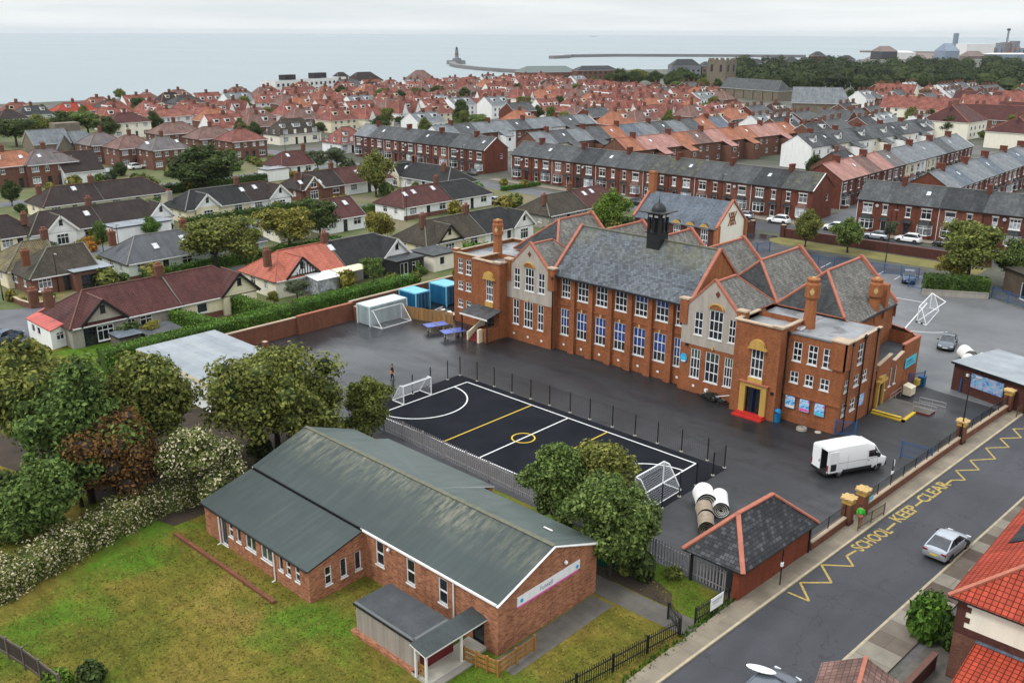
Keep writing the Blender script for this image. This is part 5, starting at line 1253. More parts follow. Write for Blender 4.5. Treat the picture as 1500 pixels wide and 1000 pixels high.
mb = MB(); mb.lathe([(.42,0),(.5,.05),(.46,.28),(.38,.3),(.36,.25)],'concrete',(0,0),16); part('pot',mb,t); mb = MB(); mb.tube((0,0,.2),(0,0,1.8),.04,'bark_pale',8); part('post',mb,t)
mb = MB(); mb.lathe([(.3,0),(.28,.05),(.1,.08)],'concrete_pale',(0,0),14); single('stone_disc',mb,'small pale disc lying on the yard below the posters','disc',None,(*L(1198,633),.012))
mb = MB()
for i in range(26):
    x,y = RNG.uniform(-1.4,1.4),RNG.uniform(-.5,.5); z = RNG.uniform(.1,.7) * (1 - abs(x) / 2.2); a = RNG.uniform(0,6.28); l = RNG.uniform(.2,.6)
    mb.bar((x - l * math.cos(a),y - l * .5 * math.sin(a),z),(x + l * math.cos(a),y + l * .5 * math.sin(a),z + RNG.uniform(-.1,.3)),RNG.uniform(.06,.3),RNG.uniform(.03,.2),RNG.choice(['plastic_black','turf_dark','turf_dark','galv','lead']))
mb.bar((.3,.1,.45),(1.9,.5,1.1),.07,.07,'white_wood'); mb.box(-1.2,-.9,-.1,.2,.5,.8,'turf_roll')
single('debris_heap',mb,'dark heap of scrap beside the red steps of the school','rubble',None,(*L(1043,586),.012),R(-20))
mb = MB(); mb.box(-.55,.55,-.4,.4,.15,.95,'cream_paint'); mb.poly([(-.58,-.43,.95),(.58,-.43,.95),(.58,.43,1.15),(-.58,.43,1.15)],'cream_paint'); mb.poly([(-.58,-.43,.95),(-.58,.43,1.15),(-.58,.43,.95)],'cream_paint'); mb.poly([(.58,-.43,.95),(.58,.43,.95),(.58,.43,1.15)],'cream_paint'); mb.poly([(.58,.43,.95),(-.58,.43,.95),(-.58,.43,1.15),(.58,.43,1.15)],'cream_paint'); mb.box(-.5,.5,-.35,.35,0,.15,'plastic_black')
single('grit_bin',mb,'cream grit bin beside the annex wall','bin',None,(34.3,27.8,.012),R(88))
mb = MB(); mb.box(-.3,.3,-.35,.35,0,.95,'container_blue'); mb.box(-.33,.33,-.38,.38,.953,1.05,'blue_metal'); single('wheelie_bin',mb,'blue wheelie bin at the end of the annex','bin',None,(34.2,31.4,.012))
mb = MB(); mb.box(-.25,.25,-.25,.25,.3,.9,'paint_yellow'); mb.tube((0,0,0),(0,0,.3),.06,'galv'); single('yellow_box',mb,'yellow box beside the blue gate at the annex end','box',None,(34.0,30.6,.012))
def street_sign(p,h,label,plate='plastic_black',low=True):
    t = thing('road_sign',label,'sign',(p[0],p[1],.12)); mb = MB(); mb.tube((0,0,0),(0,0,h),.045,'black_metal',8); part('post',mb,t)
    mb = MB(); mb.lathe([(.27,-.012),(.27,.012)],plate,(0,0),18); o = part('plate',mb,t,(.06,0,h - .2)); o.rotation_euler = (0,R(90),R(25))
    if low: mb = MB(); mb.box(-.05,.08,-.1,.1,h * .52,h * .52 + .28,'paint_white'); part('small_plate',mb,t)
street_sign(L(1142,858),2.65,'black post with round sign seen from behind, beside the slate roofed store'); street_sign(L(1303,718),2.5,'white round sign on a black post beside the long railed wall','paint_white')
def lamp_post(p,h,label,m='black_metal',arm=.9,ang=0.0,z=.02):
    t = thing('street_lamp',label,'street lamp',(p[0],p[1],z),ang,'street lamps'); mb = MB(); mb.tube((0,0,0),(0,0,1.2),.09,m,8); mb.tube((0,0,1.2),(0,0,h),.06,m,8,.045); mb.tube((0,0,h),(arm * .5,0,h + .12),.035,m,6); part('post',mb,t)
    mb = MB(); mb.box(arm * .4,arm,-.11,.11,h + .06,h + .18,'galv'); mb.box(arm * .5,arm * .95,-.08,.08,h + .045,h + .059,'lamp_clear'); part('lantern',mb,t)
for p,h,lb in ((L(1405,652),6.3,'dark street lamp beside the pillar halfway along the roadside wall'),(L(87,428),5.3,'street lamp by the garden with the white table at the left'),(L(5,440),5,'street lamp at the left edge of the estate road'),(L(176,375),5,'street lamp before the grey tiled bungalow'),(L(596,325),7.5,'tall street lamp in front of the white bungalow with three rooflights'),(L(678,254),7,'street lamp before the end of the left brick terrace'),(L(850,296),7.5,'street lamp before the middle of the long brick terrace'),(L(1055,312),7.6,'street lamp between the parked white car and the long terrace'),(L(1297,384),8.2,'street lamp on the grass strip of the car park'),(L(1317,300),6,'street lamp at the corner of the right hand terrace'),(L(558,250),7.5,'street lamp before the left end of the left terrace'),(L(418,222),7,'street lamp beside the maroon roofed corner bungalow'),(L(468,208),7,'street lamp in front of the orange roofed corner house')):
    lamp_post(p,h,lb)
wall_run('garden_wall',[(51.2,-17.0),(51.4,-13.2)],1.0,.24,'dark_brick','ridge_brown','low brown garden wall along the pavement by the green bush')
wall_run('garden_wall',[(51.6,-6.8),(53.3,24)],.9,.24,'dark_brick','ridge_brown','long low garden wall beside the red tiled house')
mb = MB(); mb.box(-.8,.8,-.04,.04,.1,1.15,'wood_dark'); single('garden_gate',mb,'dark wooden garden gate standing open by the green bush','gate',None,(51.3,-17.4,0),R(8))
wall_run('garden_wall',[(51.4,-21.2),(57,-19.0)],1.6,.3,'house_brick','ridge_clay','brick garden wall with clay coping at the bottom right')
def house(label,cx,cy,rz,ln,d0,d1,ze,zr,hips,wm,rm,front=(),ends=((),()),gables=(),chims=(),lights=(),plinth=None,ridge='ridge_brown',group=None,name='bungalow',cat='house',roof2=None,eave=.35,edge='timber_black',dormers=(),skip=(),rear=(),gut='white_upvc'):
    "local frame: x along the ridge, front at y=-d0; openings (x, z, w, h, style[, name])"
    t = thing(name,label,cat,(cx,cy,0),rz,group); a,b = -ln / 2,ln / 2
    mb = MB()
    face(mb,t,(a,-d0),(b,-d0),0,ze,wm,[(o[0] - a,) + tuple(o[1:]) for o in front])
    face(mb,t,(b,-d0),(b,d1),0,ze,wm,ends[1]) if 1 not in skip else None
    face(mb,t,(b,d1),(a,d1),0,ze,wm,rear)
    face(mb,t,(a,d1),(a,-d0),0,ze,wm,ends[0]) if 0 not in skip else None
    yr = (d1 - d0) / 2
    for i,x in enumerate((a,b)):
        if not hips[i] and i not in skip:
            pts = [(x,d1,ze),(x,-d0,ze),(x,yr,zr - .06)]; mb.poly(pts if i == 0 else [pts[1],pts[0],pts[2]],wm)
    if plinth:
        mb.box(a - .02,b + .02,-d0 - .03,-d0 - .002,0,plinth[1],plinth[0])
    rf = MB(); roof(rf,a,b,-d0,d1,ze,zr,yr,hips[0],hips[1],rm,eave,.12,ridge,edge)
    s = (zr - ze) / (yr + d0)
    for gb in gables:
        gx,gw,gz,gp,gm = gb[:5]; barge = gb[5] if len(gb) > 5 else 'white_wood'; gwin = gb[6] if len(gb) > 6 else None; gz0 = gb[7] if len(gb) > 7 else ze + .1
        yf = -d0 - gp; zl = gz0; h = gw / 2
        gm_ = MB()
        if gwin:
            ww,wh,st,wz = gwin; k = (gz - wz - wh) / (gz - zl) * h
            gm_.poly([(gx - h,yf,zl),(gx + h,yf,zl),(gx + h * (gz - wz) / (gz - zl),yf,wz),(gx - h * (gz - wz) / (gz - zl),yf,wz)],gm)
            hw_ = h * (gz - wz) / (gz - zl); ht = h * (gz - wz - wh) / (gz - zl)
            gm_.poly([(gx - hw_,yf,wz),(gx - ww / 2,yf,wz),(gx - ww / 2,yf,wz + wh),(gx - ht,yf,wz + wh)],gm); gm_.poly([(gx + ww / 2,yf,wz),(gx + hw_,yf,wz),(gx + ht,yf,wz + wh),(gx + ww / 2,yf,wz + wh)],gm)
            gm_.poly([(gx - ht,yf,wz + wh),(gx + ht,yf,wz + wh),(gx,yf,gz)],gm)
            part('gable_window',win_mesh(ww,wh,st),t,(gx,yf,wz),0)
        else: gm_.poly([(gx - h,yf,zl),(gx + h,yf,zl),(gx,yf,gz)],gm)
        if gp > .2: gm_.box(gx - h + .15,gx + h - .15,yf + .02,-d0 - .003,0,zl - .02,wm)
        part('gable',gm_,t)
        yb = -d0 + (gz - ze) / s; yl = -d0 + max(0.0,(zl - ze)) / s
        ov = .25; zl2 = zl - ov * (gz - zl) / h
        slab(rf,[(gx + h + ov,yf - .3,zl2),(gx + h + ov,yl,zl2),(gx,yb,gz + .06),(gx,yf - .3,gz + .06)],.1,rm,edge); slab(rf,[(gx - h - ov,yl,zl2),(gx - h - ov,yf - .3,zl2),(gx,yf - .3,gz + .06),(gx,yb,gz + .06)],.1,rm,edge)
        for sx in (-1,1): rf.bar((gx + sx * (h + ov),yf - .33,zl2 - .08),(gx,yf - .33,gz - .02),.34,.06,barge,(0,1,0))
        rf.bar((gx,yf - .3,gz + .08),(gx,yb,gz + .08),.2,.12,ridge)
    part('wall',mb,t); part('roof',rf,t)
    g = MB(); g.bar((a,-d0 - eave - .03,ze - s * eave - .06),(b,-d0 - eave - .03,ze - s * eave - .06),.1,.12,gut); part('gutter',g,t)
    for c in chims:
        x,y,h = c[:3]; cm = c[3] if len(c) > 3 else 'house_brick'; n = c[4] if len(c) > 4 else 2
        zb = zr - abs(y - yr) * s - .5; part('chimney',chimney_mesh(.95,.62,h + .5,cm,n),t,(x,y,zb),0)
    for (x,k) in lights:
        m_ = MB(); y = -d0 + (yr + d0) * k; z = ze + s * (yr + d0) * k + .05; hy = .5; nrm = Vector((0,-s,1)).normalized()
        P = lambda dx,dy,o: (dx,dy + nrm.y * o,s * dy + nrm.z * o)
        m_.poly([P(-.4,-hy,.08),P(.4,-hy,.08),P(.4,hy,.08),P(-.4,hy,.08)],'skylight')
        for p,q in (((-.42,-hy),(-.42,hy)),((.42,-hy),(.42,hy)),((-.42,-hy),(.42,-hy)),((-.42,hy),(.42,hy))): m_.bar(P(*p,.05),P(*q,.05),.09,.1,'galv')
        part('rooflight',m_,t,(x,y,z))
    for (x,k,w,st,dm) in dormers:
        m_ = MB(); y = -d0 + (yr + d0) * k; z = ze + s * (y + d0); hh = 1.25; yb = min(yr,y + hh / s)
        m_.box(-w / 2,w / 2,0,yb - y,0,hh,dm,dm); m_.box(-w / 2 - .15,w / 2 + .15,-.2,yb - y + .1,hh + .003,hh + .12,'lead'); o = part('dormer',m_,t,(x,y,z)); part('window',win_mesh(w - .3,.95,st),o,(0,-.13,.2))
    return t
def bung(party,outer,rm,wm,label,gable=None,hip=3.4,zr=5.4,ze=2.65,hw=4.3,wins=None,chim=True,lights=(),gmat='render_white',barge='white_wood',gw=5.0,gwin=(.6,.9,'dark1',3.55),plinth=None,ridge='ridge_brown',ac=None,chims=(),gp=.45,group='bungalows in pairs on the estate',gz=None,axis='b',cm='house_brick',dormers=(),base=None):
    p,o = L(*party,zr),L(*outer,zr); i = 1 if axis == 'b' else 0
    A = ac if ac is not None else (p[1 - i] + o[1 - i]) / 2; s = 1 if o[i] > p[i] else -1
    e = o[i] + s * hip * .95; c = (p[i] + e) / 2; ln = abs(e - p[i]); lo = s < 0
    hips = (hip,0) if lo else (0,hip); px_ = (ln / 2 if lo else -ln / 2)
    G = []
    if gable:
        gb = L(*gable,gz or zr - .35)[i]; gx = max(-ln / 2 + gw / 2 - .1,min(ln / 2 - gw / 2 + .1,gb - c)); G = [(gx,gw,gz or zr - .35,gp,gmat,barge,gwin)]
    if wins is None:
        q = ln / 2
        wins = [(-q * .62,.9,1.7,1.25,'cas3'),(0,.1,.9,2.05,'dark1','door'),(q * .6,.9,1.7,1.25,'cas2')]
        if G: wins = [w for w in wins if abs(w[0] - G[0][0]) > G[0][1] / 2 + w[2] / 2 - .1]
    t = house(label,A if i else c,c if i else A,R(90) if i else 0,ln,hw,hw,ze,zr,hips,wm,rm,wins,((((3 if not lo else 3),1.0,1.2,1.1,'cas2'),(6.2,1.0,.9,1.1,'cas2n')),((2.5,1.0,1.2,1.1,'cas2'),(6,1.0,.9,1.1,'cas2'))),G,([(px_ * .96,0,1.3,cm)] if chim else []) + list(chims),lights,plinth,ridge,group,skip=(1,) if lo else (0,),dormers=dormers)
    pm = MB(); sl = (zr - ze) / hw; pm.bar((px_,-hw - .3,ze - sl * .3 + .04),(px_,0,zr + .04),.16,.08,'ridge_grey'); part('party_verge',pm,t)
    if G:
        part('french_window',win_mesh(1.9,1.75,'cas3d'),t,(G[0][0],-hw - gp - .10,.35),0)
    return t
b1 = bung((210,394),(116,425),'tile_maroon','render_grey','maroon tiled bungalow half with grey gable above the red sheet roofed extension',(136,434),gmat='pebbledash',barge='timber_black',ac=-43.6,chims=((-7.3,-.9,1.5),(-8.4,.4,1.2)),gp=.1,wins=[(-3.6,.1,3.4,2.0,'dark2'),(.3,.2,1.0,1.9,'pane2'),(2.1,.9,1.5,1.2,'cas2'),(5.8,.4,1.9,1.9,'cas3d')])
bung((210,394),(300,385),'tile_maroon','render_cream','maroon tiled bungalow half with cream gable and verandah posts facing the tall hedge',(326,393),gmat='render_cream',barge='timber_black',ac=-43.6,chim=False,wins=[(-6,.9,2.2,1.3,'cas3d'),(-2.4,.9,1.4,1.2,'pane1')],gwin=(.6,.9,'dark1',3.55),plinth=('house_brick',.7))
bung((465,351),(392,364),'tile_salmon','render_ivory','salmon tiled bungalow half with black and white timbered gable',(420.5,371),gmat='render_white',barge='timber_black',ac=-45.0,ridge='tile_salmon',gp=.1,chims=((-5.0,-1.6,1.8),),wins=[(3.5,.3,2.6,1.9,'cas3d'),(6.8,.1,1.6,2.1,'french'),(-2,.6,2.4,1.5,'cas3')])
bung((465,351),(537,338),'tile_black','render_grey','black tiled bungalow half with white gable joined to the salmon tiled one',(562,346),ac=-45.0,chim=False,lights=((-6.1,.72),),ridge='ridge_grey',wins=[(-5.2,.9,1.6,1.2,'cas2'),(-2.4,.1,1.0,2.0,'dark1','door')])
bung((667,308),(608.6,320.6),'tile_umber','render_cream','umber tiled bungalow half with yellow gable behind the blue containers',(636,325),gmat='cream_paint',barge='timber_black',ac=-46.8,ridge='ridge_lichen',chims=((-4.2,-.8,1.7),),gp=.1)
bung((667,308),(722,300),'tile_black','render_white','black tiled bungalow half with white gable behind the left school chimney',(746,304),ac=-46.8,chim=False,ridge='ridge_lichen')
bung((826,277.5),(782.5,283.6),'tile_umber','render_grey','mossy umber tiled bungalow half behind the left gable of the school',None,ac=-49.2,ridge='ridge_grey',chims=((-3.8,-1.5,1.4),))
bung((826,277.5),(871,270),'tile_maroon','render_cream','maroon tiled bungalow half with two rooflights left of the bright green tree',None,ac=-49.2,chim=False,lights=((-3.5,.7),(-1,.75)))
bung((262.6,332),(185.6,343),'tile_grey','render_mint','grey tiled bungalow half with mint walls and white rooflight left of the spreading tree',None,ac=-68.3,ridge='ridge_grey',lights=((-.4,.45),),plinth=('house_brick',.6),chims=((-5.2,1.0,1.6,'wall_brick'),),cm='wall_brick')
bung((262.6,332),(335,322),'tile_grey','render_mint','grey tiled bungalow half partly hidden by the spreading tree',None,ac=-68.3,ridge='ridge_grey',chim=False,lights=((-7.2,.6),),plinth=('house_brick',.6))
bung((126,298.7),(52,309),'tile_brown','render_white','brown tiled bungalow half with white gable and cream awning at the left',(73,312),ac=-98.5,lights=((4.5,.6),),chims=((-5.6,-1.6,1.3),),gw=5.0,ridge='ridge_lichen')
bung((126,298.7),(193,287),'tile_brown','render_white','brown tiled bungalow half with white gable above a grey flat roofed extension',(210,291),ac=-98.5,chim=False,gw=4.6,ridge='ridge_lichen')
bung((131.5,266.5),(70,273),'tile_brown','render_cream','brown tiled bungalow half with pale cream walls and one rooflight behind the left white gables',None,ac=-123.4,lights=((1.5,.75),),chims=((-5,-1,1.2),))
bung((131.5,266.5),(196,256),'tile_brown','render_cream','brown tiled bungalow half left of the round topped bushy tree',None,ac=-123.4,chim=False)
bung((320,264),(260,275),'tile_black','render_cream','black tiled bungalow half with yellow walls and white gable below the big dark tree',(277.5,279),ac=-101,ridge='ridge_grey',chims=((-6.6,2,1.2,'render_grey'),))
bung((320,264),(374,263),'tile_brown','render_white','brown tiled bungalow half with two rooflights and white gable joined to the yellow walled one',(390,264),ac=-101,chim=False,lights=((-4.6,.65),(-1.6,.7)))
bung((477.6,246),(430,251),'tile_brown','house_brick','brown tiled bungalow half with a tall white framed gable window',(466,260),gmat='orange_brick',ac=-105.5,gw=4.6,gwin=(1.5,1.4,'cas2',2.8),lights=((-4.5,.4),(-2.4,.3),(0,.3)),chims=((-4.5,-1.5,1.3),))
bung((477.6,246),(529,239),'tile_maroon','render_white','maroon tiled bungalow half left of the tall rounded tree',None,ac=-105.5,chim=False,lights=((-1.5,.6),))
bung((455,220.6),(402,221),'tile_maroon','render_white','maroon tiled white walled corner bungalow behind two olive trees',None,zr=5.6,hip=3.0,lights=((-1,.7),),ridge='ridge_brown',ac=-138)
bung((531,290),(476,295),'tile_maroon','render_white','maroon tiled bungalow with three white rooflights behind the garden trees',None,ac=-74.4,hip=2.2,chim=False,lights=((-3.0,.62),(-.3,.66),(2.2,.66)))
bung((630,266),(580.6,274),'tile_maroon','render_white','maroon tiled white bungalow half with three rooflights in a row',None,ac=-74.4,lights=((-3.6,.62),(-1.2,.68),(4,.72)),plinth=('house_brick',.8))
bung((630,266),(673,260),'tile_black','render_white','black tiled white bungalow half with white car on its drive',None,ac=-74.4,chim=False,ridge='ridge_grey')
bung((640,233),(596,233.6),'tile_black','render_cream','black tiled cornerside bungalow half right of the rounded tree',(606,238),ac=81.5,axis='a',ridge='ridge_lichen',lights=((3,.55),),gmat='render_cream',gw=3.6)
bung((640,233),(690,241),'tile_black','render_white','black tiled cornerside bungalow half with stepped roof near the yellow bushes',None,ac=81.5,axis='a',ridge='ridge_grey',chims=((3.5,-1.2,1.5,'wall_brick'),))
bung((100,347),(47.6,356),'tile_umber','house_brick','umber tiled bungalow with olive hipped end at the left edge of the estate',None,ac=-69.5,ridge='ridge_lichen',chim=False,chims=((-4,-1.8,1.6,'wall_brick'),(-7,3,1.2)),hip=4.2)
bung((40,339),(8,346),'tile_olive','render_cream','olive tiled roof of the bungalow at the very left',None,ac=-76,ridge='ridge_lichen',hip=4)
bung((403,300),(372,306),'tile_umber','render_ivory','small umber roofed outbuilding with white walls between the garden trees',None,ac=-73.5,hip=1.5,chim=False,zr=4.4,ze=2.4,hw=3.2)
bung((-20,318),(12,314),'tile_brown','render_cream','brown tiled cream walled bungalow at the left edge',None,hip=3,lights=())
o = [c for c in bpy.data.objects if c.get('label','').startswith('salmon tiled')][0]
mb = MB(); pb = L(465,351,5.4)[1]; ob = L(392,364,5.4)[1] - 3.23; cb = (pb + ob) / 2; gx = max(-abs(pb - ob) / 2 + 2.0,L(420.5,371,4.7)[1] - cb)
for k in range(-4,5):
    h = 1.95 * (1 - abs(k) / 4.9); mb.box(gx + k * .42 - .07,gx + k * .42 + .07,-4.46,-4.405,2.75,2.75 + h * .92,'timber_black')
mb.box(gx - 2.0,gx + 2.0,-4.465,-4.404,2.62,2.78,'timber_black'); part('timbering',mb,o)
mb = MB(); slab(mb,[(-1.2,-7.4,2.25),(2.9,-7.4,2.25),(2.9,-4.5,2.55),(-1.2,-4.5,2.55)],.06,'white_upvc'); slab(mb,[(3.2,-6.4,2.2),(8.2,-6.4,2.2),(8.2,-4.5,2.55),(3.2,-4.5,2.55)],.06,'cream_paint'); mb.box(-1.0,2.7,-7.2,-4.5,0,2.2,'glass_net'); parts('awning',mb,o)
def block(name,label,cat,pts,h,wm,rm,th=.18,wn=(),group=None):
    "flat roofed extension over a plan polygon (counter-clockwise)"
    t = thing(name,label,cat,(0,0,0),0,group); mb = MB()
    for i in range(len(pts)):
        p,q = pts[i],pts[(i + 1) % len(pts)]; face(mb,t,p,q,0,h,wm,wn[i] if i < len(wn) else ())
    part('wall',mb,t); c = (sum(p[0] for p in pts) / len(pts),sum(p[1] for p in pts) / len(pts)); mb = MB()
    mb.prism([(p[0] + (.2 if p[0] > c[0] else -.2),p[1] + (.2 if p[1] > c[1] else -.2)) for p in pts],h + .002,h + th,'timber_black',rm); part('roof',mb,t); return t
def rect(a0,a1,b0,b1): return [(a0,b0),(a1,b0),(a1,b1),(a0,b1)]
RX = thing('sunroom_extension','white walled extension with red ribbed sheet roof at the end of the maroon bungalow','extension')
e0,e1,e2,e3 = L(37,466,2.3),L(72,486,2.3),L(108,466,3.0),L(72,448,3.0)
mb = MB()
q4 = [L(37,466,2.3),L(73,485,2.3),L(107,467,2.9),L(71,447,2.9)]
slab(mb,[(q4[0][0],q4[0][1],2.3),(q4[1][0],q4[1][1],2.3),(q4[2][0],q4[2][1],2.9),(q4[3][0],q4[3][1],2.9)],.09,'red_sheet','step_maroon'); part('roof',mb,RX)
mb = MB(); c4 = (sum(p[0] for p in q4) / 4,sum(p[1] for p in q4) / 4); i4 = [(p[0] + (c4[0] - p[0]) * .06,p[1] + (c4[1] - p[1]) * .06) for p in q4]
face(mb,RX,i4[0],i4[1],0,2.2,'render_white',[(1.6,1.0,1.0,.95,'pane1'),(3.2,1.0,1.0,.95,'pane1')]); face(mb,RX,i4[1],i4[2],0,2.2,'render_white',[(1.2,.9,1.0,.9,'cas2')]); wall(mb,i4[2],i4[3],0,2.8,'render_white'); wall(mb,i4[3],i4[0],0,2.2,'render_white')
mb.poly([(i4[1][0],i4[1][1],2.2),(i4[2][0],i4[2][1],2.2),(i4[2][0],i4[2][1],2.8)],'render_white'); part('wall',mb,RX)
block('flat_roofed_garage','flat roofed brick garage with pale sheet roof beside the grey tiled bungalow','garage',rect(-71.5,-63.5,-13.0,-7.8),2.6,'house_brick','metal_sheet',.2,((),((2.6,.05,3.6,2.1,'dark2'),)))
block('flat_roofed_extension','grey flat roofed extension below the white gabled brown bungalow','extension',rect(-94,-89.5,4.5,14.5),2.5,'render_white','metal_sheet')
block('sunroom_extension','dark grey sunroom extension of the black tiled bungalow by the palms','extension',rect(-40.5,-37.2,22.0,27.2),2.45,'lead','felt_dark',.2,((),((1.4,.2,1.5,2.0,'french'),(3.6,.4,1.4,1.7,'cas2'))))
block('garage','cream garage with black flat roof between the black tiled bungalow and the timber fence','garage',rect(-41.5,-36.4,28.4,33.4),2.4,'render_ivory','felt_dark',.2,((),((1.8,.9,1.0,1.2,'pane1'),)))
block('flat_roofed_extension','white flat roofed extension of the corner bungalow','extension',rect(-134,-130,60,66),2.7,'render_white','flat_grey')
block('garden_shed','small blue roofed shed beside the red sheet roofed extension','shed',rect(-35.6,-33.2,-20.8,-18.4),2.0,'wood_grey','slate_blue')
block('garden_shed','low felt roofed shed below the verandah of the maroon bungalow','shed',rect(-35.5,-32.0,-18.0,-14.2),1.9,'wood_grey','felt_dark')
def semi(p,q,rm,wm,label,zr=8.0,ze=5.2,hw=4.6,hips=(4,4),axis=None,group='two storey houses at the left',ends=None,rm2=None,chim=((0,0,1.3),),lights=(),dormers=(),name='house',ext=3.8,ridge='ridge_brown',cm='house_brick',front=None):
    P,Q = L(*p,zr),L(*q,zr); a = math.atan2(Q[1] - P[1],Q[0] - P[0]); ax = axis or ('a' if abs(math.sin(a)) < .6 else 'b'); i = 0 if ax == 'a' else 1
    lo,hi = min(P[i],Q[i]),max(P[i],Q[i]); lo -= hips[0] * .95; hi += hips[1] * .95; c = (P[1 - i] + Q[1 - i]) / 2; ln = hi - lo; m = (lo + hi) / 2
    if ln < 9: ln = 9.0
    h = ln / 2
    fr = front or [(-h * .7,3.4,1.6,1.3,'cas3'),(-h * .25,3.4,.9,1.2,'cas2'),(h * .25,3.4,.9,1.2,'cas2n'),(h * .7,3.4,1.6,1.3,'cas3'),(-h * .7,.8,1.8,1.5,'cas3'),(h * .7,.8,1.8,1.5,'cas3d'),(-h * .2,.05,.9,2.1,'dark1','door'),(h * .2,.05,.9,2.1,'dark1','door')]
    e = ((2.4,3.4,1,1.2,'cas2'),(6.2,3.5,.9,1.1,'cas2'),(4.5,.9,1.2,1.2,'cas2'))
    return house(label,m if i == 0 else c,c if i == 0 else m,0 if i == 0 else R(90),ln,hw,hw,ze,zr,hips,wm,rm,fr,(e,e),(),[(k[0] * ln,k[1],k[2],cm) for k in chim],lights,None,ridge,group,name,dormers=dormers)
semi((-18,226),(22,217),'tile_orange','house_brick','orange tiled brick house with white dormer at the left edge',axis='b',dormers=((-2,.45,1.6,'cas2','render_white'),),lights=((3,.5),))
semi((52,219),(74,216),'slate_purple','house_brick','grey and brown tiled brick house left of the white gable',axis='b',lights=((-2,.5),))
semi((78,224),(135,219),'tile_brown','render_white','brown tiled house with a tall white gable end and two rooflights',zr=7.0,ze=3.0,hips=(0,0),axis='b',hw=5,chim=(),lights=((-4,.6),(-1.5,.65)),front=[(5,.8,1.8,1.3,'cas3')])
semi((138,194),(152,193),'slate_purple','house_brick','brick house with purple grey roof and orange hip right of the stone chapel',axis='b',hips=(3.5,4))
semi((180,198),(198,197),'tile_dusky','house_brick','brick house with dusky brown hipped roof and white bays',axis='b')
semi((222,199),(250,200),'slate_purple','house_brick','brick house with purple slates, orange hipped end and two rooflights',axis='b',lights=((-5,.55),(3,.5)),ridge='ridge_lichen')
semi((240,180),(268,178),'tile_dusky','house_brick','dusky red hipped house behind the purple slated one',axis='b'); semi((296,186),(318,184),'tile_dusky','house_brick','dusky hipped brick house left of the brown dormered one',axis='b'); semi((342,189),(360,188),'tile_brick','house_brick','red hipped brick house above the big dark tree',axis='b')
semi((405,174),(448,173),'tile_umber','render_ivory','brown roofed house with three white dormers in a row',axis='b',zr=7.6,ze=3.4,dormers=((-5,.4,1.5,'cas2','render_white'),(0,.4,2.6,'cas3','render_white'),(5,.4,1.4,'cas2','render_white')),chim=())
semi((490,185),(522,186),'tile_red','render_white','red tiled corner house with white walls and two dormers left of the terrace',axis='b',zr=7.2,ze=3.2,dormers=((-2,.4,1.5,'cas2','render_white'),(4,.45,1.5,'cas2','render_white')),chim=())
semi((172,166),(192,164),'tile_maroon','render_ivory','cream house with maroon hipped roof right of the dark tree belt',axis='b'); semi((225,160),(262,159),'tile_red','render_white','white house with bright red roof in front of the sea at the left',axis='b',zr=7.5)
semi((283,156),(325,155),'tile_red','render_ivory','cream walled house with red roof behind the grey gable',axis='b',zr=7.5,dormers=((5,.4,1.8,'cas2','render_white'),))
semi((85,150),(128,150),'tile_scarlet','render_white','crimson roofed house with white dormers on the sea front',axis='b',dormers=((-3,.4,1.6,'cas2','render_white'),(2,.4,1.6,'cas2','render_white'))); semi((30,155),(60,155),'slate_dark','render_white','dark slated white house on the sea front at the left',axis='b',dormers=((-2,.4,1.6,'cas2','render_white'),(3,.4,1.4,'cas2','render_white')))
semi((148,145),(172,146),'tile_umber','render_white','brown hipped sea front house with tall chimney',axis='b'); semi((255,140),(285,140),'slate_dark','render_grey','dark hipped sea front house with one chimney',axis='b'); semi((0,160),(22,161),'tile_brown','render_cream','brown roofed sea front house at the left edge',axis='b')
CH = thing('stone_chapel','stone chapel with grey slate roofs and square tower stub in front of the tree belt','chapel')
cp = L(66,192,7.5)
mb = MB(); rf = MB()
mb.box(-5,5,-4,4,0,4.6,'stone'); mb.poly([(5,-4,4.6),(5,4,4.6),(5,0,8)],'stone'); mb.poly([(-5,4,4.6),(-5,-4,4.6),(-5,0,8)],'stone')
mb.poly([(.5,-5.6,3),(4.9,-5.6,3),(2.7,-5.6,6.4)],'stone'); mb.box(.5,4.9,-5.6,-4.003,0,3,'stone'); mb.box(6,13,-3.5,3.5,0,4.2,'stone'); mb.box(4,11,3,7,0,9,'stone')
for x in (-3.2,-1.2,7.5,10): mb.box(x - .45,x + .45,-4.02 if x < 5 else -3.52,-4.002 if x < 5 else -3.502,1.4,3.4,'glass')
roof(rf,-5,5,-4,4,4.6,8,0,0,0,'slate_light',.3,.2,'ridge_grey'); roof(rf,6,13,-3.5,3.5,4.2,7,0,0,2.5,'slate_light',.3,.2,'ridge_grey')
slab(rf,[(5.1,-5.9,2.8),(5.1,-3.5,2.8),(2.7,-2.0,6.5),(2.7,-5.9,6.5)],.1,'slate_light'); slab(rf,[(.3,-3.5,2.8),(.3,-5.9,2.8),(2.7,-5.9,6.5),(2.7,-2.0,6.5)],.1,'slate_light')
part('wall',mb,CH); part('roof',rf,CH); CH.location = (cp[0],cp[1],0); CH.rotation_euler = (0,0,R(90))
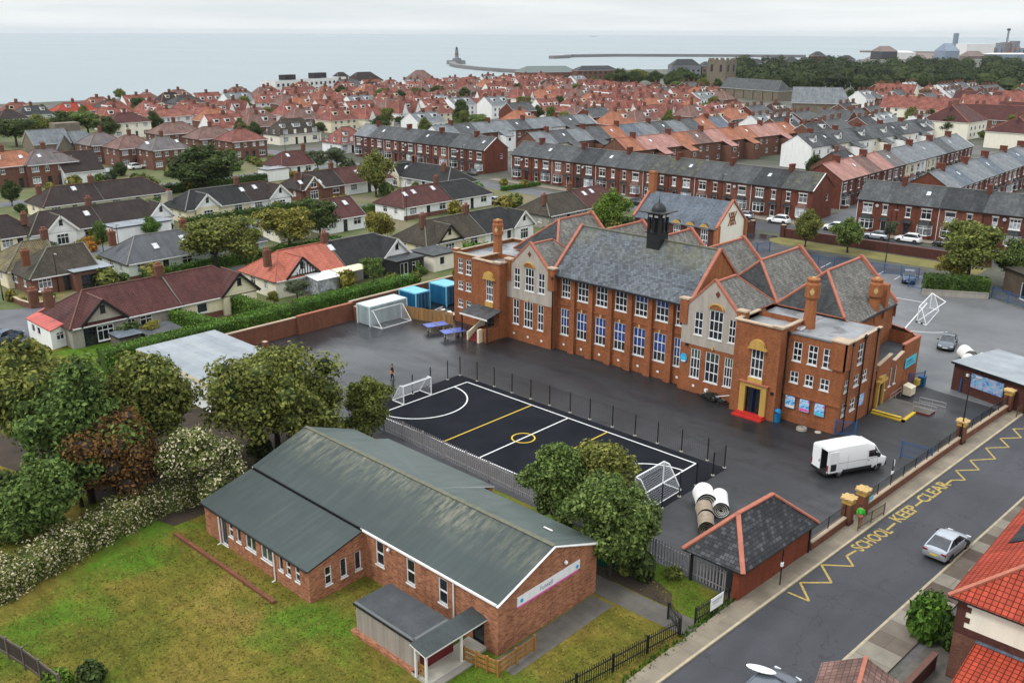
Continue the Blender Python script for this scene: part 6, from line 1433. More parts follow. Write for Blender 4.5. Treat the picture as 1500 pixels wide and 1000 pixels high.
def bay_mesh(w,fr='white_upvc',rm='slate_dark',base='terrace_brick',h0=.7,h1=2.45,lite=True):
    mb = MB(); P = [(-w / 2,0),(-w / 2 + .45,-.75),(w / 2 - .45,-.75),(w / 2,0)]
    for a,b in zip(P,P[1:]):
        mb.poly([(a[0],a[1],0),(b[0],b[1],0),(b[0],b[1],h0),(a[0],a[1],h0)],base); mb.poly([(a[0],a[1],h0),(b[0],b[1],h0),(b[0],b[1],h1),(a[0],a[1],h1)],'glass_net' if lite else 'glass')
        for z in (h0 + .04,h1 - .5,h1 - .05): mb.bar((a[0],a[1] - .02,z),(b[0],b[1] - .02,z),.06,.1,fr)
        for k in (0,.5,1) if b[0] - a[0] > .8 else (0,1): x,y = a[0] + (b[0] - a[0]) * k,a[1] + (b[1] - a[1]) * k - .02; mb.bar((x,y,h0),(x,y,h1),.09,.08,fr)
    mb.bar((P[1][0],P[1][1] - .05,h0 - .03),(P[2][0],P[2][1] - .05,h0 - .03),.12,.09,fr)
    Q = [(p[0] * 1.1,p[1] * 1.15,h1) for p in P]; top = [(-w * .3,-.02,h1 + .75),(w * .3,-.02,h1 + .75)]
    mb.poly([Q[0],Q[1],top[0]],rm); mb.poly([Q[1],Q[2],top[1],top[0]],rm); mb.poly([Q[2],Q[3],top[1]],rm); mb.poly(list(reversed(Q)),fr)
    return mb.mesh('bay_window')
_bays = {}
ORD = ['first','second','third','fourth','fifth','sixth','seventh','eighth','ninth','tenth','eleventh','twelfth','thirteenth','fourteenth']
def terrace(n,org,rz,uw,d0,d1,ze,zr,roofs,wallm,lab,group,style=0,chim='terrace_brick',bays=True,ends=(True,True),walls=None,tint=None,dorm=False,rear_look=False):
    u = Vector((math.cos(rz),math.sin(rz)))
    for i in range(n):
        wm = walls[i % len(walls)] if walls else wallm; rm = roofs[i % len(roofs)]
        t = thing('terraced_house',lab(i),'house',(org[0] + u.x * uw * i,org[1] + u.y * uw * i,0),rz,group); mb = MB(); fl = i % 2
        X = lambda s: (uw - s) if fl else s
        st = ('cas2','cas2n','cas3','sashnet')[(i * 7 + style) % 4]; st2 = ('sash','sashnet','sash')[(i + style) % 3]
        if rear_look and i % 2 == 1:
            og_ = MB(); og_.box(-1.6,1.6,-3.4,-.003,0,4.6,wm); slab(og_,[(-1.7,-3.6,4.5),(1.8,-3.6,4.5),(1.8,0,5.9),(-1.7,0,5.9)],.1,rm,'timber_black'); og_.box(-.6,.5,-3.43,-3.402,3.0,4.1,'white_upvc'); og_.box(-.5,.4,-3.44,-3.431,3.1,4.0,'glass'); part('rear_wing',og_,t,(uw - 1.7 if i % 4 == 1 else 1.7,0,0))
        if rear_look: w = [(X(1.5),3.6,1.1,1.3,'cas2'),(X(4.4),3.6,.9,1.2,'sash'),(X(4.6),.9,1.3,1.3,'cas2')]
        else: w = [(X(1.95),3.45,1.7,1.65,st),(X(5.0),3.45,.85,1.65,st2),(X(5.0),.1,.95,2.2,('dark1','pane1','sash')[(i * 5 + style) % 3],'door')]
        face(mb,t,(0,0),(uw,0),0,ze,wm,w)
        yr = (d0 + d1) / 2
        if i == 0 and ends[0]: wall(mb,(0,d1),(0,0),0,ze,wm); mb.poly([(0,d1,ze),(0,0,ze),(0,yr,zr - .05)],wm)
        if i == n - 1 and ends[1]:
            face(mb,t,(uw,0),(uw,d1),0,ze,wm,((6.2,3.4,.7,1.2,'sash'),)); mb.poly([(uw,0,ze),(uw,d1,ze),(uw,yr,zr - .05)],wm)
        wall(mb,(uw,d1),(0,d1),0,ze,wm)
        if not rear_look:
            lt = MB()
            for s,ww in ((X(1.95),1.7),(X(5.0),.85)):
                lt.box(s - ww / 2 - .12,s + ww / 2 + .12,-.05,-.003,5.1,5.32,'white_wood'); lt.box(s - ww / 2 - .1,s + ww / 2 + .1,-.09,-.003,3.27,3.36,'white_wood')
            lt.box(X(5.0) - .6,X(5.0) + .6,-.06,-.003,2.32,2.55,'white_wood')
            parts('lintel',lt,t,.02)
        part('wall',mb,t)
        rf = MB(); e0,e1 = (-.12 if i == 0 and ends[0] else 0),(uw + .12 if i == n - 1 and ends[1] else uw - .015); s = (zr - ze) / yr
        slab(rf,[(e0,-.3,ze - s * .3),(e1,-.3,ze - s * .3),(e1,yr,zr),(e0,yr,zr)],.12,rm,'timber_black'); slab(rf,[(e1,d1 + .3,ze - s * .3),(e0,d1 + .3,ze - s * .3),(e0,yr,zr),(e1,yr,zr)],.12,rm,'timber_black'); rf.bar((e0,yr,zr + .03),(e1,yr,zr + .03),.2,.12,'ridge_grey' if 'slate' in rm else 'ridge_clay')
        if i == n - 1 and ends[1]: rf.bar((uw + .12,-.3,ze - s * .3 + .05),(uw + .12,yr,zr + .05),.12,.16,'white_wood',(1,0,0))
        part('roof',rf,t)
        g = MB(); g.bar((0,-.34,ze - s * .3 - .06),(uw,-.34,ze - s * .3 - .06),.1,.12,'timber_black'); part('gutter',g,t)
        if not rear_look:
            dp = MB(); dp.tube((.12,-.07,0),(.12,-.07,ze - .1),.05,('white_upvc','timber_black')[i % 2],6); part('drainpipe',dp,t)
            if i % 3 == 0: ds = MB(); ds.lathe([(.02,0),(.2,.04),(.3,.1)],'galv',(0,0),10); o = part('satellite_dish',ds,t,(X(3.6),-.2,4.9)); o.rotation_euler = (R(70),0,R(20))
        if (i % 2 == 0): part('chimney',chimney_mesh(.62,1.5,1.7,chim,0),t,(uw - .35 if n > 1 else .4,yr,zr - .55))
        if bays and not rear_look:
            k = ((i * 3) % 2,(i * 5) % 3)
            if k not in _bays: _bays[k] = bay_mesh(2.5,'white_upvc',('slate_dark','tile_dusky','slate_dark')[k[1]],'terrace_brick',.7,2.45,bool(k[0]))
            part('bay_window',_bays[k],t,(X(1.95),0,0))
            c = MB(); slab(c,[(X(5.0) - .75,-.8,2.55),(X(5.0) + .75,-.8,2.55),(X(5.0) + .75,0,2.95),(X(5.0) - .75,0,2.95)],.08,'slate_dark','timber_black'); part('door_canopy',c,t)
        if i % 3 == 1:
            m_ = MB(); y = yr * .55; z = ze + s * y + .06; m_.poly([(-.35,-.4,-s * .4 + .06),(.35,-.4,-s * .4 + .06),(.35,.4,s * .4 + .06),(-.35,.4,s * .4 + .06)],'skylight'); part('rooflight',m_,t,(X(2.6),y,z))
        if dorm and i % 2 == 0:
            m_ = MB(); m_.box(-.8,.8,0,2.2,0,1.4,'render_white'); m_.poly([(-.95,-.05,1.4),(.95,-.05,1.4),(0,-.05,2.2)],'render_white'); slab(m_,[(1.05,-.2,1.3),(1.05,2.4,1.3),(0,2.4,2.3),(0,-.2,2.3)],.08,'slate_grey'); slab(m_,[(-1.05,2.4,1.3),(-1.05,-.2,1.3),(0,-.2,2.3),(0,2.4,2.3)],.08,'slate_grey'); o = part('dormer',m_,t,(uw / 2,yr * .25,ze + s * yr * .25)); part('window',win_mesh(1.0,1.0,'cas2'),o,(0,-.13,.3))
SG = ['slate_grey','slate_dark','slate_grey','slate_moss','slate_grey','slate_dark']
terrace(12,(-92.6,105.2),R(-.3),6.56,0,8.6,6.0,8.75,['slate_grey','slate_grey','slate_grey','slate_dark','slate_grey','slate_grey','slate_moss','slate_moss','slate_grey','slate_grey','slate_dark','slate_moss'],'terrace_brick',lambda i: ORD[i] + ' house from the left in the long brick terrace behind the school','houses of the long brick terrace',0,walls=['terrace_brick','terrace_brick','terrace_brick_pale','terrace_brick_dark','terrace_brick','terrace_brick_pale','terrace_brick_dark'])
terrace(8,(-155.2,105.4),R(.3),6.6,0,8.6,6.0,8.75,['slate_light','slate_grey','slate_grey','slate_grey','slate_dark','slate_dark','slate_grey','slate_grey'],'terrace_brick',lambda i: ORD[i] + ' house from the left in the upper left brick terrace','houses of the upper left brick terrace',2,walls=['terrace_brick','terrace_brick','terrace_brick_pale','terrace_brick_dark','terrace_brick','terrace_brick_pale','terrace_brick_dark'])
terrace(8,(-4.6,103.4),R(5),7.0,0,8.6,5.9,8.7,['slate_grey','slate_grey','slate_dark','slate_grey'],'terrace_brick',lambda i: ORD[i] + ' house from the left in the brick terrace behind the car park','houses of the right hand brick terrace',1,walls=['terrace_brick','terrace_brick','terrace_brick_pale','terrace_brick_dark','terrace_brick','terrace_brick_pale','terrace_brick_dark'])
terrace(12,(-15.8,121.5),R(91.2),7.0,0,9.0,6.0,8.8,['tile_pink','tile_pink','tile_dusky','tile_pink','slate_purple','slate_light','slate_light','slate_light','slate_light','slate_grey','slate_light','slate_light'],'terrace_brick',lambda i: ORD[i] + ' house along the pink and grey roofed terrace running away','houses of the terrace running away',1,walls=['terrace_brick','terrace_brick','terrace_brick','terrace_brick','house_brick','render_cream','render_white','render_cream'])
terrace(12,(4.0,126.0),R(91),7.0,0,9.0,5.8,8.6,['slate_light','slate_blue','slate_light'],'terrace_brick',lambda i: ORD[i] + ' house from the near end of the pale slate terrace at the right edge','houses of the pale slate terrace',3)
terrace(11,(-76.5,131),R(84),7.0,0,9.0,5.8,8.6,['tile_orange','tile_pink','tile_pink','tile_orange','tile_dusky','tile_pink','tile_orange'],'house_brick',lambda i: ORD[i] + ' house from the near end of the pink and orange roofed row','houses of the pink and orange roofed row',2,rear_look=True)
terrace(12,(-102,126),R(84),7.0,0,9.0,5.8,8.6,['slate_light','slate_grey','slate_light','slate_grey','tile_orange','slate_blue'],'house_brick',lambda i: ORD[i] + ' house from the near end of the mixed slate row','houses of the mixed slate row',1,rear_look=True,walls=['house_brick','render_ivory','house_brick'])
terrace(9,(-136,122),R(85),7.2,0,9.0,5.8,8.4,['slate_light','slate_grey','slate_light'],'render_white',lambda i: ORD[i] + ' house from the near end of the pale slate row above the left terrace','houses of the upper pale slate row',1,rear_look=True,walls=['render_white','house_brick','house_brick'])
terrace(11,(-47,172),R(86),6.6,0,9.0,6.0,8.8,['slate_grey','slate_dark','slate_grey'],'render_white',lambda i: ORD[i] + ' white house from the near end of the row with arched dormers','white houses with arched dormers',1,rear_look=True,walls=['render_white','render_white','render_ivory'],dorm=True)
h = house('detached brick house with dark slate roof and two rooflights beside the pink roofed terrace',-30,152,R(90),11,4.8,4.8,4.6,8.2,(0,3.5),'house_brick','slate_dark',[(-2,1,1.4,1.2,'cas2')],(((4.8,3.6,1,1.1,'cas2'),),()),(),[(-3,0,1.2)],((.5,.55),(1.6,.55)),name='house')
block('garage_row','low row of flat roofed garages behind the long brick terrace','garages',rect(-62,-36,122,128),2.6,'house_brick','flat_grey',.2,(tuple((2 + 3.2 * k,.05,2.3,2.1,'pane1','garage_door') for k in range(8)),))
block('garage_row','second row of low garages beside the dark slated detached house','garages',rect(-58,-38,136,142),2.6,'house_brick','metal_sheet')
block('dark_brick_hall','dark brown brick building with white door behind the blue railing at the right edge','building',[(28.6,76.5),(34,71.8),(44,78),(38,86)],3.3,'brown_brick','tile_umber',.25,(((4.5,.1,1.2,2.2,'pane1','door'),),))
NR = thing('red_tiled_house','near house with scarlet tiled hipped roof and cream upper wall at the right edge','house')
e = L(1390,868,5.4); x0,y0 = e[0] + .45,e[1] + .45
mb = MB(); X1,Y1 = x0 + 12,y0 + 24
face(mb,NR,(x0,y0),(X1,y0),0,3.0,'house_brick',[(3,.9,1.2,1.3,'cas2')]); wall(mb,(x0,y0),(X1,y0),3.45,5.4,'render_ivory'); mb.box(x0 - .03,X1,y0 - .03,y0 + .05,3.0,3.45,'dark_brick')
wall(mb,(x0,Y1),(x0,y0),0,5.4,'house_brick'); wall(mb,(X1,y0),(X1,Y1),0,5.4,'house_brick')
for k in range(6): mb.box(x0 - .03,x0 + (.7 if k % 2 else .45),y0 - .028,y0 + .02,3.45 + k * .325,3.45 + (k + 1) * .325,'dark_brick')
part('wall',mb,NR)
rf = MB(); e = .45; hz = 5.25; r0 = (x0 + 6,y0 + 6.3,9.2); r1 = (x0 + 6,Y1 - 5,9.2); q = [(x0 - e,y0 - e,hz),(X1 + e,y0 - e,hz),(X1 + e,Y1 + e,hz),(x0 - e,Y1 + e,hz)]
slab(rf,[q[0],q[1],r0],.12,'tile_scarlet','timber_black'); slab(rf,[q[3],q[0],r0,r1],.12,'tile_scarlet','timber_black'); slab(rf,[q[1],q[2],r1,r0],.12,'tile_scarlet','timber_black')
for c in (q[0],q[1]): rf.bar((c[0],c[1],c[2] + .04),(r0[0],r0[1],r0[2] + .04),.22,.12,'ridge_clay')
part('roof',rf,NR)
rf = MB(); ly = y0 - 4.2; zt = 2.95
slab(rf,[(x0 + 1.2,ly,2.2),(X1,ly,2.2),(X1,y0 - .05,zt),(x0 + 1.2,y0 - .05,zt)],.1,'tile_scarlet','timber_black'); rf.bar((x0 + 1.2,y0 - .12,zt + .04),(X1,y0 - .12,zt + .04),.3,.06,'slate_blue'); part('lean_to_roof',rf,NR)
mb = MB(); mb.box(x0 + 1.5,X1,ly + .35,y0 - .03,0,2.15,'house_brick'); part('lean_to_wall',mb,NR)
sp = MB(); sk = (9.2 - hz) / 6.45; Q = lambda dx,y: (x0 - .45 + dx,y,hz + sk * dx + .07)
slab(sp,[Q(3.4,y0 + 6.5),Q(.9,y0 + 6.5),Q(.9,y0 + 14),Q(3.4,y0 + 14)][::-1],.05,'solar','black_metal'); part('solar_panel',sp,NR)
OB_ = thing('tiled_outhouse','small brick outhouse with brown tiled roof at the bottom right corner','outhouse')
c = L(1268,964,2.9); rf = MB(); roof(rf,0,6,-1.9,1.9,1.9,2.9,0,0,0,'tile_dusky',.25,.15,'ridge_clay','timber_black'); part('roof',rf,OB_); mb = MB(); mb.box(.1,5.9,-1.8,1.8,0,1.9,'house_brick'); part('wall',mb,OB_); OB_.location = (c[0],c[1],0); OB_.rotation_euler = (0,0,R(-75))
def leaf_cloud(rng,lobes,n,size,mat,core='leaf_dark',zmin=None,shell=.5,flat=.35,corek=.62):
    "lobes: (x, y, z, rx, ry, rz); many small leaf faces spread through the crown"
    V = []; F = []; mb = MB(); wts = [l[3] * l[4] + l[4] * l[5] + l[3] * l[5] for l in lobes]; tot = sum(wts); acc = []; s = 0
    for w_ in wts: s += w_ / tot; acc.append(s)
    for _ in range(n):
        r = rng.random(); i = next((k for k,a in enumerate(acc) if r <= a),len(lobes) - 1); l = lobes[i]
        z = rng.uniform(-1,1); t = rng.uniform(0,6.2832); h = math.sqrt(1 - z * z); d = (h * math.cos(t),h * math.sin(t),z)
        k = shell + (1.06 - shell) * rng.random() ** .6
        k *= 1 + .14 * math.sin(5 * t + l[0] * 3) * math.cos(4 * z + l[1])
        p = (l[0] + d[0] * l[3] * k,l[1] + d[1] * l[4] * k,l[2] + d[2] * l[5] * k)
        if zmin is not None and p[2] < zmin: continue
        nx,ny,nz = d[0] + rng.gauss(0,.55),d[1] + rng.gauss(0,.55),d[2] + rng.gauss(0,.55) + flat
        q = math.sqrt(nx * nx + ny * ny + nz * nz) or 1; nx /= q; ny /= q; nz /= q
        ax,ay,az = rng.gauss(0,1),rng.gauss(0,1),rng.gauss(0,1); dt = ax * nx + ay * ny + az * nz; ax -= dt * nx; ay -= dt * ny; az -= dt * nz
        q = math.sqrt(ax * ax + ay * ay + az * az) or 1; ax /= q; ay /= q; az /= q; bx,by,bz = ny * az - nz * ay,nz * ax - nx * az,nx * ay - ny * ax
        a = size * rng.uniform(.6,1.4); b = a * rng.uniform(.45,.7); i0 = len(V)
        V += [(p[0] - ax * a,p[1] - ay * a,p[2] - az * a),(p[0] + bx * b + nx * b * .25,p[1] + by * b + ny * b * .25,p[2] + bz * b + nz * b * .25),(p[0] + ax * a,p[1] + ay * a,p[2] + az * a),(p[0] - bx * b + nx * b * .25,p[1] - by * b + ny * b * .25,p[2] - bz * b + nz * b * .25)]
        F.append((i0,i0 + 1,i0 + 2,i0 + 3))
    mb.grid(V,F,mat)
    if core:  # unseen dark blobs added inside each lobe to block light through the crown
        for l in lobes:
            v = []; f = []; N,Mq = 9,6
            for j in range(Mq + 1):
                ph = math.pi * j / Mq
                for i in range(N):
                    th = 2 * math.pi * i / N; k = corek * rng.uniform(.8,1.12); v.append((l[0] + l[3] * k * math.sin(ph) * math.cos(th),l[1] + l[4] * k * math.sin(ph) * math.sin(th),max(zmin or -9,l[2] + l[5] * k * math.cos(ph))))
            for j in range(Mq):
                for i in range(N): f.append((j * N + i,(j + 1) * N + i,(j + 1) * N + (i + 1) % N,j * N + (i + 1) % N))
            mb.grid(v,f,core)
    return mb
def rnd_lobes(rng,h,w,n,z0=.28,top=1.0,spread=.62):
    L_ = []; zc = h * (z0 + top) / 2; hz = h * (top - z0) / 2
    for i in range(n):
        t = 2.4 * i + rng.uniform(-.5,.5); r = w / 2 * spread * math.sqrt((i + .3) / n); z = zc + hz * rng.uniform(-.6,.62) * (1.0 - .35 * r / (w / 2)); s = rng.uniform(.30,.46)
        L_.append((r * math.cos(t),r * math.sin(t),z,w * s,w * s,min(w * s,hz) * rng.uniform(.6,.95)))
    L_.append((0,0,h * top - hz * .45,w * .3,w * .3,hz * .45))
    k = w / 2 / max(math.hypot(l[0],l[1]) + l[3] for l in L_); zt = max(l[2] + l[5] for l in L_); kz = (h - h * z0 * .8) / (zt - h * z0 * .8)
    return [(l[0] * k,l[1] * k,h * z0 * .8 + (l[2] - h * z0 * .8) * kz,l[3] * k,l[4] * k,l[5] * kz) for l in L_]
def sublobes(rng,lobes,m=5,k=.5):
    out = []
    for l in lobes:
        out.append((l[0],l[1],l[2],l[3] * .72,l[4] * .72,l[5] * .75))
        for i in range(m):
            t = rng.uniform(0,6.28); z = rng.uniform(-.5,1); q = math.sqrt(1 - z * z); s = k * rng.uniform(.65,1.15)
            out.append((l[0] + l[3] * .78 * q * math.cos(t),l[1] + l[4] * .78 * q * math.sin(t),l[2] + l[5] * .72 * z,l[3] * s,l[4] * s,l[5] * s * .85))
    return out
def trunk_mesh(rng,h,lobes,r,m='bark',z0=.3):
    mb = MB(); f = h * z0 + .2; b = (rng.uniform(-.1,.1),rng.uniform(-.1,.1),f); mb.tube((0,0,-.1),b,r,m,8,r * .72)
    for l in lobes[:7]:
        mid = ((b[0] + l[0]) / 2 + rng.uniform(-.2,.2),(b[1] + l[1]) / 2 + rng.uniform(-.2,.2),(b[2] + l[2]) / 2 - .1); mb.tube(b,mid,r * .5,m,6,r * .33); mb.tube(mid,(l[0],l[1],l[2] + l[5] * .3),r * .33,m,6,r * .08)
    return mb
_TP = {}
def tree(label,px,by,ty,wpx,mat,n=900,lobes=7,proto=None,cat='tree',name='tree',group=None,z0=.28,leaf=None,bark='bark',base=None,shell=.5,core='leaf_dark',h=None,w=None):
    bx,byy = base or L(px,by); d = PX(bx,byy,0)[2]
    h = h or max(1.0,HT(px,ty,bx,byy)); w = w or wpx * d / 1350.0
    t = thing(name,label,cat,(bx,byy,0),0,group)
    k = proto and (proto,mat)
    if k and k in _TP:
        ms,hh,ww = _TP[k]
    else:
        rng = random.Random(sum(ord(c) * (i + 1) for i,c in enumerate(proto or label))); hh,ww = (8.0,8.0) if proto else (h,w)
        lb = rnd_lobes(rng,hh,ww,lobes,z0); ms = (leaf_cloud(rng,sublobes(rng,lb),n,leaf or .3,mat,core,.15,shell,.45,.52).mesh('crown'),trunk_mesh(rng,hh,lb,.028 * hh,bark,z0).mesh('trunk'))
        if k: _TP[k] = (ms,hh,ww)
    c = part('crown',ms[0],t); r = part('trunk',ms[1],t)
    sx = w / ww; sz = h / hh; rz = RNG.uniform(0,6.28) if proto else 0
    for o in (c,r): o.scale = (sx,sx,sz); o.rotation_euler = (0,0,rz)
    return t
_SP = {}
def shrub(label,px,by,wpx,hpx=None,mat='leaf_green',group='garden shrubs',base=None,h=None,w=None,n=420,leaf=.16,core='leaf_dark',name='shrub',proto='s'):
    bx,byy = base or L(px,by); d = PX(bx,byy,0)[2]; w = w or wpx * d / 1350; h = h or max(.4,HT(px,by - (hpx or wpx * .7),bx,byy))
    k = (proto,mat)
    if k not in _SP:
        rng = random.Random(len(_SP) + 5); lb = [(rng.uniform(-.3,.3),rng.uniform(-.3,.3),.5 + rng.uniform(-.1,.15),.55,.55,.5) for _ in range(4)]; _SP[k] = leaf_cloud(rng,lb,n,leaf,mat,core,.0,.6).mesh('foliage')
    o = single(name,_SP[k],label,'shrub',group,(bx,byy,0),RNG.uniform(0,6.28)); o.scale = (w / 1.7,w / 1.7,h / 1.1); return o
def hedge(label,pts,w,h,mat,dens=34,leaf=.13,rough=.06,core='leaf_hedge_dark',name='hedge',wob=.0):
    rng = random.Random(int(abs(pts[0][0]) * 10)); V = []; F = []; mb = MB()
    for p,q in zip(pts,pts[1:]):
        d = Vector((q[0] - p[0],q[1] - p[1])); Ln = d.length; d.normalize(); nn = Vector((-d.y,d.x)); ar = Ln * (2 * h + w) + 2 * w * h
        mb.bar((p[0],p[1],h * .46),(q[0],q[1],h * .46),w * .86,h * .92,core)
        for _ in range(int(ar * dens)):
            s = rng.uniform(-.1,Ln + .1); r = rng.random() * (2 * h + w); bmp = wob * math.sin(s * 1.7 + p[0]) + wob * .7 * math.sin(s * 4.1)
            if r < h: o,z,nv = -w / 2,r,(-nn.x,-nn.y,.15)
            elif r < h + w: o,z,nv = r - h - w / 2,h + bmp,(0,0,1)
            else: o,z,nv = w / 2,r - h - w,(nn.x,nn.y,.15)
            o += rng.gauss(0,rough) + (bmp * .5 if o > 0 else -bmp * .5); z += rng.gauss(0,rough); c = (p[0] + d.x * s + nn.x * o,p[1] + d.y * s + nn.y * o,max(.05,z))
            n = Vector((nv[0] + rng.gauss(0,.6),nv[1] + rng.gauss(0,.6),nv[2] + rng.gauss(0,.6))).normalized(); a = n.orthogonal().normalized(); a = (Matrix.Rotation(rng.uniform(0,6.28),3,n) @ a); b = n.cross(a); L1 = leaf * rng.uniform(.6,1.4); L2 = L1 * .6; c = Vector(c); i = len(V)
            V += [c - a * L1,c + b * L2,c + a * L1,c - b * L2]; F.append((i,i + 1,i + 2,i + 3))
    mb.grid(V,F,mat); return single(name,mb,label,'hedge')
tree('broad olive green tree at the left edge above the dark understorey',55,705,498,215,'leaf_olive',19500,10,leaf=0.186,z0=.3)
tree('mid green tree in the middle of the group left of the white classroom',135,735,526,205,'leaf_green',19500,10,leaf=0.174,z0=.18)
tree('olive tree on the right of the group, touching the white classroom roof',225,695,510,175,'leaf_olive',15600,9,leaf=0.174,z0=.3)
tree('rust brown shrubby tree under the left tree group',188,745,598,150,'leaf_rust',9360,8,leaf=0.149,z0=.12,core='wood_dark')
tree('rust brown bare twigged bush low in the left tree group',120,742,625,120,'leaf_rust',6760,7,leaf=0.136,z0=.1,core='wood_dark')
tree('dark green leafy bush tree behind the flowering hedge at the left',68,805,664,130,'leaf_green',13520,8,leaf=0.149,z0=.08)
tree('dark bush at the far left edge under the trees',10,790,690,110,'leaf_dark',6760,7,leaf=0.161,z0=.05)
tree('large spreading olive tree between the white classroom and the green roofed hall',408,670,496,218,'leaf_olive',23400,11,leaf=0.174,z0=.22,shell=.45)
tree('lower olive green tree beside the hall, under the spreading one',450,664,555,130,'leaf_olive',13000,8,leaf=0.161,z0=.1)
tree('small olive yellow tree at the left corner of the black pitch',538,642,551,88,'leaf_olive',9360,6,leaf=0.136,z0=.12)
tree('big rounded bush covered in cream blossom beside the hall roof',316,738,618,128,'leaf_blossom',22100,8,leaf=0.124,z0=.03,cat='shrub',name='blossom_bush')
tree('dark green tree rising behind the hall roof at the pitch fence',815,778,652,108,'leaf_green',16900,8,leaf=0.136,z0=.1)
tree('airy olive tree between the pitch and the goal',885,770,646,100,'leaf_olive',7800,8,leaf=0.136,z0=.25,core=None,shell=.2)
tree('dense rounded green tree right of the hall gable',892,842,690,138,'leaf_green',24700,10,leaf=0.136,z0=.16)
shrub('dark laurel bush beside the hall path',935,848,48,40,'leaf_dark',None,n=600)
shrub('leafy green garden bush by the dark gate at the right',1357,935,66,62,'leaf_hedge',None,n=1500,leaf=.11,proto='near'); shrub('dark lower bush beside the cream walled house',1385,950,48,50,'leaf_hedge_dark',None,n=1000,leaf=.11,proto='near')
shrub('yellow green bush at the bottom edge of the lawn',85,1010,50,30,'leaf_bright',None,n=900,leaf=.12,proto='near'); shrub('dark green bush at the bottom edge of the lawn',132,1008,56,32,'leaf_dark',None,n=900,leaf=.12,proto='near')
hp = [L(-15,880),L(60,838),L(140,792),L(220,752),L(300,725)]
hedge('long hedge full of cream blossom along the top of the lawn',hp,2.1,1.75,'leaf_blossom',150,.09,.2,'leaf_dark','blossom_hedge',.28)
hedge('tall clipped hedge above the left run of brick wall',[(-28.3,-25),(-28.6,-1.8)],1.9,2.9,'leaf_hedge',60,.11,.05); hedge('tall clipped hedge above the right run of brick wall',[(-28.4,-1.0),(-28.6,17.5)],2.2,3.1,'leaf_hedge',60,.11,.05)
hedge('clipped hedge dividing the two bungalow gardens',[(-39.2,-3.2),(-30,-2.6)],1.5,2.3,'leaf_hedge',55,.11,.05); hedge('rounded clipped hedge in front of the cream gabled bungalow',[(-38.8,-11.5),(-31.8,-10.5)],1.6,2.2,'leaf_hedge',55,.11,.07)
hedge('clipped dark hedge on a low wall behind the rear yard',[L(1352,428),L(1445,434)],2.4,2.5,'leaf_hedge_dark',50,.13,.07); hedge('low clipped hedge round the garden with yellow bushes',[L(735,280),L(790,272)],1.0,1.0,'leaf_hedge',40,.12,.05)
for k,(a_,lo,hi,nm) in enumerate(((-62.2,-4,30,'low garden hedge along the road before the grey tiled bungalow'),(-80.3,48,70,'low garden hedge behind the white bungalow with three rooflights'),(-92.6,18,46,'garden hedge before the yellow walled bungalow'),(-107.8,52,70,'garden hedge behind the tall gable window bungalow'),(-117.2,6,26,'garden hedge in front of the cream walled bungalow at the left'),(-131,20,60,'long garden hedge below the semis at the left'))): hedge(nm,[(a_,lo),(a_ + .4,hi)],1.2,1.5 + .2 * (k % 3),('leaf_hedge','leaf_green','leaf_hedge_dark')[k % 3],26,.17,.14,wob=.12)
hedge('dark untidy hedge behind the timber fence and blue containers',[(-37.5,36),(-31,46)],3.0,2.6,'leaf_hedge',40,.16,.15,wob=.2)
wall_run('low_yard_wall',[L(1350,432),L(1447,438)],.75,.3,'render_grey','concrete','low grey wall under the dark hedge behind the rear yard')
wall_run('car_park_wall',[(-10.8,88.4),(23,90.2)],1.5,.4,'dark_brick','ridge_brown','long dark brick wall between car park grass and the terrace street'); wall_run('car_park_wall',[(-28.5,88),(-17.2,88.3)],1.7,.4,'dark_brick','ridge_brown','dark brick wall left of the car park entrance')
for k,p in enumerate(((-17,88.3),(-11,88.4))): mb = MB(); mb.box(p[0] - .4,p[0] + .4,p[1] - .4,p[1] + .4,0,2.2,'dark_brick','coping_pale'); single('gate_pillar',mb,('left' if k == 0 else 'right') + ' dark brick pillar of the car park entrance','pillar')
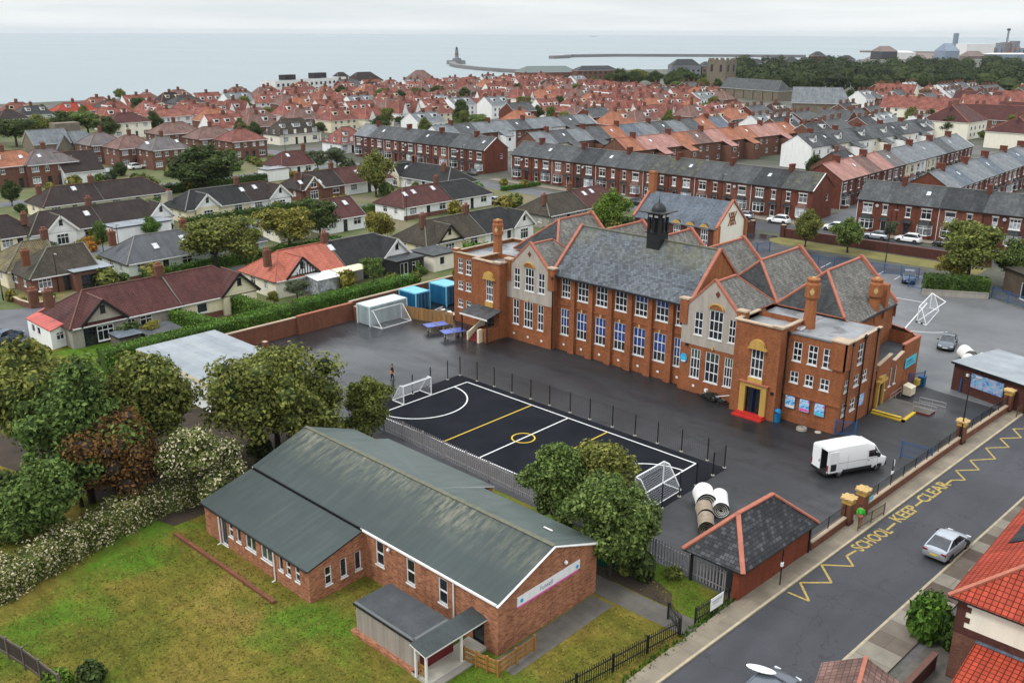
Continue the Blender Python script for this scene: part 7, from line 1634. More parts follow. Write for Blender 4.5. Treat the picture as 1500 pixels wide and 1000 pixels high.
MT = [('huge dark rounded tree above the yellow walled bungalow',298,285,208,122,'leaf_dark','round'),('tall rounded tree in front of the upper left terrace',551,288,216,62,'leaf_olive','round'),('wide spreading autumn tree beside the grey tiled bungalow',318,400,314,122,'leaf_olive','spread'),('smaller olive tree right of the spreading autumn tree',362,400,330,55,'leaf_olive','spread'),('olive yellow garden tree behind the salmon tiled bungalow',425,368,302,96,'leaf_yellow','spread'),('dark leaved garden tree beside the three rooflight bungalow',470,355,290,70,'leaf_dark','spread'),('small yellow green tree before the white bungalow wall',557,362,307,56,'leaf_yellow','spread'),('bright green dome shaped tree behind the school roof',894,345,274,66,'leaf_bright','round'),('grey green tree left of the maroon roofed bungalow',466,252,219,34,'leaf_grey','spread'),('grey green tree with bare limbs right of the maroon corner bungalow',494,250,214,38,'leaf_grey','spread'),('brown olive bushy tree between the brown roofs at the left',214,292,252,58,'leaf_olive','round'),('dark conifer like tree at the left edge by the white wall',18,302,262,34,'leaf_dark','round'),('young orange tinged tree on the car park grass',1179,362,304,46,'leaf_olive','round'),('young green tree on the car park grass near the grey car',1241,370,316,56,'leaf_green','round'),('small thin tree beside the street lamp on the car park grass',1302,352,322,22,'leaf_grey','spread'),('large autumn tinted tree behind the dark clipped hedge',1416,418,322,104,'leaf_olive','spread'),('yellow green bushy tree left of the autumn tinted one',1394,418,372,50,'leaf_yellow','spread'),('dark green tree at the right edge behind the brown building',1478,418,345,66,'leaf_green','round'),('dark tree beside the low row of garages',1190,268,224,34,'leaf_dark','round'),('brown bushy tree in front of the white gabled house',112,262,238,38,'leaf_olive','spread'),('dark tree right of the white garage in the semis',178,258,236,26,'leaf_dark','round'),('palm like bush in the garden below the black tiled bungalow',548,418,376,40,'leaf_green','spread'),('clipped round green tree beside the grey flat roofed extension',222,350,315,34,'leaf_hedge','round'),('small yellow green tree in the left garden by the hedge',222,505,470,36,'leaf_yellow','spread'),('young golden tree inside the garden hedge corner',402,450,425,20,'leaf_yellow','spread'),('dark leaved small tree inside the salmon bungalow garden',436,442,408,44,'leaf_grey','spread'),('dark fir beside the umber tiled bungalow',803,312,284,15,'leaf_dark','round'),('small dark tree beside the orange flower bed',152,372,320,26,'leaf_green','spread')]
for lb,px,by,ty,wp,m,pr in MT:
    dd = PX(*L(px,by),0)[2]; tree(lb,px,by,ty,wp * 1.06,m,10000,9 if pr == 'spread' else 8,proto=pr,leaf=.17,z0=.1 if pr == 'round' else .26,group=None)
FT = [(25,215,172,70),(60,208,165,60),(95,200,160,60),(130,200,162,60),(160,205,168,40),(206,172,148,40),(-5,210,170,50),(505,150,130,26),(530,152,134,24),(560,152,128,32),(585,150,131,26),(610,152,127,34),(640,148,124,30),(655,152,132,22),(680,146,127,22),(735,142,125,26),(757,140,121,26),(795,124,109,24),(845,128,110,32),(868,132,112,34),(893,124,106,28),(935,126,100,42),(958,128,102,36),(985,130,104,34),(1010,130,104,36),(1030,134,112,26),(1050,136,114,22),(995,140,118,40),(1245,150,130,22),(385,215,200,20),(800,150,138,12),(690,160,150,12),(585,182,170,20),(610,185,172,24),(1320,150,138,14),(1440,205,190,20)]
for i,(px,by,ty,wp) in enumerate(FT):
    tree('distant rounded tree standing among the roofs towards the sea',px,by,ty,wp,('leaf_dark','leaf_olive','leaf_dark','leaf_green')[i % 4],2600,8,proto='round' if i % 3 else 'spread',leaf=.36,z0=.1 if i % 3 else .26,group='distant trees among the roofs')
rt = random.Random(17)
for i in range(70):
    px,py = rt.uniform(20,1500),rt.uniform(140,212); q = L(px,py)
    if any(abs(q[0] - o.location.x) < 7 and abs(q[1] - o.location.y) < 9 for o in bpy.data.objects if o.parent is None and o.get('category') == 'house'): continue
    tree('distant rounded tree standing among the roofs towards the sea',0,0,0,0,rt.choice(('leaf_dark','leaf_olive','leaf_green')),2600,8,proto=rt.choice(('round','spread')),base=q,h=rt.uniform(5,9),w=rt.uniform(5,9.5),group='distant trees among the roofs')
rg = random.Random(3)
SHR = ['leaf_green','leaf_dark','leaf_hedge','leaf_olive','leaf_yellow','leaf_grey']
def garden_row(a0,a1,b0,b1,n,k0=.8,k1=2.2):
    for _ in range(round(n * .56)):
        x,y = rg.uniform(a0,a1),rg.uniform(b0,b1); w = rg.uniform(k0,k1) * 1.2; shrub('small leafy shrub growing in a bungalow garden',0,0,0,None,rg.choice(SHR),'small garden shrubs',(x,y),w * rg.uniform(.55,.9),w,420,.16)
garden_row(-37,-31,-22,-1,20,.6,1.8); garden_row(-37,-31,2,30,24,.6,1.8); garden_row(-40,-33,34,62,26); garden_row(-66,-62,-24,60,26,.7,1.6); garden_row(-80,-77,-10,80,22); garden_row(-96,-91,-15,82,30,.7,1.8); garden_row(-117,-107,-10,80,30); garden_row(-136,-128,-5,80,30); garden_row(-165,-150,0,88,26,1,3); garden_row(-55,-51,-20,80,22,.6,1.5); garden_row(-215,-185,10,88,24,1.2,3.5); garden_row(-60,-20,60,86,16,.8,2); garden_row(-40,-30,-40,-26,10,1,2.6)
for a_ in (-36,-64,-79,-93.5,-113,-131,-153): garden_row(a_ - 2,a_ + 2,-20,86,16,1.8,3.6)
garden_row(-200,-150,20,90,24,2,4.5); garden_row(-60,-30,64,88,14,1.5,3.5); garden_row(-75,-20,118,124,14,1,2.5)
garden_row(3,9,-31,-22,6,.8,2.2); garden_row(-12,4,-36,-24,16,.8,2.2); garden_row(14,30,-17.5,-15.6,8,.5,1.2)
for i,(px,by) in enumerate(((118,366),(128,362),(138,358),(146,354),(110,370),(132,368))): shrub('clump of orange and yellow flowers in the bed before the brown bungalow',px,by,20,14,'leaf_orange' if i % 3 else 'leaf_yellow','orange flower clumps')
for px,by,lb in ((738,273,'left yellow golden bush inside the low hedge'),(768,275,'right yellow golden bush inside the low hedge')): shrub(lb,px,by,15,11,'leaf_yellow',None)
for x,y in ((30.5,-16.4),(33,-17.6),(35.5,-15.6)): shrub('rough shrub at the foot of the galvanised palisade',0,0,0,None,'leaf_olive','shrubs by the palisade',(x,y),.8,1.4)
mb = MB()
rng = random.Random(8); V = []; F = []
for b in [(-33 + i * .12) for i in range(250)]:
    a = (39.72 + (b + 20) * .02 if b < -6 else 40.2) + rng.uniform(-.35,.18)
    if -6 < b: continue
    for _ in range(5):
        z = rng.uniform(.0,.28); an = rng.uniform(0,6.28); l = rng.uniform(.06,.16); x = a + rng.uniform(-.1,.1); i = len(V); V += [(x - l * math.cos(an),b - l * math.sin(an),.02),(x + l * math.cos(an) * .3,b + l * math.sin(an) * .3,.02),(x + l * math.cos(an) * .4 + rng.uniform(-.1,.1),b,z + .1)]; F.append((i,i + 1,i + 2))
mb.grid(V,F,'leaf_hedge'); o = part('weeds',mb); o['kind'] = 'stuff'
V = []; F = []; mb = MB(); LP = [L(-30,905),L(60,850),L(140,806),L(230,764),L(318,742)]
for _ in range(52000):
    x,y = rng.uniform(-6,39.3),rng.uniform(-50,-15.5)
    if (7.5 < x < 33.2 and y > -29.6) or (7.9 < x < 20.9 and y > -34) or (24.6 < x < 32.3 and y > -34.2) or (x < 12 and y > -24) or (x > 32.5 and -21 < y < -18.3) or (32.5 < x < 34.8 and y > -30.2): continue
    q = PX(x,y,0)
    if q[0] < 330 and q[1] < 742 + (318 - q[0]) * .50: continue
    an = rng.uniform(0,6.28); c,s_ = math.cos(an),math.sin(an); h_ = rng.uniform(.03,.13); w_ = rng.uniform(.03,.09); i = len(V)
    V += [(x - w_ * c,y - w_ * s_,.01),(x + w_ * c,y + w_ * s_,.01),(x + rng.uniform(-.09,.09),y + rng.uniform(-.09,.09),h_)]; F.append((i,i + 1,i + 2))
mb.grid(V,F,'leaf_grass'); o = part('grass_tufts',mb); o['kind'] = 'stuff'
mb = MB(); p = L(897,832); mb.box(-1.3,1.3,-1.1,1.1,0,2.2,'green_sheet','felt_dark'); single('corrugated_shed',mb,'dark green corrugated metal shed behind the tree by the hall','shed',None,(p[0] - .3,p[1] + .9,0),R(10))
mb = MB(); fp = [L(-20,945),L(14,965),L(38,980),L(62,998),L(90,1020)]
for p in fp: mb.box(p[0] - .07,p[0] + .07,p[1] - .07,p[1] + .07,0,1.5,'wood_grey')
for a,b in zip(fp,fp[1:]):
    for z in (.35,1.35): mb.bar((a[0],a[1],z),(b[0],b[1],z),.05,.14,'wood_grey')
    mb.bar((a[0],a[1],.75),(b[0],b[1],.75),.02,1.1,'wood_dark')
single('timber_fence',mb,'weathered grey timber fence at the bottom left corner of the lawn','fence')
mb = MB(); mb.lathe([(.28,0),(.3,.5),(.33,.55)],'bin_blue',(0,0),12); single('blue_tub',mb,'small blue tub on the grass under the left trees','tub',None,(*L(11,778),0))
mb = MB(); mb.lathe([(.05,0),(.05,.7),(.6,.72),(.6,.76)],'white_upvc',(0,0),14); single('garden_table',mb,'white round garden table in the brown front garden','table',None,(*L(64,434),0))
wall_run('garden_wall',[L(12,437),L(30,447),L(48,452),L(68,449),L(80,442)],.7,.25,'house_brick','coping_pale','curved low brick wall round the brown front garden')
sheet('garden_ground',[L(14,436),L(48,450),L(85,438),L(110,425),L(60,418)],.03,'verge')
sheet('estate_road',[L(-10,455),L(50,452),L(90,470),L(30,505),L(-10,510)],.035,'estate_road')
def wheel_meshes(r=.32,w=.22):
    mb = MB(); n = 20; prof = [(r * .62,-w / 2),(r * .96,-w / 2),(r,-w / 2 + .03),(r,w / 2 - .03),(r * .96,w / 2),(r * .62,w / 2)]
    v = [(p[0] * math.cos(2 * math.pi * i / n),p[1],p[0] * math.sin(2 * math.pi * i / n)) for p in prof for i in range(n)]
    mb.grid(v,[(j * n + i,(j + 1) * n + i,(j + 1) * n + (i + 1) % n,j * n + (i + 1) % n) for j in range(len(prof) - 1) for i in range(n)],'tyre',True)
    rb = MB()
    for y in (-w / 2 + .03,w / 2 - .03):
        rb.grid([(r * .63 * math.cos(2 * math.pi * i / n),y,r * .63 * math.sin(2 * math.pi * i / n)) for i in range(n)],[tuple(range(n))],'tyre')
        for k in range(5):
            a = 2 * math.pi * k / 5; s = -1 if y < 0 else 1; rb.bar((0,y + s * .012,0),(r * .6 * math.cos(a),y + s * .012,r * .6 * math.sin(a)),.07,.02,'rim',(0,1,0))
    return mb.mesh('wheel'),rb.mesh('rim')
WM,RM = wheel_meshes()
def car_meshes(st,roofz,cab,sedan=0.0):
    "st: stations (x, halfwidth, belt z, sill z); cab: (rear base, rear roof, front roof, front base, half roof width)"
    body = MB(); glass = MB(); V = []; n = 7
    for (x,w,zb,zs) in st:
        pr = [(w * .86,zs),(w,zs + .14),(w * 1.0,(zb + zs) / 2 + .08),(w * .96,zb - .06),(w * .90,zb),(w * .5,zb + .035),(0,zb + .045)]
        V += [(x,-p[0],p[1]) for p in pr]
        V += [(x,p[0],p[1]) for p in pr[-2::-1]]
    k = 13; F = []
    for i in range(len(st) - 1):
        for j in range(k - 1): F.append((i * k + j,(i + 1) * k + j,(i + 1) * k + j + 1,i * k + j + 1))
    F.append(tuple(range(k))); F.append(tuple(reversed(range((len(st) - 1) * k,len(st) * k)))); body.grid(V,F,'PAINT',True)
    rb,rr,fr,fb,hw = cab; bw = .80; zb = .97
    A = lambda s: [(rb,s * bw * .93,zb - .01),(rr,s * hw,roofz - .05),((rr + fr) / 2,s * hw * 1.03,roofz),(fr,s * hw,roofz - .05),(fb,s * bw * .95,zb - .05)]
    Lf,Rt = A(1),A(-1)
    for i in range(1,3):
        mid = lambda q,z: (q[0],0,q[2] + z); body.poly([Rt[i],Rt[i + 1],mid(Rt[i + 1],.05),mid(Rt[i],.05)],'PAINT',True); body.poly([mid(Rt[i],.05),mid(Rt[i + 1],.05),Lf[i + 1],Lf[i]],'PAINT',True)
    glass.poly([Rt[0],Rt[1],Lf[1],Lf[0]],'glass'); glass.poly([Lf[4],Lf[3],Rt[3],Rt[4]],'glass')
    glass.poly([Rt[4],Rt[3],Rt[2],Rt[1],Rt[0]],'glass'); glass.poly([Lf[0],Lf[1],Lf[2],Lf[3],Lf[4]],'glass')
    for S_ in (Lf,Rt):
        for a,b in ((0,1),(1,2),(2,3),(3,4)): body.bar(S_[a],S_[b],.07,.06,'PAINT')
        xm = (rr + fr) / 2 - .05; body.bar((xm,S_[0][1] * 1.03,zb),(xm,S_[2][1] * 1.02,roofz - .02),.07,.05,'plastic_black')
    body.bar((rr,-hw,roofz - .05),(rr,hw,roofz - .05),.1,.06,'PAINT'); body.bar((fr,-hw,roofz - .05),(fr,hw,roofz - .05),.08,.05,'PAINT')
    for s in (-1,1):
        for x in (-1.28,1.32):
            c = [(x + .40 * math.cos(math.pi * i / 10),s * .905,.32 + .40 * math.sin(math.pi * i / 10)) for i in range(11)]; body.poly(c if s < 0 else c[::-1],'plastic_black')
    return body,glass
def car(label,loc,rz,paint,kind='hatch',scale=1.0,group='cars parked in the streets',plate=True):
    t = thing('parked_car',label,'car',(loc[0],loc[1],loc[2] if len(loc) > 2 else .015),rz,group); t.scale = (scale,) * 3
    if kind not in _CM:
        if kind == 'suv': st = [(-2.12,.74,.80,.36),(-1.98,.86,1.02,.30),(-1.3,.90,1.03,.26),(0,.91,1.02,.26),(1.0,.91,1.0,.26),(1.75,.88,.95,.28),(2.08,.78,.80,.34),(2.18,.66,.66,.4)]; cab = (-1.95,-1.45,.25,1.05,.64); rz_ = 1.62
        else: st = [(-2.12,.70,.74,.38),(-2.0,.83,.96,.30),(-1.4,.89,.98,.24),(0,.90,.96,.22),(.9,.90,.94,.22),(1.6,.87,.86,.25),(2.02,.78,.70,.32),(2.15,.64,.58,.38)]; cab = (-1.88,-1.2,.2,1.1,.62) if kind == 'hatch' else (-1.8,-.8,.25,1.15,.6); rz_ = 1.47
        _CM[kind] = car_meshes(st,rz_,cab)
    body,glass = _CM[kind]; k = (kind,paint)
    if k not in _CM:
        body.mats = [paint if m == 'PAINT' or m.startswith('car_') else m for m in body.mats]; _CM[k] = (body.mesh('body'),glass.mesh('windows'))
    bm,gm = _CM[k]; part('body',bm,t); part('windows',gm,t)
    for x in (-1.28,1.32):
        for y in (-.80,.80): w_ = part('wheel',WM,t,(x,y,.32)); part('rim',RM,w_)
    for y in (-.62,.62):
        m1 = MB(); m1.box(-.06,.06,-.17,.17,-.06,.06,'lamp_red'); part('tail_light',m1,t,(-2.05,y,.82)); m1 = MB(); m1.box(-.1,.05,-.17,.17,-.05,.06,'lamp_clear'); part('headlight',m1,t,(2.03,y,.66)); m1 = MB(); m1.box(-.08,.08,-.1,.1,-.06,.06,'plastic_black'); part('mirror',m1,t,(.75,y * 1.58,1.0))
    if plate: m1 = MB(); m1.box(-.02,.01,-.26,.26,-.055,.055,'plate_yellow'); part('number_plate',m1,t,(-2.125,0,.62)); m1 = MB(); m1.box(-.01,.02,-.26,.26,-.055,.055,'paint_white'); part('number_plate',m1,t,(2.16,0,.5))
    return t
_CM = {}
a,b = L(1371,824),L(1392,790); rz0 = R(86)
car('silver hatchback parked on the near road with a yellow rear plate',(47.45,.15),R(86),'car_silver','coupe',1.0)
car('steel grey car at the bottom edge of the near road',(45.9,-22.2),R(87),'car_steel','hatch',1.02)
CB = thing('roof_box','white surfboard shaped roof box on the grey car at the bottom edge','roof box',(45.3,-22.0,1.66),R(87 - 70)); mb = MB(); mb.lathe([(.05,-.05),(.9,-.03),(.95,.03),(.8,.08),(.05,.1)],'white_upvc',(0,0),18); part('shell',mb,CB); CB.scale = (.85,.3,.8); mb = MB(); mb.bar((-.7,0,-.1),(.7,0,-.1),.2,.08,'plastic_black'); part('bracket',mb,CB)
c = L(1387,508); car('dark grey car on the rear yard beside the white turf rolls',(c[0],c[1]),R(-78),'car_steel','coupe')
c = L(1329,413); car('navy car parked at the car park edge behind blue railings',(c[0],c[1] + .4),R(-70),'car_navy','suv')
for (px,py,rz,pt,kd,lb) in ((1088,320,185,'car_silver','hatch','silver hatchback before the right end of the long terrace'),(1140,327,186,'car_white','suv','white car beside the car park entrance pillar'),(1283,350,184,'car_silver','hatch','pale blue grey car behind the young green tree'),(1330,355,184,'car_white','suv','white four by four before the right hand terrace'),(1222,338,184,'car_white','suv','white vehicle between the two young car park trees'),(1385,362,184,'car_black','hatch','dark car half hidden by the autumn tinted tree'),(692,256,150,'car_steel','suv','dark estate car at the end of the left terrace'),(706,293,175,'car_white','suv','white car on the drive of the black tiled bungalow'),(722,298,178,'car_silver','hatch','silver car half hidden behind the white gabled roof'),(402,291,10,'car_white','hatch','white car between bungalows left of the tall gable window'),(1005,312,186,'car_green','hatch','dark green car behind the rear school block'),(930,300,186,'car_black','hatch','black car near the bright green tree'),(10,500,120,'car_navy','hatch','dark car at the left edge of the estate road'),(200,248,95,'car_white','suv','white car before the purple slated house'),(225,246,95,'car_navy','hatch','blue car in the drive of the purple slated house')):
    car(lb,L(px,py),R(rz),pt,kd)
VN = thing('delivery_van','white long wheelbase van standing on the school yard with one rear door open','van',(37.05,7.75,.012),R(63))
mb = MB(); V = []; k = 13
ST = [(-2.95,.97,2.60,.42),(-2.9,.99,2.66,.40),(-1,1.0,2.70,.38),(.85,1.0,2.69,.38),(1.35,.99,2.55,.38),(1.62,.985,2.36,.38)]
for (x,w_,zt,zs) in ST:
    pr = [(w_ * .95,zs),(w_,zs + .2),(w_,1.25),(w_ * .955,2.15),(w_ * .86,zt - .09),(w_ * .6,zt - .02),(0,zt)]
    V += [(x,-p[0],p[1]) for p in pr] + [(x,p[0],p[1]) for p in pr[-2::-1]]
F = [(i * k + j,(i + 1) * k + j,(i + 1) * k + j + 1,i * k + j + 1) for i in range(len(ST) - 1) for j in range(k - 1)]
mb.grid(V,F,'van_white',True); N0 = (len(ST) - 1) * k
nose = [(2.35,.98,1.42,.38),(2.75,.94,1.16,.38),(2.98,.82,.95,.42)]
front = [ST[-1]] + nose; V = []
for (x,w_,zt,zs) in front:
    pr = [(w_ * .95,zs),(w_,zs + .2),(w_,min(1.25,zt - .1)),(w_ * .97,min(1.3,zt - .05)),(w_ * .9,min(1.36,zt)),(w_ * .5,min(1.40,zt + .02)),(0,min(1.41,zt + .03))]
    V += [(x,-p[0],p[1]) for p in pr] + [(x,p[0],p[1]) for p in pr[-2::-1]]
F = [(i * k + j,(i + 1) * k + j,(i + 1) * k + j + 1,i * k + j + 1) for i in range(3) for j in range(k - 1)] + [tuple(reversed(range(3 * k,4 * k)))]
mb.grid(V,F,'van_white',True)
for s in (-1,1):
    mb.bar((1.6,s * .9,2.32),(2.3,s * .93,1.42),.09,.09,'van_white'); mb.poly([(1.0,s * .975,2.05),(1.62,s * .97,2.05),(1.62,s * .985,1.36),(1.0,s * .99,1.36)][::s],'van_white')
mb.bar((1.58,-.85,2.36),(1.58,.85,2.36),.12,.1,'van_white')
mb.box(-2.93,2.5,-.93,.93,.36,.42,'plastic_black')
for x0_,x1_ in ((-2.95,-2.0),(-1.45,1.4),(2.0,2.4)):
    for s in (-1,1): mb.box(x0_,x1_,s * 1.0 - .02,s * 1.0 + .02,.42,.68,'plastic_black')
mb.box(2.85,3.05,-.85,.85,.38,.75,'plastic_black'); mb.box(-3.08,-2.93,-.95,.95,.38,.58,'plastic_black')
mb.poly([(-2.94,-.06,.6),(-2.94,-.06,2.42),(-1.0,-.06,2.42),(-1.0,-.06,.6)],'turf_dark'); mb.poly([(-2.94,-.9,.6),(-1,-.9,.6),(-1,-.9,2.4),(-2.94,-.9,2.4)],'turf_dark'); mb.poly([(-2.94,-.9,.6),(-2.94,-.06,.6),(-1,-.06,.6),(-1,-.9,.6)],'turf_dark'); mb.poly([(-2.94,-.06,2.42),(-2.94,-.9,2.42),(-1,-.9,2.42),(-1,-.06,2.42)],'turf_dark'); mb.poly([(-1,-.9,.6),(-1,-.06,.6),(-1,-.06,2.42),(-1,-.9,2.42)],'turf_dark')
mb.poly([(-2.96,-.96,2.42),(-2.96,.96,2.42),(-2.95,.85,2.58),(-2.95,-.85,2.58)][::-1],'van_white'); mb.poly([(-2.96,-.98,.42),(-2.96,-.88,.42),(-2.96,-.86,2.42),(-2.96,-.96,2.42)][::-1],'van_white'); mb.poly([(-2.96,-.98,.42),(-2.96,.98,.42),(-2.96,.98,.6),(-2.96,-.98,.6)][::-1],'plastic_black')
for s in (-1,1):
    for x in (-1.0,.9,1.95): mb.box(x - .008,x + .008,s * 1.004 - .003,s * 1.004 + .003,.7,1.3 if x > 1 else 2.0,'galv')
    mb.box(-2.9,1.9,s * 1.006 - .004,s * 1.006 + .004,1.28,1.31,'galv'); mb.box(.98,1.12,s * 1.01 - .01,s * 1.01 + .01,1.12,1.16,'plastic_black')
mb.box(2.97,3.06,-.25,.25,.5,.62,'paint_white'); mb.box(2.9,3.0,-.6,.6,.78,.95,'plastic_black')
part('body',mb,VN)
mb = MB(); mb.box(-2.99,-2.93,-.05,.95,.6,2.42,'van_white'); mb.box(-3.0,-2.991,.1,.8,1.55,2.2,'van_white'); mb.box(-3.02,-2.992,.02,.1,1.2,1.4,'plastic_black'); part('rear_door',mb,VN)
mb = MB(); mb.box(-2.92,-2.05,-1.1,-1.035,.6,2.42,'van_white'); o = part('rear_door',mb,VN); mb = MB(); mb.box(-2.75,-2.2,-1.112,-1.101,.75,1.35,'lead'); part('door_lining',mb,o)
mb = MB()
for s in (-1,1): mb.poly([(1.02,s * 1.003,1.42),(1.95,s * 1.0,1.42),(1.62,s * .985,2.0),(1.02,s * .985,2.0)][::-s],'glass')
mb.poly([(1.66,-.84,2.28),(1.66,.84,2.28),(2.34,.86,1.44),(2.34,-.86,1.44)][::-1],'glass'); part('windows',mb,VN)
for x in (-1.72,2.02):
    for y in (-.86,.86): w_ = part('wheel',WM,VN,(x,y,.34)); w_.scale = (1.06,1.1,1.06); part('rim',RM,w_)
for y in (-.7,.7):
    m1 = MB(); m1.box(-.08,.05,-.16,.16,0,.24,'lamp_clear'); part('headlight',m1,VN,(2.93,y,.82)); m1 = MB(); m1.box(-.03,.03,-.06,.06,0,.5,'lamp_red'); part('tail_light',m1,VN,(-2.975,y * 1.36,.75)); m1 = MB(); m1.box(-.08,.08,-.12,.12,0,.32,'plastic_black'); part('mirror',m1,VN,(1.9,y * 1.6,1.4))
def skin(name,pts,edges,m,par,sub=2,root=0):
    me = bpy.data.meshes.new(name); me.from_pydata([p[:3] for p in pts],edges,[]); me.materials.append(M(m)); o = bpy.data.objects.new(name,me); COL.objects.link(o); o.parent = par
    md = o.modifiers.new('skin','SKIN'); md.use_smooth_shade = True
    for i,v in enumerate(me.skin_vertices[0].data): v.radius = (pts[i][3],pts[i][4] if len(pts[i]) > 4 else pts[i][3]); v.use_root = (i == root)
    ss = o.modifiers.new('sub','SUBSURF'); ss.levels = sub; ss.render_levels = sub; return o
def person(label,loc,rz,jacket,legs,lower,hood=False,stride=.22,coat=None):
    "faces +x"
    t = thing('person',label,'person',loc,rz); s = stride
    P = [(0,0,.95,.13,.16),(0,0,1.12,.12,.155),(.02,0,1.32,.125,.18),(.02,0,1.45,.07,.09),(.03,0,1.53,.05,.055),(.04,0,1.60,.085,.075),(.045,0,1.68,.10,.078),(.04,0,1.74,.07,.06)]
    E = [(0,1),(1,2),(2,3),(3,4),(4,5),(5,6),(6,7)]
    for sy,sg in ((.1,1),(-.1,-1)):
        i = len(P); P += [(0,sy,.88,.09),(.08 * (1 if sg > 0 else .4) + s * sg * .35,sy,.50,.062),(s * sg * .8 - (.1 if sg < 0 else 0),sy,.09,.045),(s * sg * .8 + .12 - (.1 if sg < 0 else 0),sy,.04,.04)]; E += [(0,i),(i,i + 1),(i + 1,i + 2),(i + 2,i + 3)]
        i = len(P); P += [(.02,sy * 2.0,1.40,.06),(-.04 - s * sg * .3,sy * 2.4,1.13,.045),(.06 - s * sg * .55,sy * 2.3,.88,.034),(.09 - s * sg * .58,sy * 2.3,.80,.036,.02)]; E += [(3,i),(i,i + 1),(i + 1,i + 2),(i + 2,i + 3)]
        h = i + 3
        for k in range(4): j = len(P); P += [(.105 - s * sg * .58 + .01 * k,sy * 2.3 + (k - 1.5) * .006,.75 - .004 * k,.009),(.10 - s * sg * .58 + .012 * k,sy * 2.3 + (k - 1.5) * .008,.715 + .006 * abs(k - 1),.008)]; E += [(h,j),(j,j + 1)]
        j = len(P); P += [(.13 - s * sg * .58,sy * 2.3 - .01 * sg,.79,.010),(.15 - s * sg * .58,sy * 2.3 - .012 * sg,.76,.009)]; E += [(h,j),(j,j + 1)]
    skin('body',P,E,'skin',t,1)
    J = [(0,0,.98,.165,.19),(0,0,1.15,.155,.185),(.02,0,1.33,.155,.205),(.02,0,1.44,.10,.13),(.03,0,1.50,.075,.08)]; JE = [(0,1),(1,2),(2,3),(3,4)]
    for sy,sg in ((.1,1),(-.1,-1)): i = len(J); J += [(.02,sy * 2.0,1.39,.085),(-.04 - s * sg * .3,sy * 2.4,1.13,.068),(.05 - s * sg * .5,sy * 2.32,.91,.056)]; JE += [(3,i),(i,i + 1),(i + 1,i + 2)]
    skin('jacket',J,JE,jacket,t,2)
    T = [(0,0,.96,.15,.175)]; TE = []
    for sy,sg in ((.1,1),(-.1,-1)): i = len(T); T += [(0,sy,.86,.11),(.08 * (1 if sg > 0 else .4) + s * sg * .35,sy,.50,.085),(s * sg * .72 - (.08 if sg < 0 else 0),sy,.16,.065)]; TE += [(0,i),(i,i + 1),(i + 1,i + 2)]
    skin('trousers',T,TE,legs,t,2)
    if coat: skin('coat_skirt',[(0,0,1.02,.175,.205),(0,0,.85,.20,.24),(0,0,.66,.215,.26)],[(0,1),(1,2)],coat,t,2)
    for sy,sg in ((.1,1),(-.1,-1)): x = s * sg * .8 - (.1 if sg < 0 else 0); skin('shoe',[(x - .03,sy,.08,.055),(x + .08,sy,.055,.05),(x + .17,sy,.045,.04)],[(0,1),(1,2)],'cloth_black',t,1)
    skin('hair' if not hood else 'hood',[(.0,0,1.60 if not hood else 1.5,.08 if not hood else .12),(.0,0,1.70,.115,.095),(.03,0,1.775,.08,.07)],[(0,1),(1,2)],'hair' if not hood else jacket,t,2)
    mb = MB()
    for sy in (-.032,.032): mb.box(.125,.135,sy - .012,sy + .012,1.675,1.69,'paint_white'); mb.box(.1351,.137,sy - .006,sy + .006,1.677,1.688,'hair')
    mb.box(.13,.16,-.012,.012,1.635,1.665,'skin'); mb.box(.125,.134,-.028,.028,1.605,1.615,'cloth_rust')
    for sy in (-.082,.082): mb.box(.02,.06,sy - .01,sy + .01,1.635,1.69,'skin')
    part('face',mb,t); return t
person('person in a bright green jacket walking on the pavement by the guard rail',(*L(1258,773),.12),R(95),'cloth_green','cloth_rust','cloth_black',False,.26)
person('person in a dark hooded top and orange overtrousers at the far left of the pitch',(*L(575,556),.012),R(-120),'cloth_dark','cloth_dark','cloth_black',True,.14,'cloth_orange')
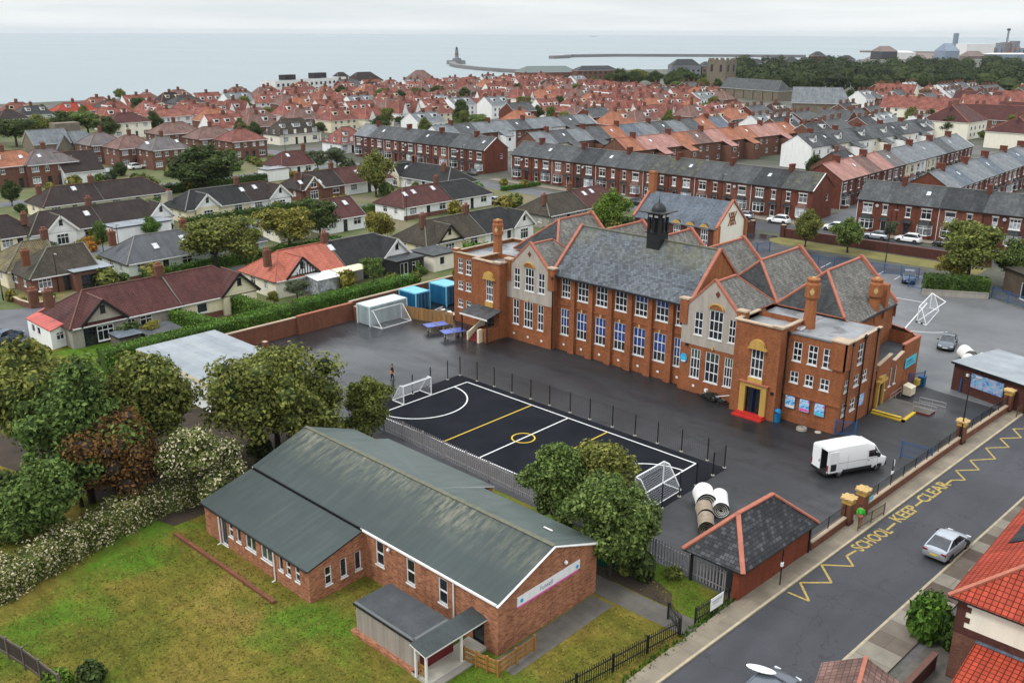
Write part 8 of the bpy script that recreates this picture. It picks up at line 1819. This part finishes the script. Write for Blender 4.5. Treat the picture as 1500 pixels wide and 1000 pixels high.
def far_house(rm,wm,hip,dorm,ln=13.5,hw=4.3,ze=4.2,zr=7.9,gab=False,ch=1):
    mb = MB(); h = ln / 2; mb.box(-h,h,-hw,hw,0,ze,wm); hp = 4.0 if hip else 0
    roof(mb,-h,h,-hw,hw,ze,zr,0,hp,hp,rm,.3,.1,'ridge_clay' if 'tile' in rm else 'ridge_grey','white_wood')
    if not hip:
        for x in (-h,h): mb.poly([(x,hw,ze),(x,-hw,ze),(x,0,zr - .1)] if x < 0 else [(x,-hw,ze),(x,hw,ze),(x,0,zr - .1)],wm)
    s = (zr - ze) / hw
    for sy in (-1,1):
        for x in (-h * .65,-h * .25,h * .25,h * .65):
            for z in ((.9,2.9) if ze > 4 else (.9,)):
                y = sy * (hw + .03); mb.box(x - .62,x + .62,min(y,sy * hw) ,max(y,sy * hw),z - .08,z + 1.18,'white_upvc'); mb.box(x - .5,x - .05,min(y,y + sy * .02),max(y,y + sy * .02),z + .02,z + 1.08,'glass'); mb.box(x + .05,x + .5,min(y,y + sy * .02),max(y,y + sy * .02),z + .02,z + 1.08,'glass')
        for x in dorm:
            y = sy * hw * .62; z = ze + s * hw * .38 - .1; mb.box(x - .9,x + .9,min(y,0),max(y,0),z,z + 1.35,wm if wm.startswith('render') else 'render_white','lead'); e = y + sy * .03; mb.box(x - .65,x + .65,min(y,e),max(y,e),z + .3,z + 1.15,'glass')
        if gab:
            for x in (-h * .5,h * .5):
                y = sy * (hw + .3); P = [(x - 1.9,y,ze - .6),(x + 1.9,y,ze - .6),(x,y,zr - .6)]; mb.poly(P if sy < 0 else P[::-1],'render_white')
                yb = sy * .6
                for k in (-1,1): q = [(x + k * 2.1,y + sy * .2,ze - .9),(x,y + sy * .2,zr - .5),(x,yb,zr - .5),(x + k * 2.1,sy * hw,ze - .6)]; mb.poly(q if k * sy > 0 else q[::-1],rm)
    for k in range(ch):
        x = (0,-h * .8,h * .8)[k]; mb.box(x - .55,x + .55,-.4,.4,zr - .5,zr + 1.3,'house_brick')
    return mb.mesh('house')
FV = {}
def fv(k):
    if k not in FV: FV[k] = far_house(*FDEF[k])
    return FV[k]
FDEF = {'r0': ('tile_red','render_white',True,(-2.5,2.5)),'r1': ('tile_red','house_brick',True,(-3.5,)),'r2': ('tile_brick','render_cream',True,(-3,3)),'r3': ('tile_red','render_white',False,(-4,0,4),13.5,4.6,3.2,7.8),'r4': ('tile_orange','house_brick',True,(2.5,)),'r5': ('tile_red','render_ivory',True,(),13.5,4.4,4.2,8.0,True),'r6': ('tile_brick','render_white',True,(0,),14,4.5,3.2,7.6,True),
 'b0': ('tile_brown','render_ivory',True,(-2.5,2.5)),'b1': ('tile_dusky','house_brick',True,(2,)),'s0': ('slate_grey','terrace_brick',False,(),13,4.4,5.4,8.2,False,3),'s1': ('slate_light','render_white',False,(-3,3),13,4.4,5.2,8.2,False,3),'s2': ('slate_dark','house_brick',False,(3,),13,4.4,5.4,8.2,False,3),'g0': ('tile_red','render_ivory',False,(),20,5.2,4.5,9.2,False,2),'g1': ('tile_maroon','house_brick',False,(),20,5.2,4.5,9.0,False,2),'m0': ('tile_maroon','render_ivory',True,(),18,7.5,5.6,10.5,False,2)}
FLAB = {'r': ('red tiled house among the dense rows of roofs before the sea','red tiled houses before the sea'),'b': ('brown tiled house among the dense red roofs before the sea','brown tiled houses before the sea'),'s': ('grey slated house in the close packed rows beyond the terraces','grey slated houses beyond the terraces'),'g': ('long red roofed house block with pale gable end below the wood','long red roofed blocks below the wood'),'m': ('large brown hipped house block near the right edge','large brown hipped blocks')}
USED = [o.location.copy() for o in bpy.data.objects if o.parent is None and o.get('category') in ('house','chapel','tree')]
def inside(p,poly):
    c = False; j = len(poly) - 1
    for i in range(len(poly)):
        if (poly[i][1] > p[1]) != (poly[j][1] > p[1]) and p[0] < (poly[j][0] - poly[i][0]) * (p[1] - poly[i][1]) / (poly[j][1] - poly[i][1]) + poly[i][0]: c = not c
        j = i
    return c
NF = 0
def far(k,x,y,rz):
    global NF
    NF += 1; lb,g = FLAB[k[0]]; o = bpy.data.objects.new('house',fv(k)); COL.objects.link(o); o.location = (x,y,0); o.rotation_euler = (0,0,rz); s = RF.uniform(.94,1.06); o.scale = (RF.uniform(.92,1.05),s,RF.uniform(.92,1.08)); tag(o,lb,'house',g)
RF = random.Random(5)
def zone(poly,kinds,a0,a1,b0,b1,da,db,rz=R(90),jit=1.2,gapx=12.5,alt=None):
    a = a0; row = 0
    while a < a1:
        b = b0 + (row % 3) * 3.0
        while b < b1:
            x,y = a + RF.uniform(-jit,jit),b + RF.uniform(-jit,jit)
            q = PX(x,y,4)
            if -40 < q[0] < 1540 and inside(q,poly) and all((u.x - x) ** 2 + (u.y - y) ** 2 > gapx ** 2 for u in USED):
                far(RF.choice(kinds),x,y,rz + (R(90) if RF.random() < .1 else 0) + RF.uniform(-.02,.02)); USED.append(Vector((x,y,0)))
            b += db
        a += da[row % 2]; row += 1
REDS = ['r0','r1','r1','r2','r2','r3','r3','r4','r5','r5','r6','r6','b0','b1','b1','b1','r2','s1','s0']
zone([(-40,163),(100,154),(160,150),(230,143),(300,143),(395,134),(470,131),(520,127),(600,127),(640,122),(760,116),(830,118),(900,127),(1000,130),(1050,133),(1060,160),(1160,163),(1160,170),(1090,172),(1060,176),(880,182),(760,178),(690,180),(560,182),(530,186),(440,196),(400,206),(330,190),(280,176),(220,172),(150,186),(110,192),(-40,196)],REDS,-425,-90,60,470,(17,15),16.2)
zone([(1060,160),(1160,163),(1270,166),(1290,182),(1290,214),(1160,200),(1060,184)],['s0','s1','s2','s0'],-140,-40,180,330,(15,14),13.4,gapx=11)
zone([(1270,132),(1500,128),(1540,128),(1540,150),(1400,150),(1280,152)],['s0','s2','r2','s1','s0','r0'],-230,0,300,640,(22,20),15)
for i,(px,py,k) in enumerate(((1262,160,'s1'),(1290,158,'r3'),(1325,172,'g0'),(1370,176,'g0'),(1310,152,'g0'),(1440,172,'g0'),(1430,160,'g1'),(1480,162,'g0'),(1425,190,'g1'),(1470,194,'g1'),(1395,200,'m0'),(1492,216,'m0'),(1345,200,'s1'),(1500,184,'g1'))):
    p = L(px,py,0); far(k,p[0],p[1],R(4) if k in ('g0','g1') else R(88))
rng = random.Random(21); lob = []
mb = MB()
for i in range(190):
    px = rng.uniform(1075,1560); py = rng.uniform(99,138 - max(0,1120 - px) * .25)
    p = L(px,py,0); r = rng.uniform(6,11); lob.append((p[0],p[1],rng.uniform(5,8.5),r,r,rng.uniform(5,7)))
wd = leaf_cloud(rng,lob,44000,.95,'leaf_wood','leaf_wood',.5,.7,.5,.8); o = part('distant_wood',wd); o['kind'] = 'stuff'; o['label'] = 'dark green park wood stretching across the right distance'
for i in range(10):
    px = rng.uniform(905,1050); p = L(px,rng.uniform(122,138),0); tree('distant rounded tree standing among the roofs towards the sea',0,0,0,0,'leaf_dark',proto='round',base=p,h=rng.uniform(10,14),w=rng.uniform(11,17),group='distant trees among the roofs')
CU = thing('parish_church','stone parish church with square battlemented tower and long dark roof','church'); cp = L(1055,132)
mb = MB(); th = HT(1055,88,cp[0],cp[1]); tw = 30 * PX(cp[0],cp[1],0)[2] / 1350
mb.box(-tw / 2,tw / 2,-tw / 2,tw / 2,0,th,'stone')
for sx in (-1,1):
    for k in (-.33,0,.33): mb.box(sx * tw * .5 - .3,sx * tw * .5 + .3,k * tw - 1,k * tw + 1,th,th + 1.1,'stone'); mb.box(k * tw - 1,k * tw + 1,sx * tw * .5 - .3,sx * tw * .5 + .3,th + .002,th + 1.1,'stone')
    mb.box(sx * tw * .25 - .9,sx * tw * .25 + .9,-tw / 2 - .06,-tw / 2 - .003,th * .62,th * .85,'far_dark'); mb.box(tw / 2 + .003,tw / 2 + .06,sx * tw * .25 - .9,sx * tw * .25 + .9,th * .62,th * .85,'far_dark')
part('tower',mb,CU); CU.location = (cp[0],cp[1],0)
e0 = Vector(L(1066,127,5.5)); e1 = Vector(L(1150,133,5.5)); d = e1 - e0; mb = MB(); n = d.length; rf = MB(); roof(rf,0,n,-5.5,5.5,5.5,10.5,0,0,3,'slate_grey',.3,.2,'ridge_grey'); o = part('roof',rf,CU,(e0.x - cp[0],e0.y - cp[1],0),math.atan2(d.y,d.x)); mb.box(0,n,-5.3,5.3,0,5.5,'stone')
for i in range(6): mb.box(n * (i + .5) / 6 - .4,n * (i + .5) / 6 + .4,-5.9,-5.303,0,4.6,'stone')
part('nave',mb,CU,(e0.x - cp[0],e0.y - cp[1],0),math.atan2(d.y,d.x))
CH2 = thing('church_hall','long low hall with pale green slate roof right of the stone church','hall'); e0 = Vector(L(1160,150,4)); e1 = Vector(L(1245,152,4)); d = e1 - e0; rf = MB(); n = d.length; roof(rf,0,n,-7,7,4.5,11,0,0,4,'slate_light',.3,.2,'ridge_grey'); part('roof',rf,CH2); mb = MB(); mb.box(.1,n - .1,-6.8,6.8,0,4.5,'stone'); part('wall',mb,CH2); CH2.location = (e0.x,e0.y,0); CH2.rotation_euler = (0,0,math.atan2(d.y,d.x))
def far_block(name,label,p,q,h,dep,wm,rm='flat_grey',win=True,pitched=0,z=0.0,extra=()):
    a,b = Vector(L(*p,z)),Vector(L(*q,z)); d = b - a; n = d.length; t = thing(name,label,'building',(a.x,a.y,z),math.atan2(d.y,d.x)); mb = MB(); mb.box(0,n,0,dep,0,h,wm,rm); part('wall',mb,t)
    if pitched: rf = MB(); roof(rf,0,n,0,dep,h,h + pitched,dep / 2,min(6,n / 3),min(6,n / 3),rm,.4,.2,'ridge_grey'); part('roof',rf,t)
    if win:
        k = int(n / 4.0); fl = max(1,int(h / 3.2)); w_ = MB()
        for j in range(fl):
            w_ = MB()
            for i in range(min(k,24)): x = n * (i + .5) / min(k,24); w_.box(x - .9,x + .9,-.06,-.003,1 + j * 3.2,2.6 + j * 3.2,'glass')
            part('window_band',w_,t)
    for (x0_,x1_,h0,h1,m) in extra: e = MB(); e.box(n * x0_,n * x1_,dep * .3,dep * .7,h0,h1,m); part('plant_room',e,t)
    return t
far_block('seafront_hotel','long white flat roofed hotel block on the sea front',(405,139),(512,131),7.5,12,'far_white','flat_grey',True,0,0,((.18,.32,7.5,10.3,'far_dark'),(.57,.74,7.5,10.6,'far_dark')))
far_block('seafront_house','dark roofed cream gabled house right of the white hotel',(495,131),(520,130),5,12,'render_cream','tile_brown',True,5); far_block('seafront_house','long dark roofed cream house with dormers facing the sea',(520,131),(562,129),5,11,'render_cream','tile_brown',True,5); far_block('seafront_house','brown hipped house with tall flues on the sea front',(605,130),(640,129),5,14,'render_ivory','tile_dusky',True,6)
far_block('pier_head_building','large brick building with green hipped roof at the root of the pier',(768,117),(846,116),5.5,22,'house_brick','felt_hall_pale',True,4); far_block('seafront_terrace','brick sea front terrace right of the green roofed building',(846,117),(905,116),7,10,'house_brick','slate_dark',True,3); far_block('seafront_terrace','gabled grey terrace between the dark trees and the church tower',(983,113),(1026,113),9,12,'far_grey','slate_dark',True,5); far_block('seafront_terrace','brown terrace behind the church tower',(1028,113),(1042,113),9,12,'far_brown','slate_dark',True,3)
for i,(px,w_,py,h,m) in enumerate(((1095,26,104,7,'far_grey'),(1125,22,103,8,'far_white'),(1150,20,104,9,'far_grey'),(1190,18,101,13,'house_brick'),(1208,14,101,9,'far_grey'),(1172,14,103,8,'far_white'),(1232,20,98,8,'far_grey'))):
    far_block('harbour_house',('grey','white','broad grey','tall red brick','small grey','small white','right hand grey')[i] + ' building above the wood beside the harbour',(px,py),(px + w_,py),h,12,m,'slate_dark',True,4)
Z = -14.5
far_block('port_shed','dark domed port shed at the left of the docks',(1290,91),(1313,91),19,40,'far_dark','far_brown',False,9,Z); far_block('port_shed','long white port shed beside the dark one',(1313,90),(1340,90),16,40,'far_white','far_white',False,3,Z); far_block('grain_silo','row of white grain silos at the docks',(1414,86),(1454,86),30,40,'far_white','far_white',False,0,Z); far_block('port_shed','blue grey domed port shed near the silos',(1384,88),(1404,88),18,40,'far_blue','far_blue',False,14,Z); far_block('port_shed','brown roofed shed in front of the silos',(1418,92),(1443,92),12,30,'far_brown','far_brown',False,8,Z); far_block('port_shed','blue white sheds at the right edge of the docks',(1456,91),(1510,91),14,40,'far_blue','far_white',False,2,Z); far_block('port_tower','blue grey tower behind the domed port shed',(1396,84),(1400,84),52,10,'far_blue','far_blue',False,0,Z)
for i in range(9): px = 1448 + i * 6.5; far_block('dock_stack','stack of containers and gear on the far quay',(px,80),(px + 4.5,80),RF.uniform(14,34),30,RF.choice(['far_grey','far_blue','far_brown']),'far_grey',False,0,Z)['group'] = 'stacks on the far quay'
p = L(1471,86,Z); h = HT(1471,45,*p) - Z; CR = thing('dock_crane','tall thin lattice dock crane against the sea','crane',(p[0],p[1],Z)); mb = MB()
for sx in (-2,2):
    for sy in (-2,2): mb.bar((sx,sy,0),(sx * .5,sy * .5,h),.8,.8,'far_grey')
for k in range(14): z = h * k / 14; mb.bar((-2 + z / h,-2,z),(2 - z / h,-2,z + h / 14),.5,.5,'far_grey'); mb.bar((2 - z / h,2,z),(-2 + z / h,2,z + h / 14),.5,.5,'far_grey')
mb.box(-3,3,-3,3,h,h + 4,'far_dark'); part('mast',mb,CR); mb = MB(); mb.bar((-2,0,h * .18),(26,10,h * .42),2,2,'tile_orange'); mb.bar((0,0,h * .4),(26,10,h * .42),.8,.8,'far_grey'); part('jib',mb,CR)
mb = MB(); q = [L(1262,76.4,-16),L(1330,77.5,-16),L(1400,79,-16)]
for a,b in zip(q,q[1:]): mb.bar((a[0],a[1],-15),(b[0],b[1],-14),30,6,'far_brown')
o = part('breakwater',mb); o['kind'] = 'structure'
pz = -12.5; pts = [(662,91.5),(664,94.5),(672,96.5),(686,98.2),(705,100),(735,102.3),(770,104.2),(800,105.5),(830,107),(860,108)]
PR_ = thing('curved_pier','long curved stone pier reaching out to the lighthouse','pier'); mb = MB(); P = [L(x,y - 1.6,pz) for x,y in pts]
for a,b in zip(P,P[1:]): mb.bar((a[0],a[1],pz - 2.4),(b[0],b[1],pz - 2.4),11,4.8,'pier')
c = P[0]; part('deck',mb,PR_); mb = MB(); mb.lathe([(17,-17.3),(16,pz + .3),(16,pz + 1.5)],'pier',(c[0] + 6,c[1] + 4),20); part('pier_head',mb,PR_)
LH = thing('lighthouse','slim lighthouse with dark lantern at the end of the curved pier','lighthouse',(c[0] + 7,c[1] + 5,pz + 1.5)); h = HT(665,69,c[0] + 7,c[1] + 5) - pz - 1.5
mb = MB(); mb.lathe([(7.5,0),(7.5,3.5),(3.6,4),(3.2,h * .35),(2.9,h * .55),(2.5,h * .74),(3.4,h * .76),(3.4,h * .79)],'far_grey',(0,0),18); mb.lathe([(3.25,h * .38),(3.0,h * .54)],'tile_dusky',(0,0),18); part('tower',mb,LH); mb = MB(); mb.lathe([(1.9,h * .79),(1.9,h * .9),(2.2,h * .91),(.9,h * .98),(.1,h * 1.04)],'far_dark',(0,0),14); part('lantern',mb,LH)
PR2 = thing('south_pier','far straight dark breakwater pier across the harbour mouth','pier'); mb = MB(); P = [L(x,y,-13) for x,y in ((808,83.4),(830,82.6),(832,81.6),(900,80.6),(1000,80.8),(1100,81.4),(1180,82))]
for a,b in zip(P,P[1:]): mb.bar((a[0],a[1],-14.2),(b[0],b[1],-14.2),14,6.5,'pier')
part('deck',mb,PR2)
SHP = thing('cargo_ship','tiny cargo ship on the horizon','ship',(-9500,12000,-17),R(43)); mb = MB(); mb.prism([(-60,-9),(50,-9),(66,0),(50,9),(-60,9)],0,9,'far_blue'); part('hull',mb,SHP); mb = MB(); mb.box(-55,-40,-7,7,9,26,'far_white'); part('bridge',mb,SHP)
if HAZE:
    mb = MB(); mb.box(-25500,16500,-6500,25500,-19,85,'haze_air'); o = part('haze',mb); o['kind'] = 'stuff'
    o.visible_shadow = True
w = bpy.data.worlds.new('World'); SC.world = w; w.use_nodes = True
nt = w.node_tree; N = nt.nodes; bg = N['Background']
sky = N.new('ShaderNodeTexSky'); sky.sky_type = 'NISHITA'; sky.sun_disc = False; SUN_E,SUN_R = R(52),R(205)
sky.sun_elevation = SUN_E; sky.sun_rotation = SUN_R
tc = N.new('ShaderNodeTexCoord'); mp = N.new('ShaderNodeMapping'); mp.inputs['Scale'].default_value = (1.6,1.6,26)
nt.links.new(tc.outputs['Generated'],mp.inputs['Vector'])
nz = N.new('ShaderNodeTexNoise'); nz.inputs['Scale'].default_value = 1.5; nz.inputs['Detail'].default_value = 6; nz.inputs['Roughness'].default_value = .55; nt.links.new(mp.outputs[0],nz.inputs['Vector'])
rp = N.new('ShaderNodeValToRGB'); e = rp.color_ramp.elements; e[0].position = .36; e[0].color = (6.6,7.05,7.3,1); e[1].position = .60; e[1].color = (8.1,8.35,8.45,1); nt.links.new(nz.outputs['Fac'],rp.inputs[0])
mx = N.new('ShaderNodeMix'); mx.data_type = 'RGBA'; mx.inputs[0].default_value = .9
nt.links.new(sky.outputs[0],mx.inputs[6]); nt.links.new(rp.outputs[0],mx.inputs[7]); sp_ = N.new('ShaderNodeSeparateXYZ'); nt.links.new(tc.outputs['Generated'],sp_.inputs[0]); mr_ = N.new('ShaderNodeMapRange'); mr_.inputs[1].default_value = .03; mr_.inputs[2].default_value = 1; mr_.inputs[3].default_value = 1; mr_.inputs[4].default_value = 2.3
nt.links.new(sp_.outputs['Z'],mr_.inputs[0]); m2 = N.new('ShaderNodeMix'); m2.data_type = 'RGBA'; m2.blend_type = 'MULTIPLY'; m2.inputs[0].default_value = 1
nt.links.new(mx.outputs[2],m2.inputs[6]); nt.links.new(mr_.outputs[0],m2.inputs[7]); nt.links.new(m2.outputs[2],bg.inputs[0]); bg.inputs[1].default_value = .1
sl = bpy.data.lights.new('Sun','SUN'); sl.energy = 1.2; sl.angle = R(14); sl.color = (1,.96,.9)
so = bpy.data.objects.new('Sun',sl); COL.objects.link(so)
d = Vector((math.sin(SUN_R) * math.cos(SUN_E),math.cos(SUN_R) * math.cos(SUN_E),math.sin(SUN_E)))
so.rotation_euler = d.to_track_quat('Z','Y').to_euler()
cam = bpy.data.cameras.new('Camera'); co = bpy.data.objects.new('Camera',cam); COL.objects.link(co)
cam.sensor_width = 36; cam.lens = 36 * 1350 / 1500; cam.clip_end = 200000; cam.clip_start = .5
co.matrix_world = Matrix.Translation((CAMX,CAMY,CAMH)) @ Matrix.Rotation(CAMR,4,'Z') @ Matrix.Rotation(math.pi / 2 - PITCH,4,'X') @ Matrix.Rotation(ROLL,4,'Z')
SC.camera = co
SC.view_settings.view_transform = 'Standard'; SC.view_settings.look = 'None'; SC.view_settings.exposure = .3; SC.view_settings.gamma = 1
SC.cycles.max_bounces = 6; SC.cycles.diffuse_bounces = 3; SC.cycles.glossy_bounces = 2; SC.cycles.transmission_bounces = 2
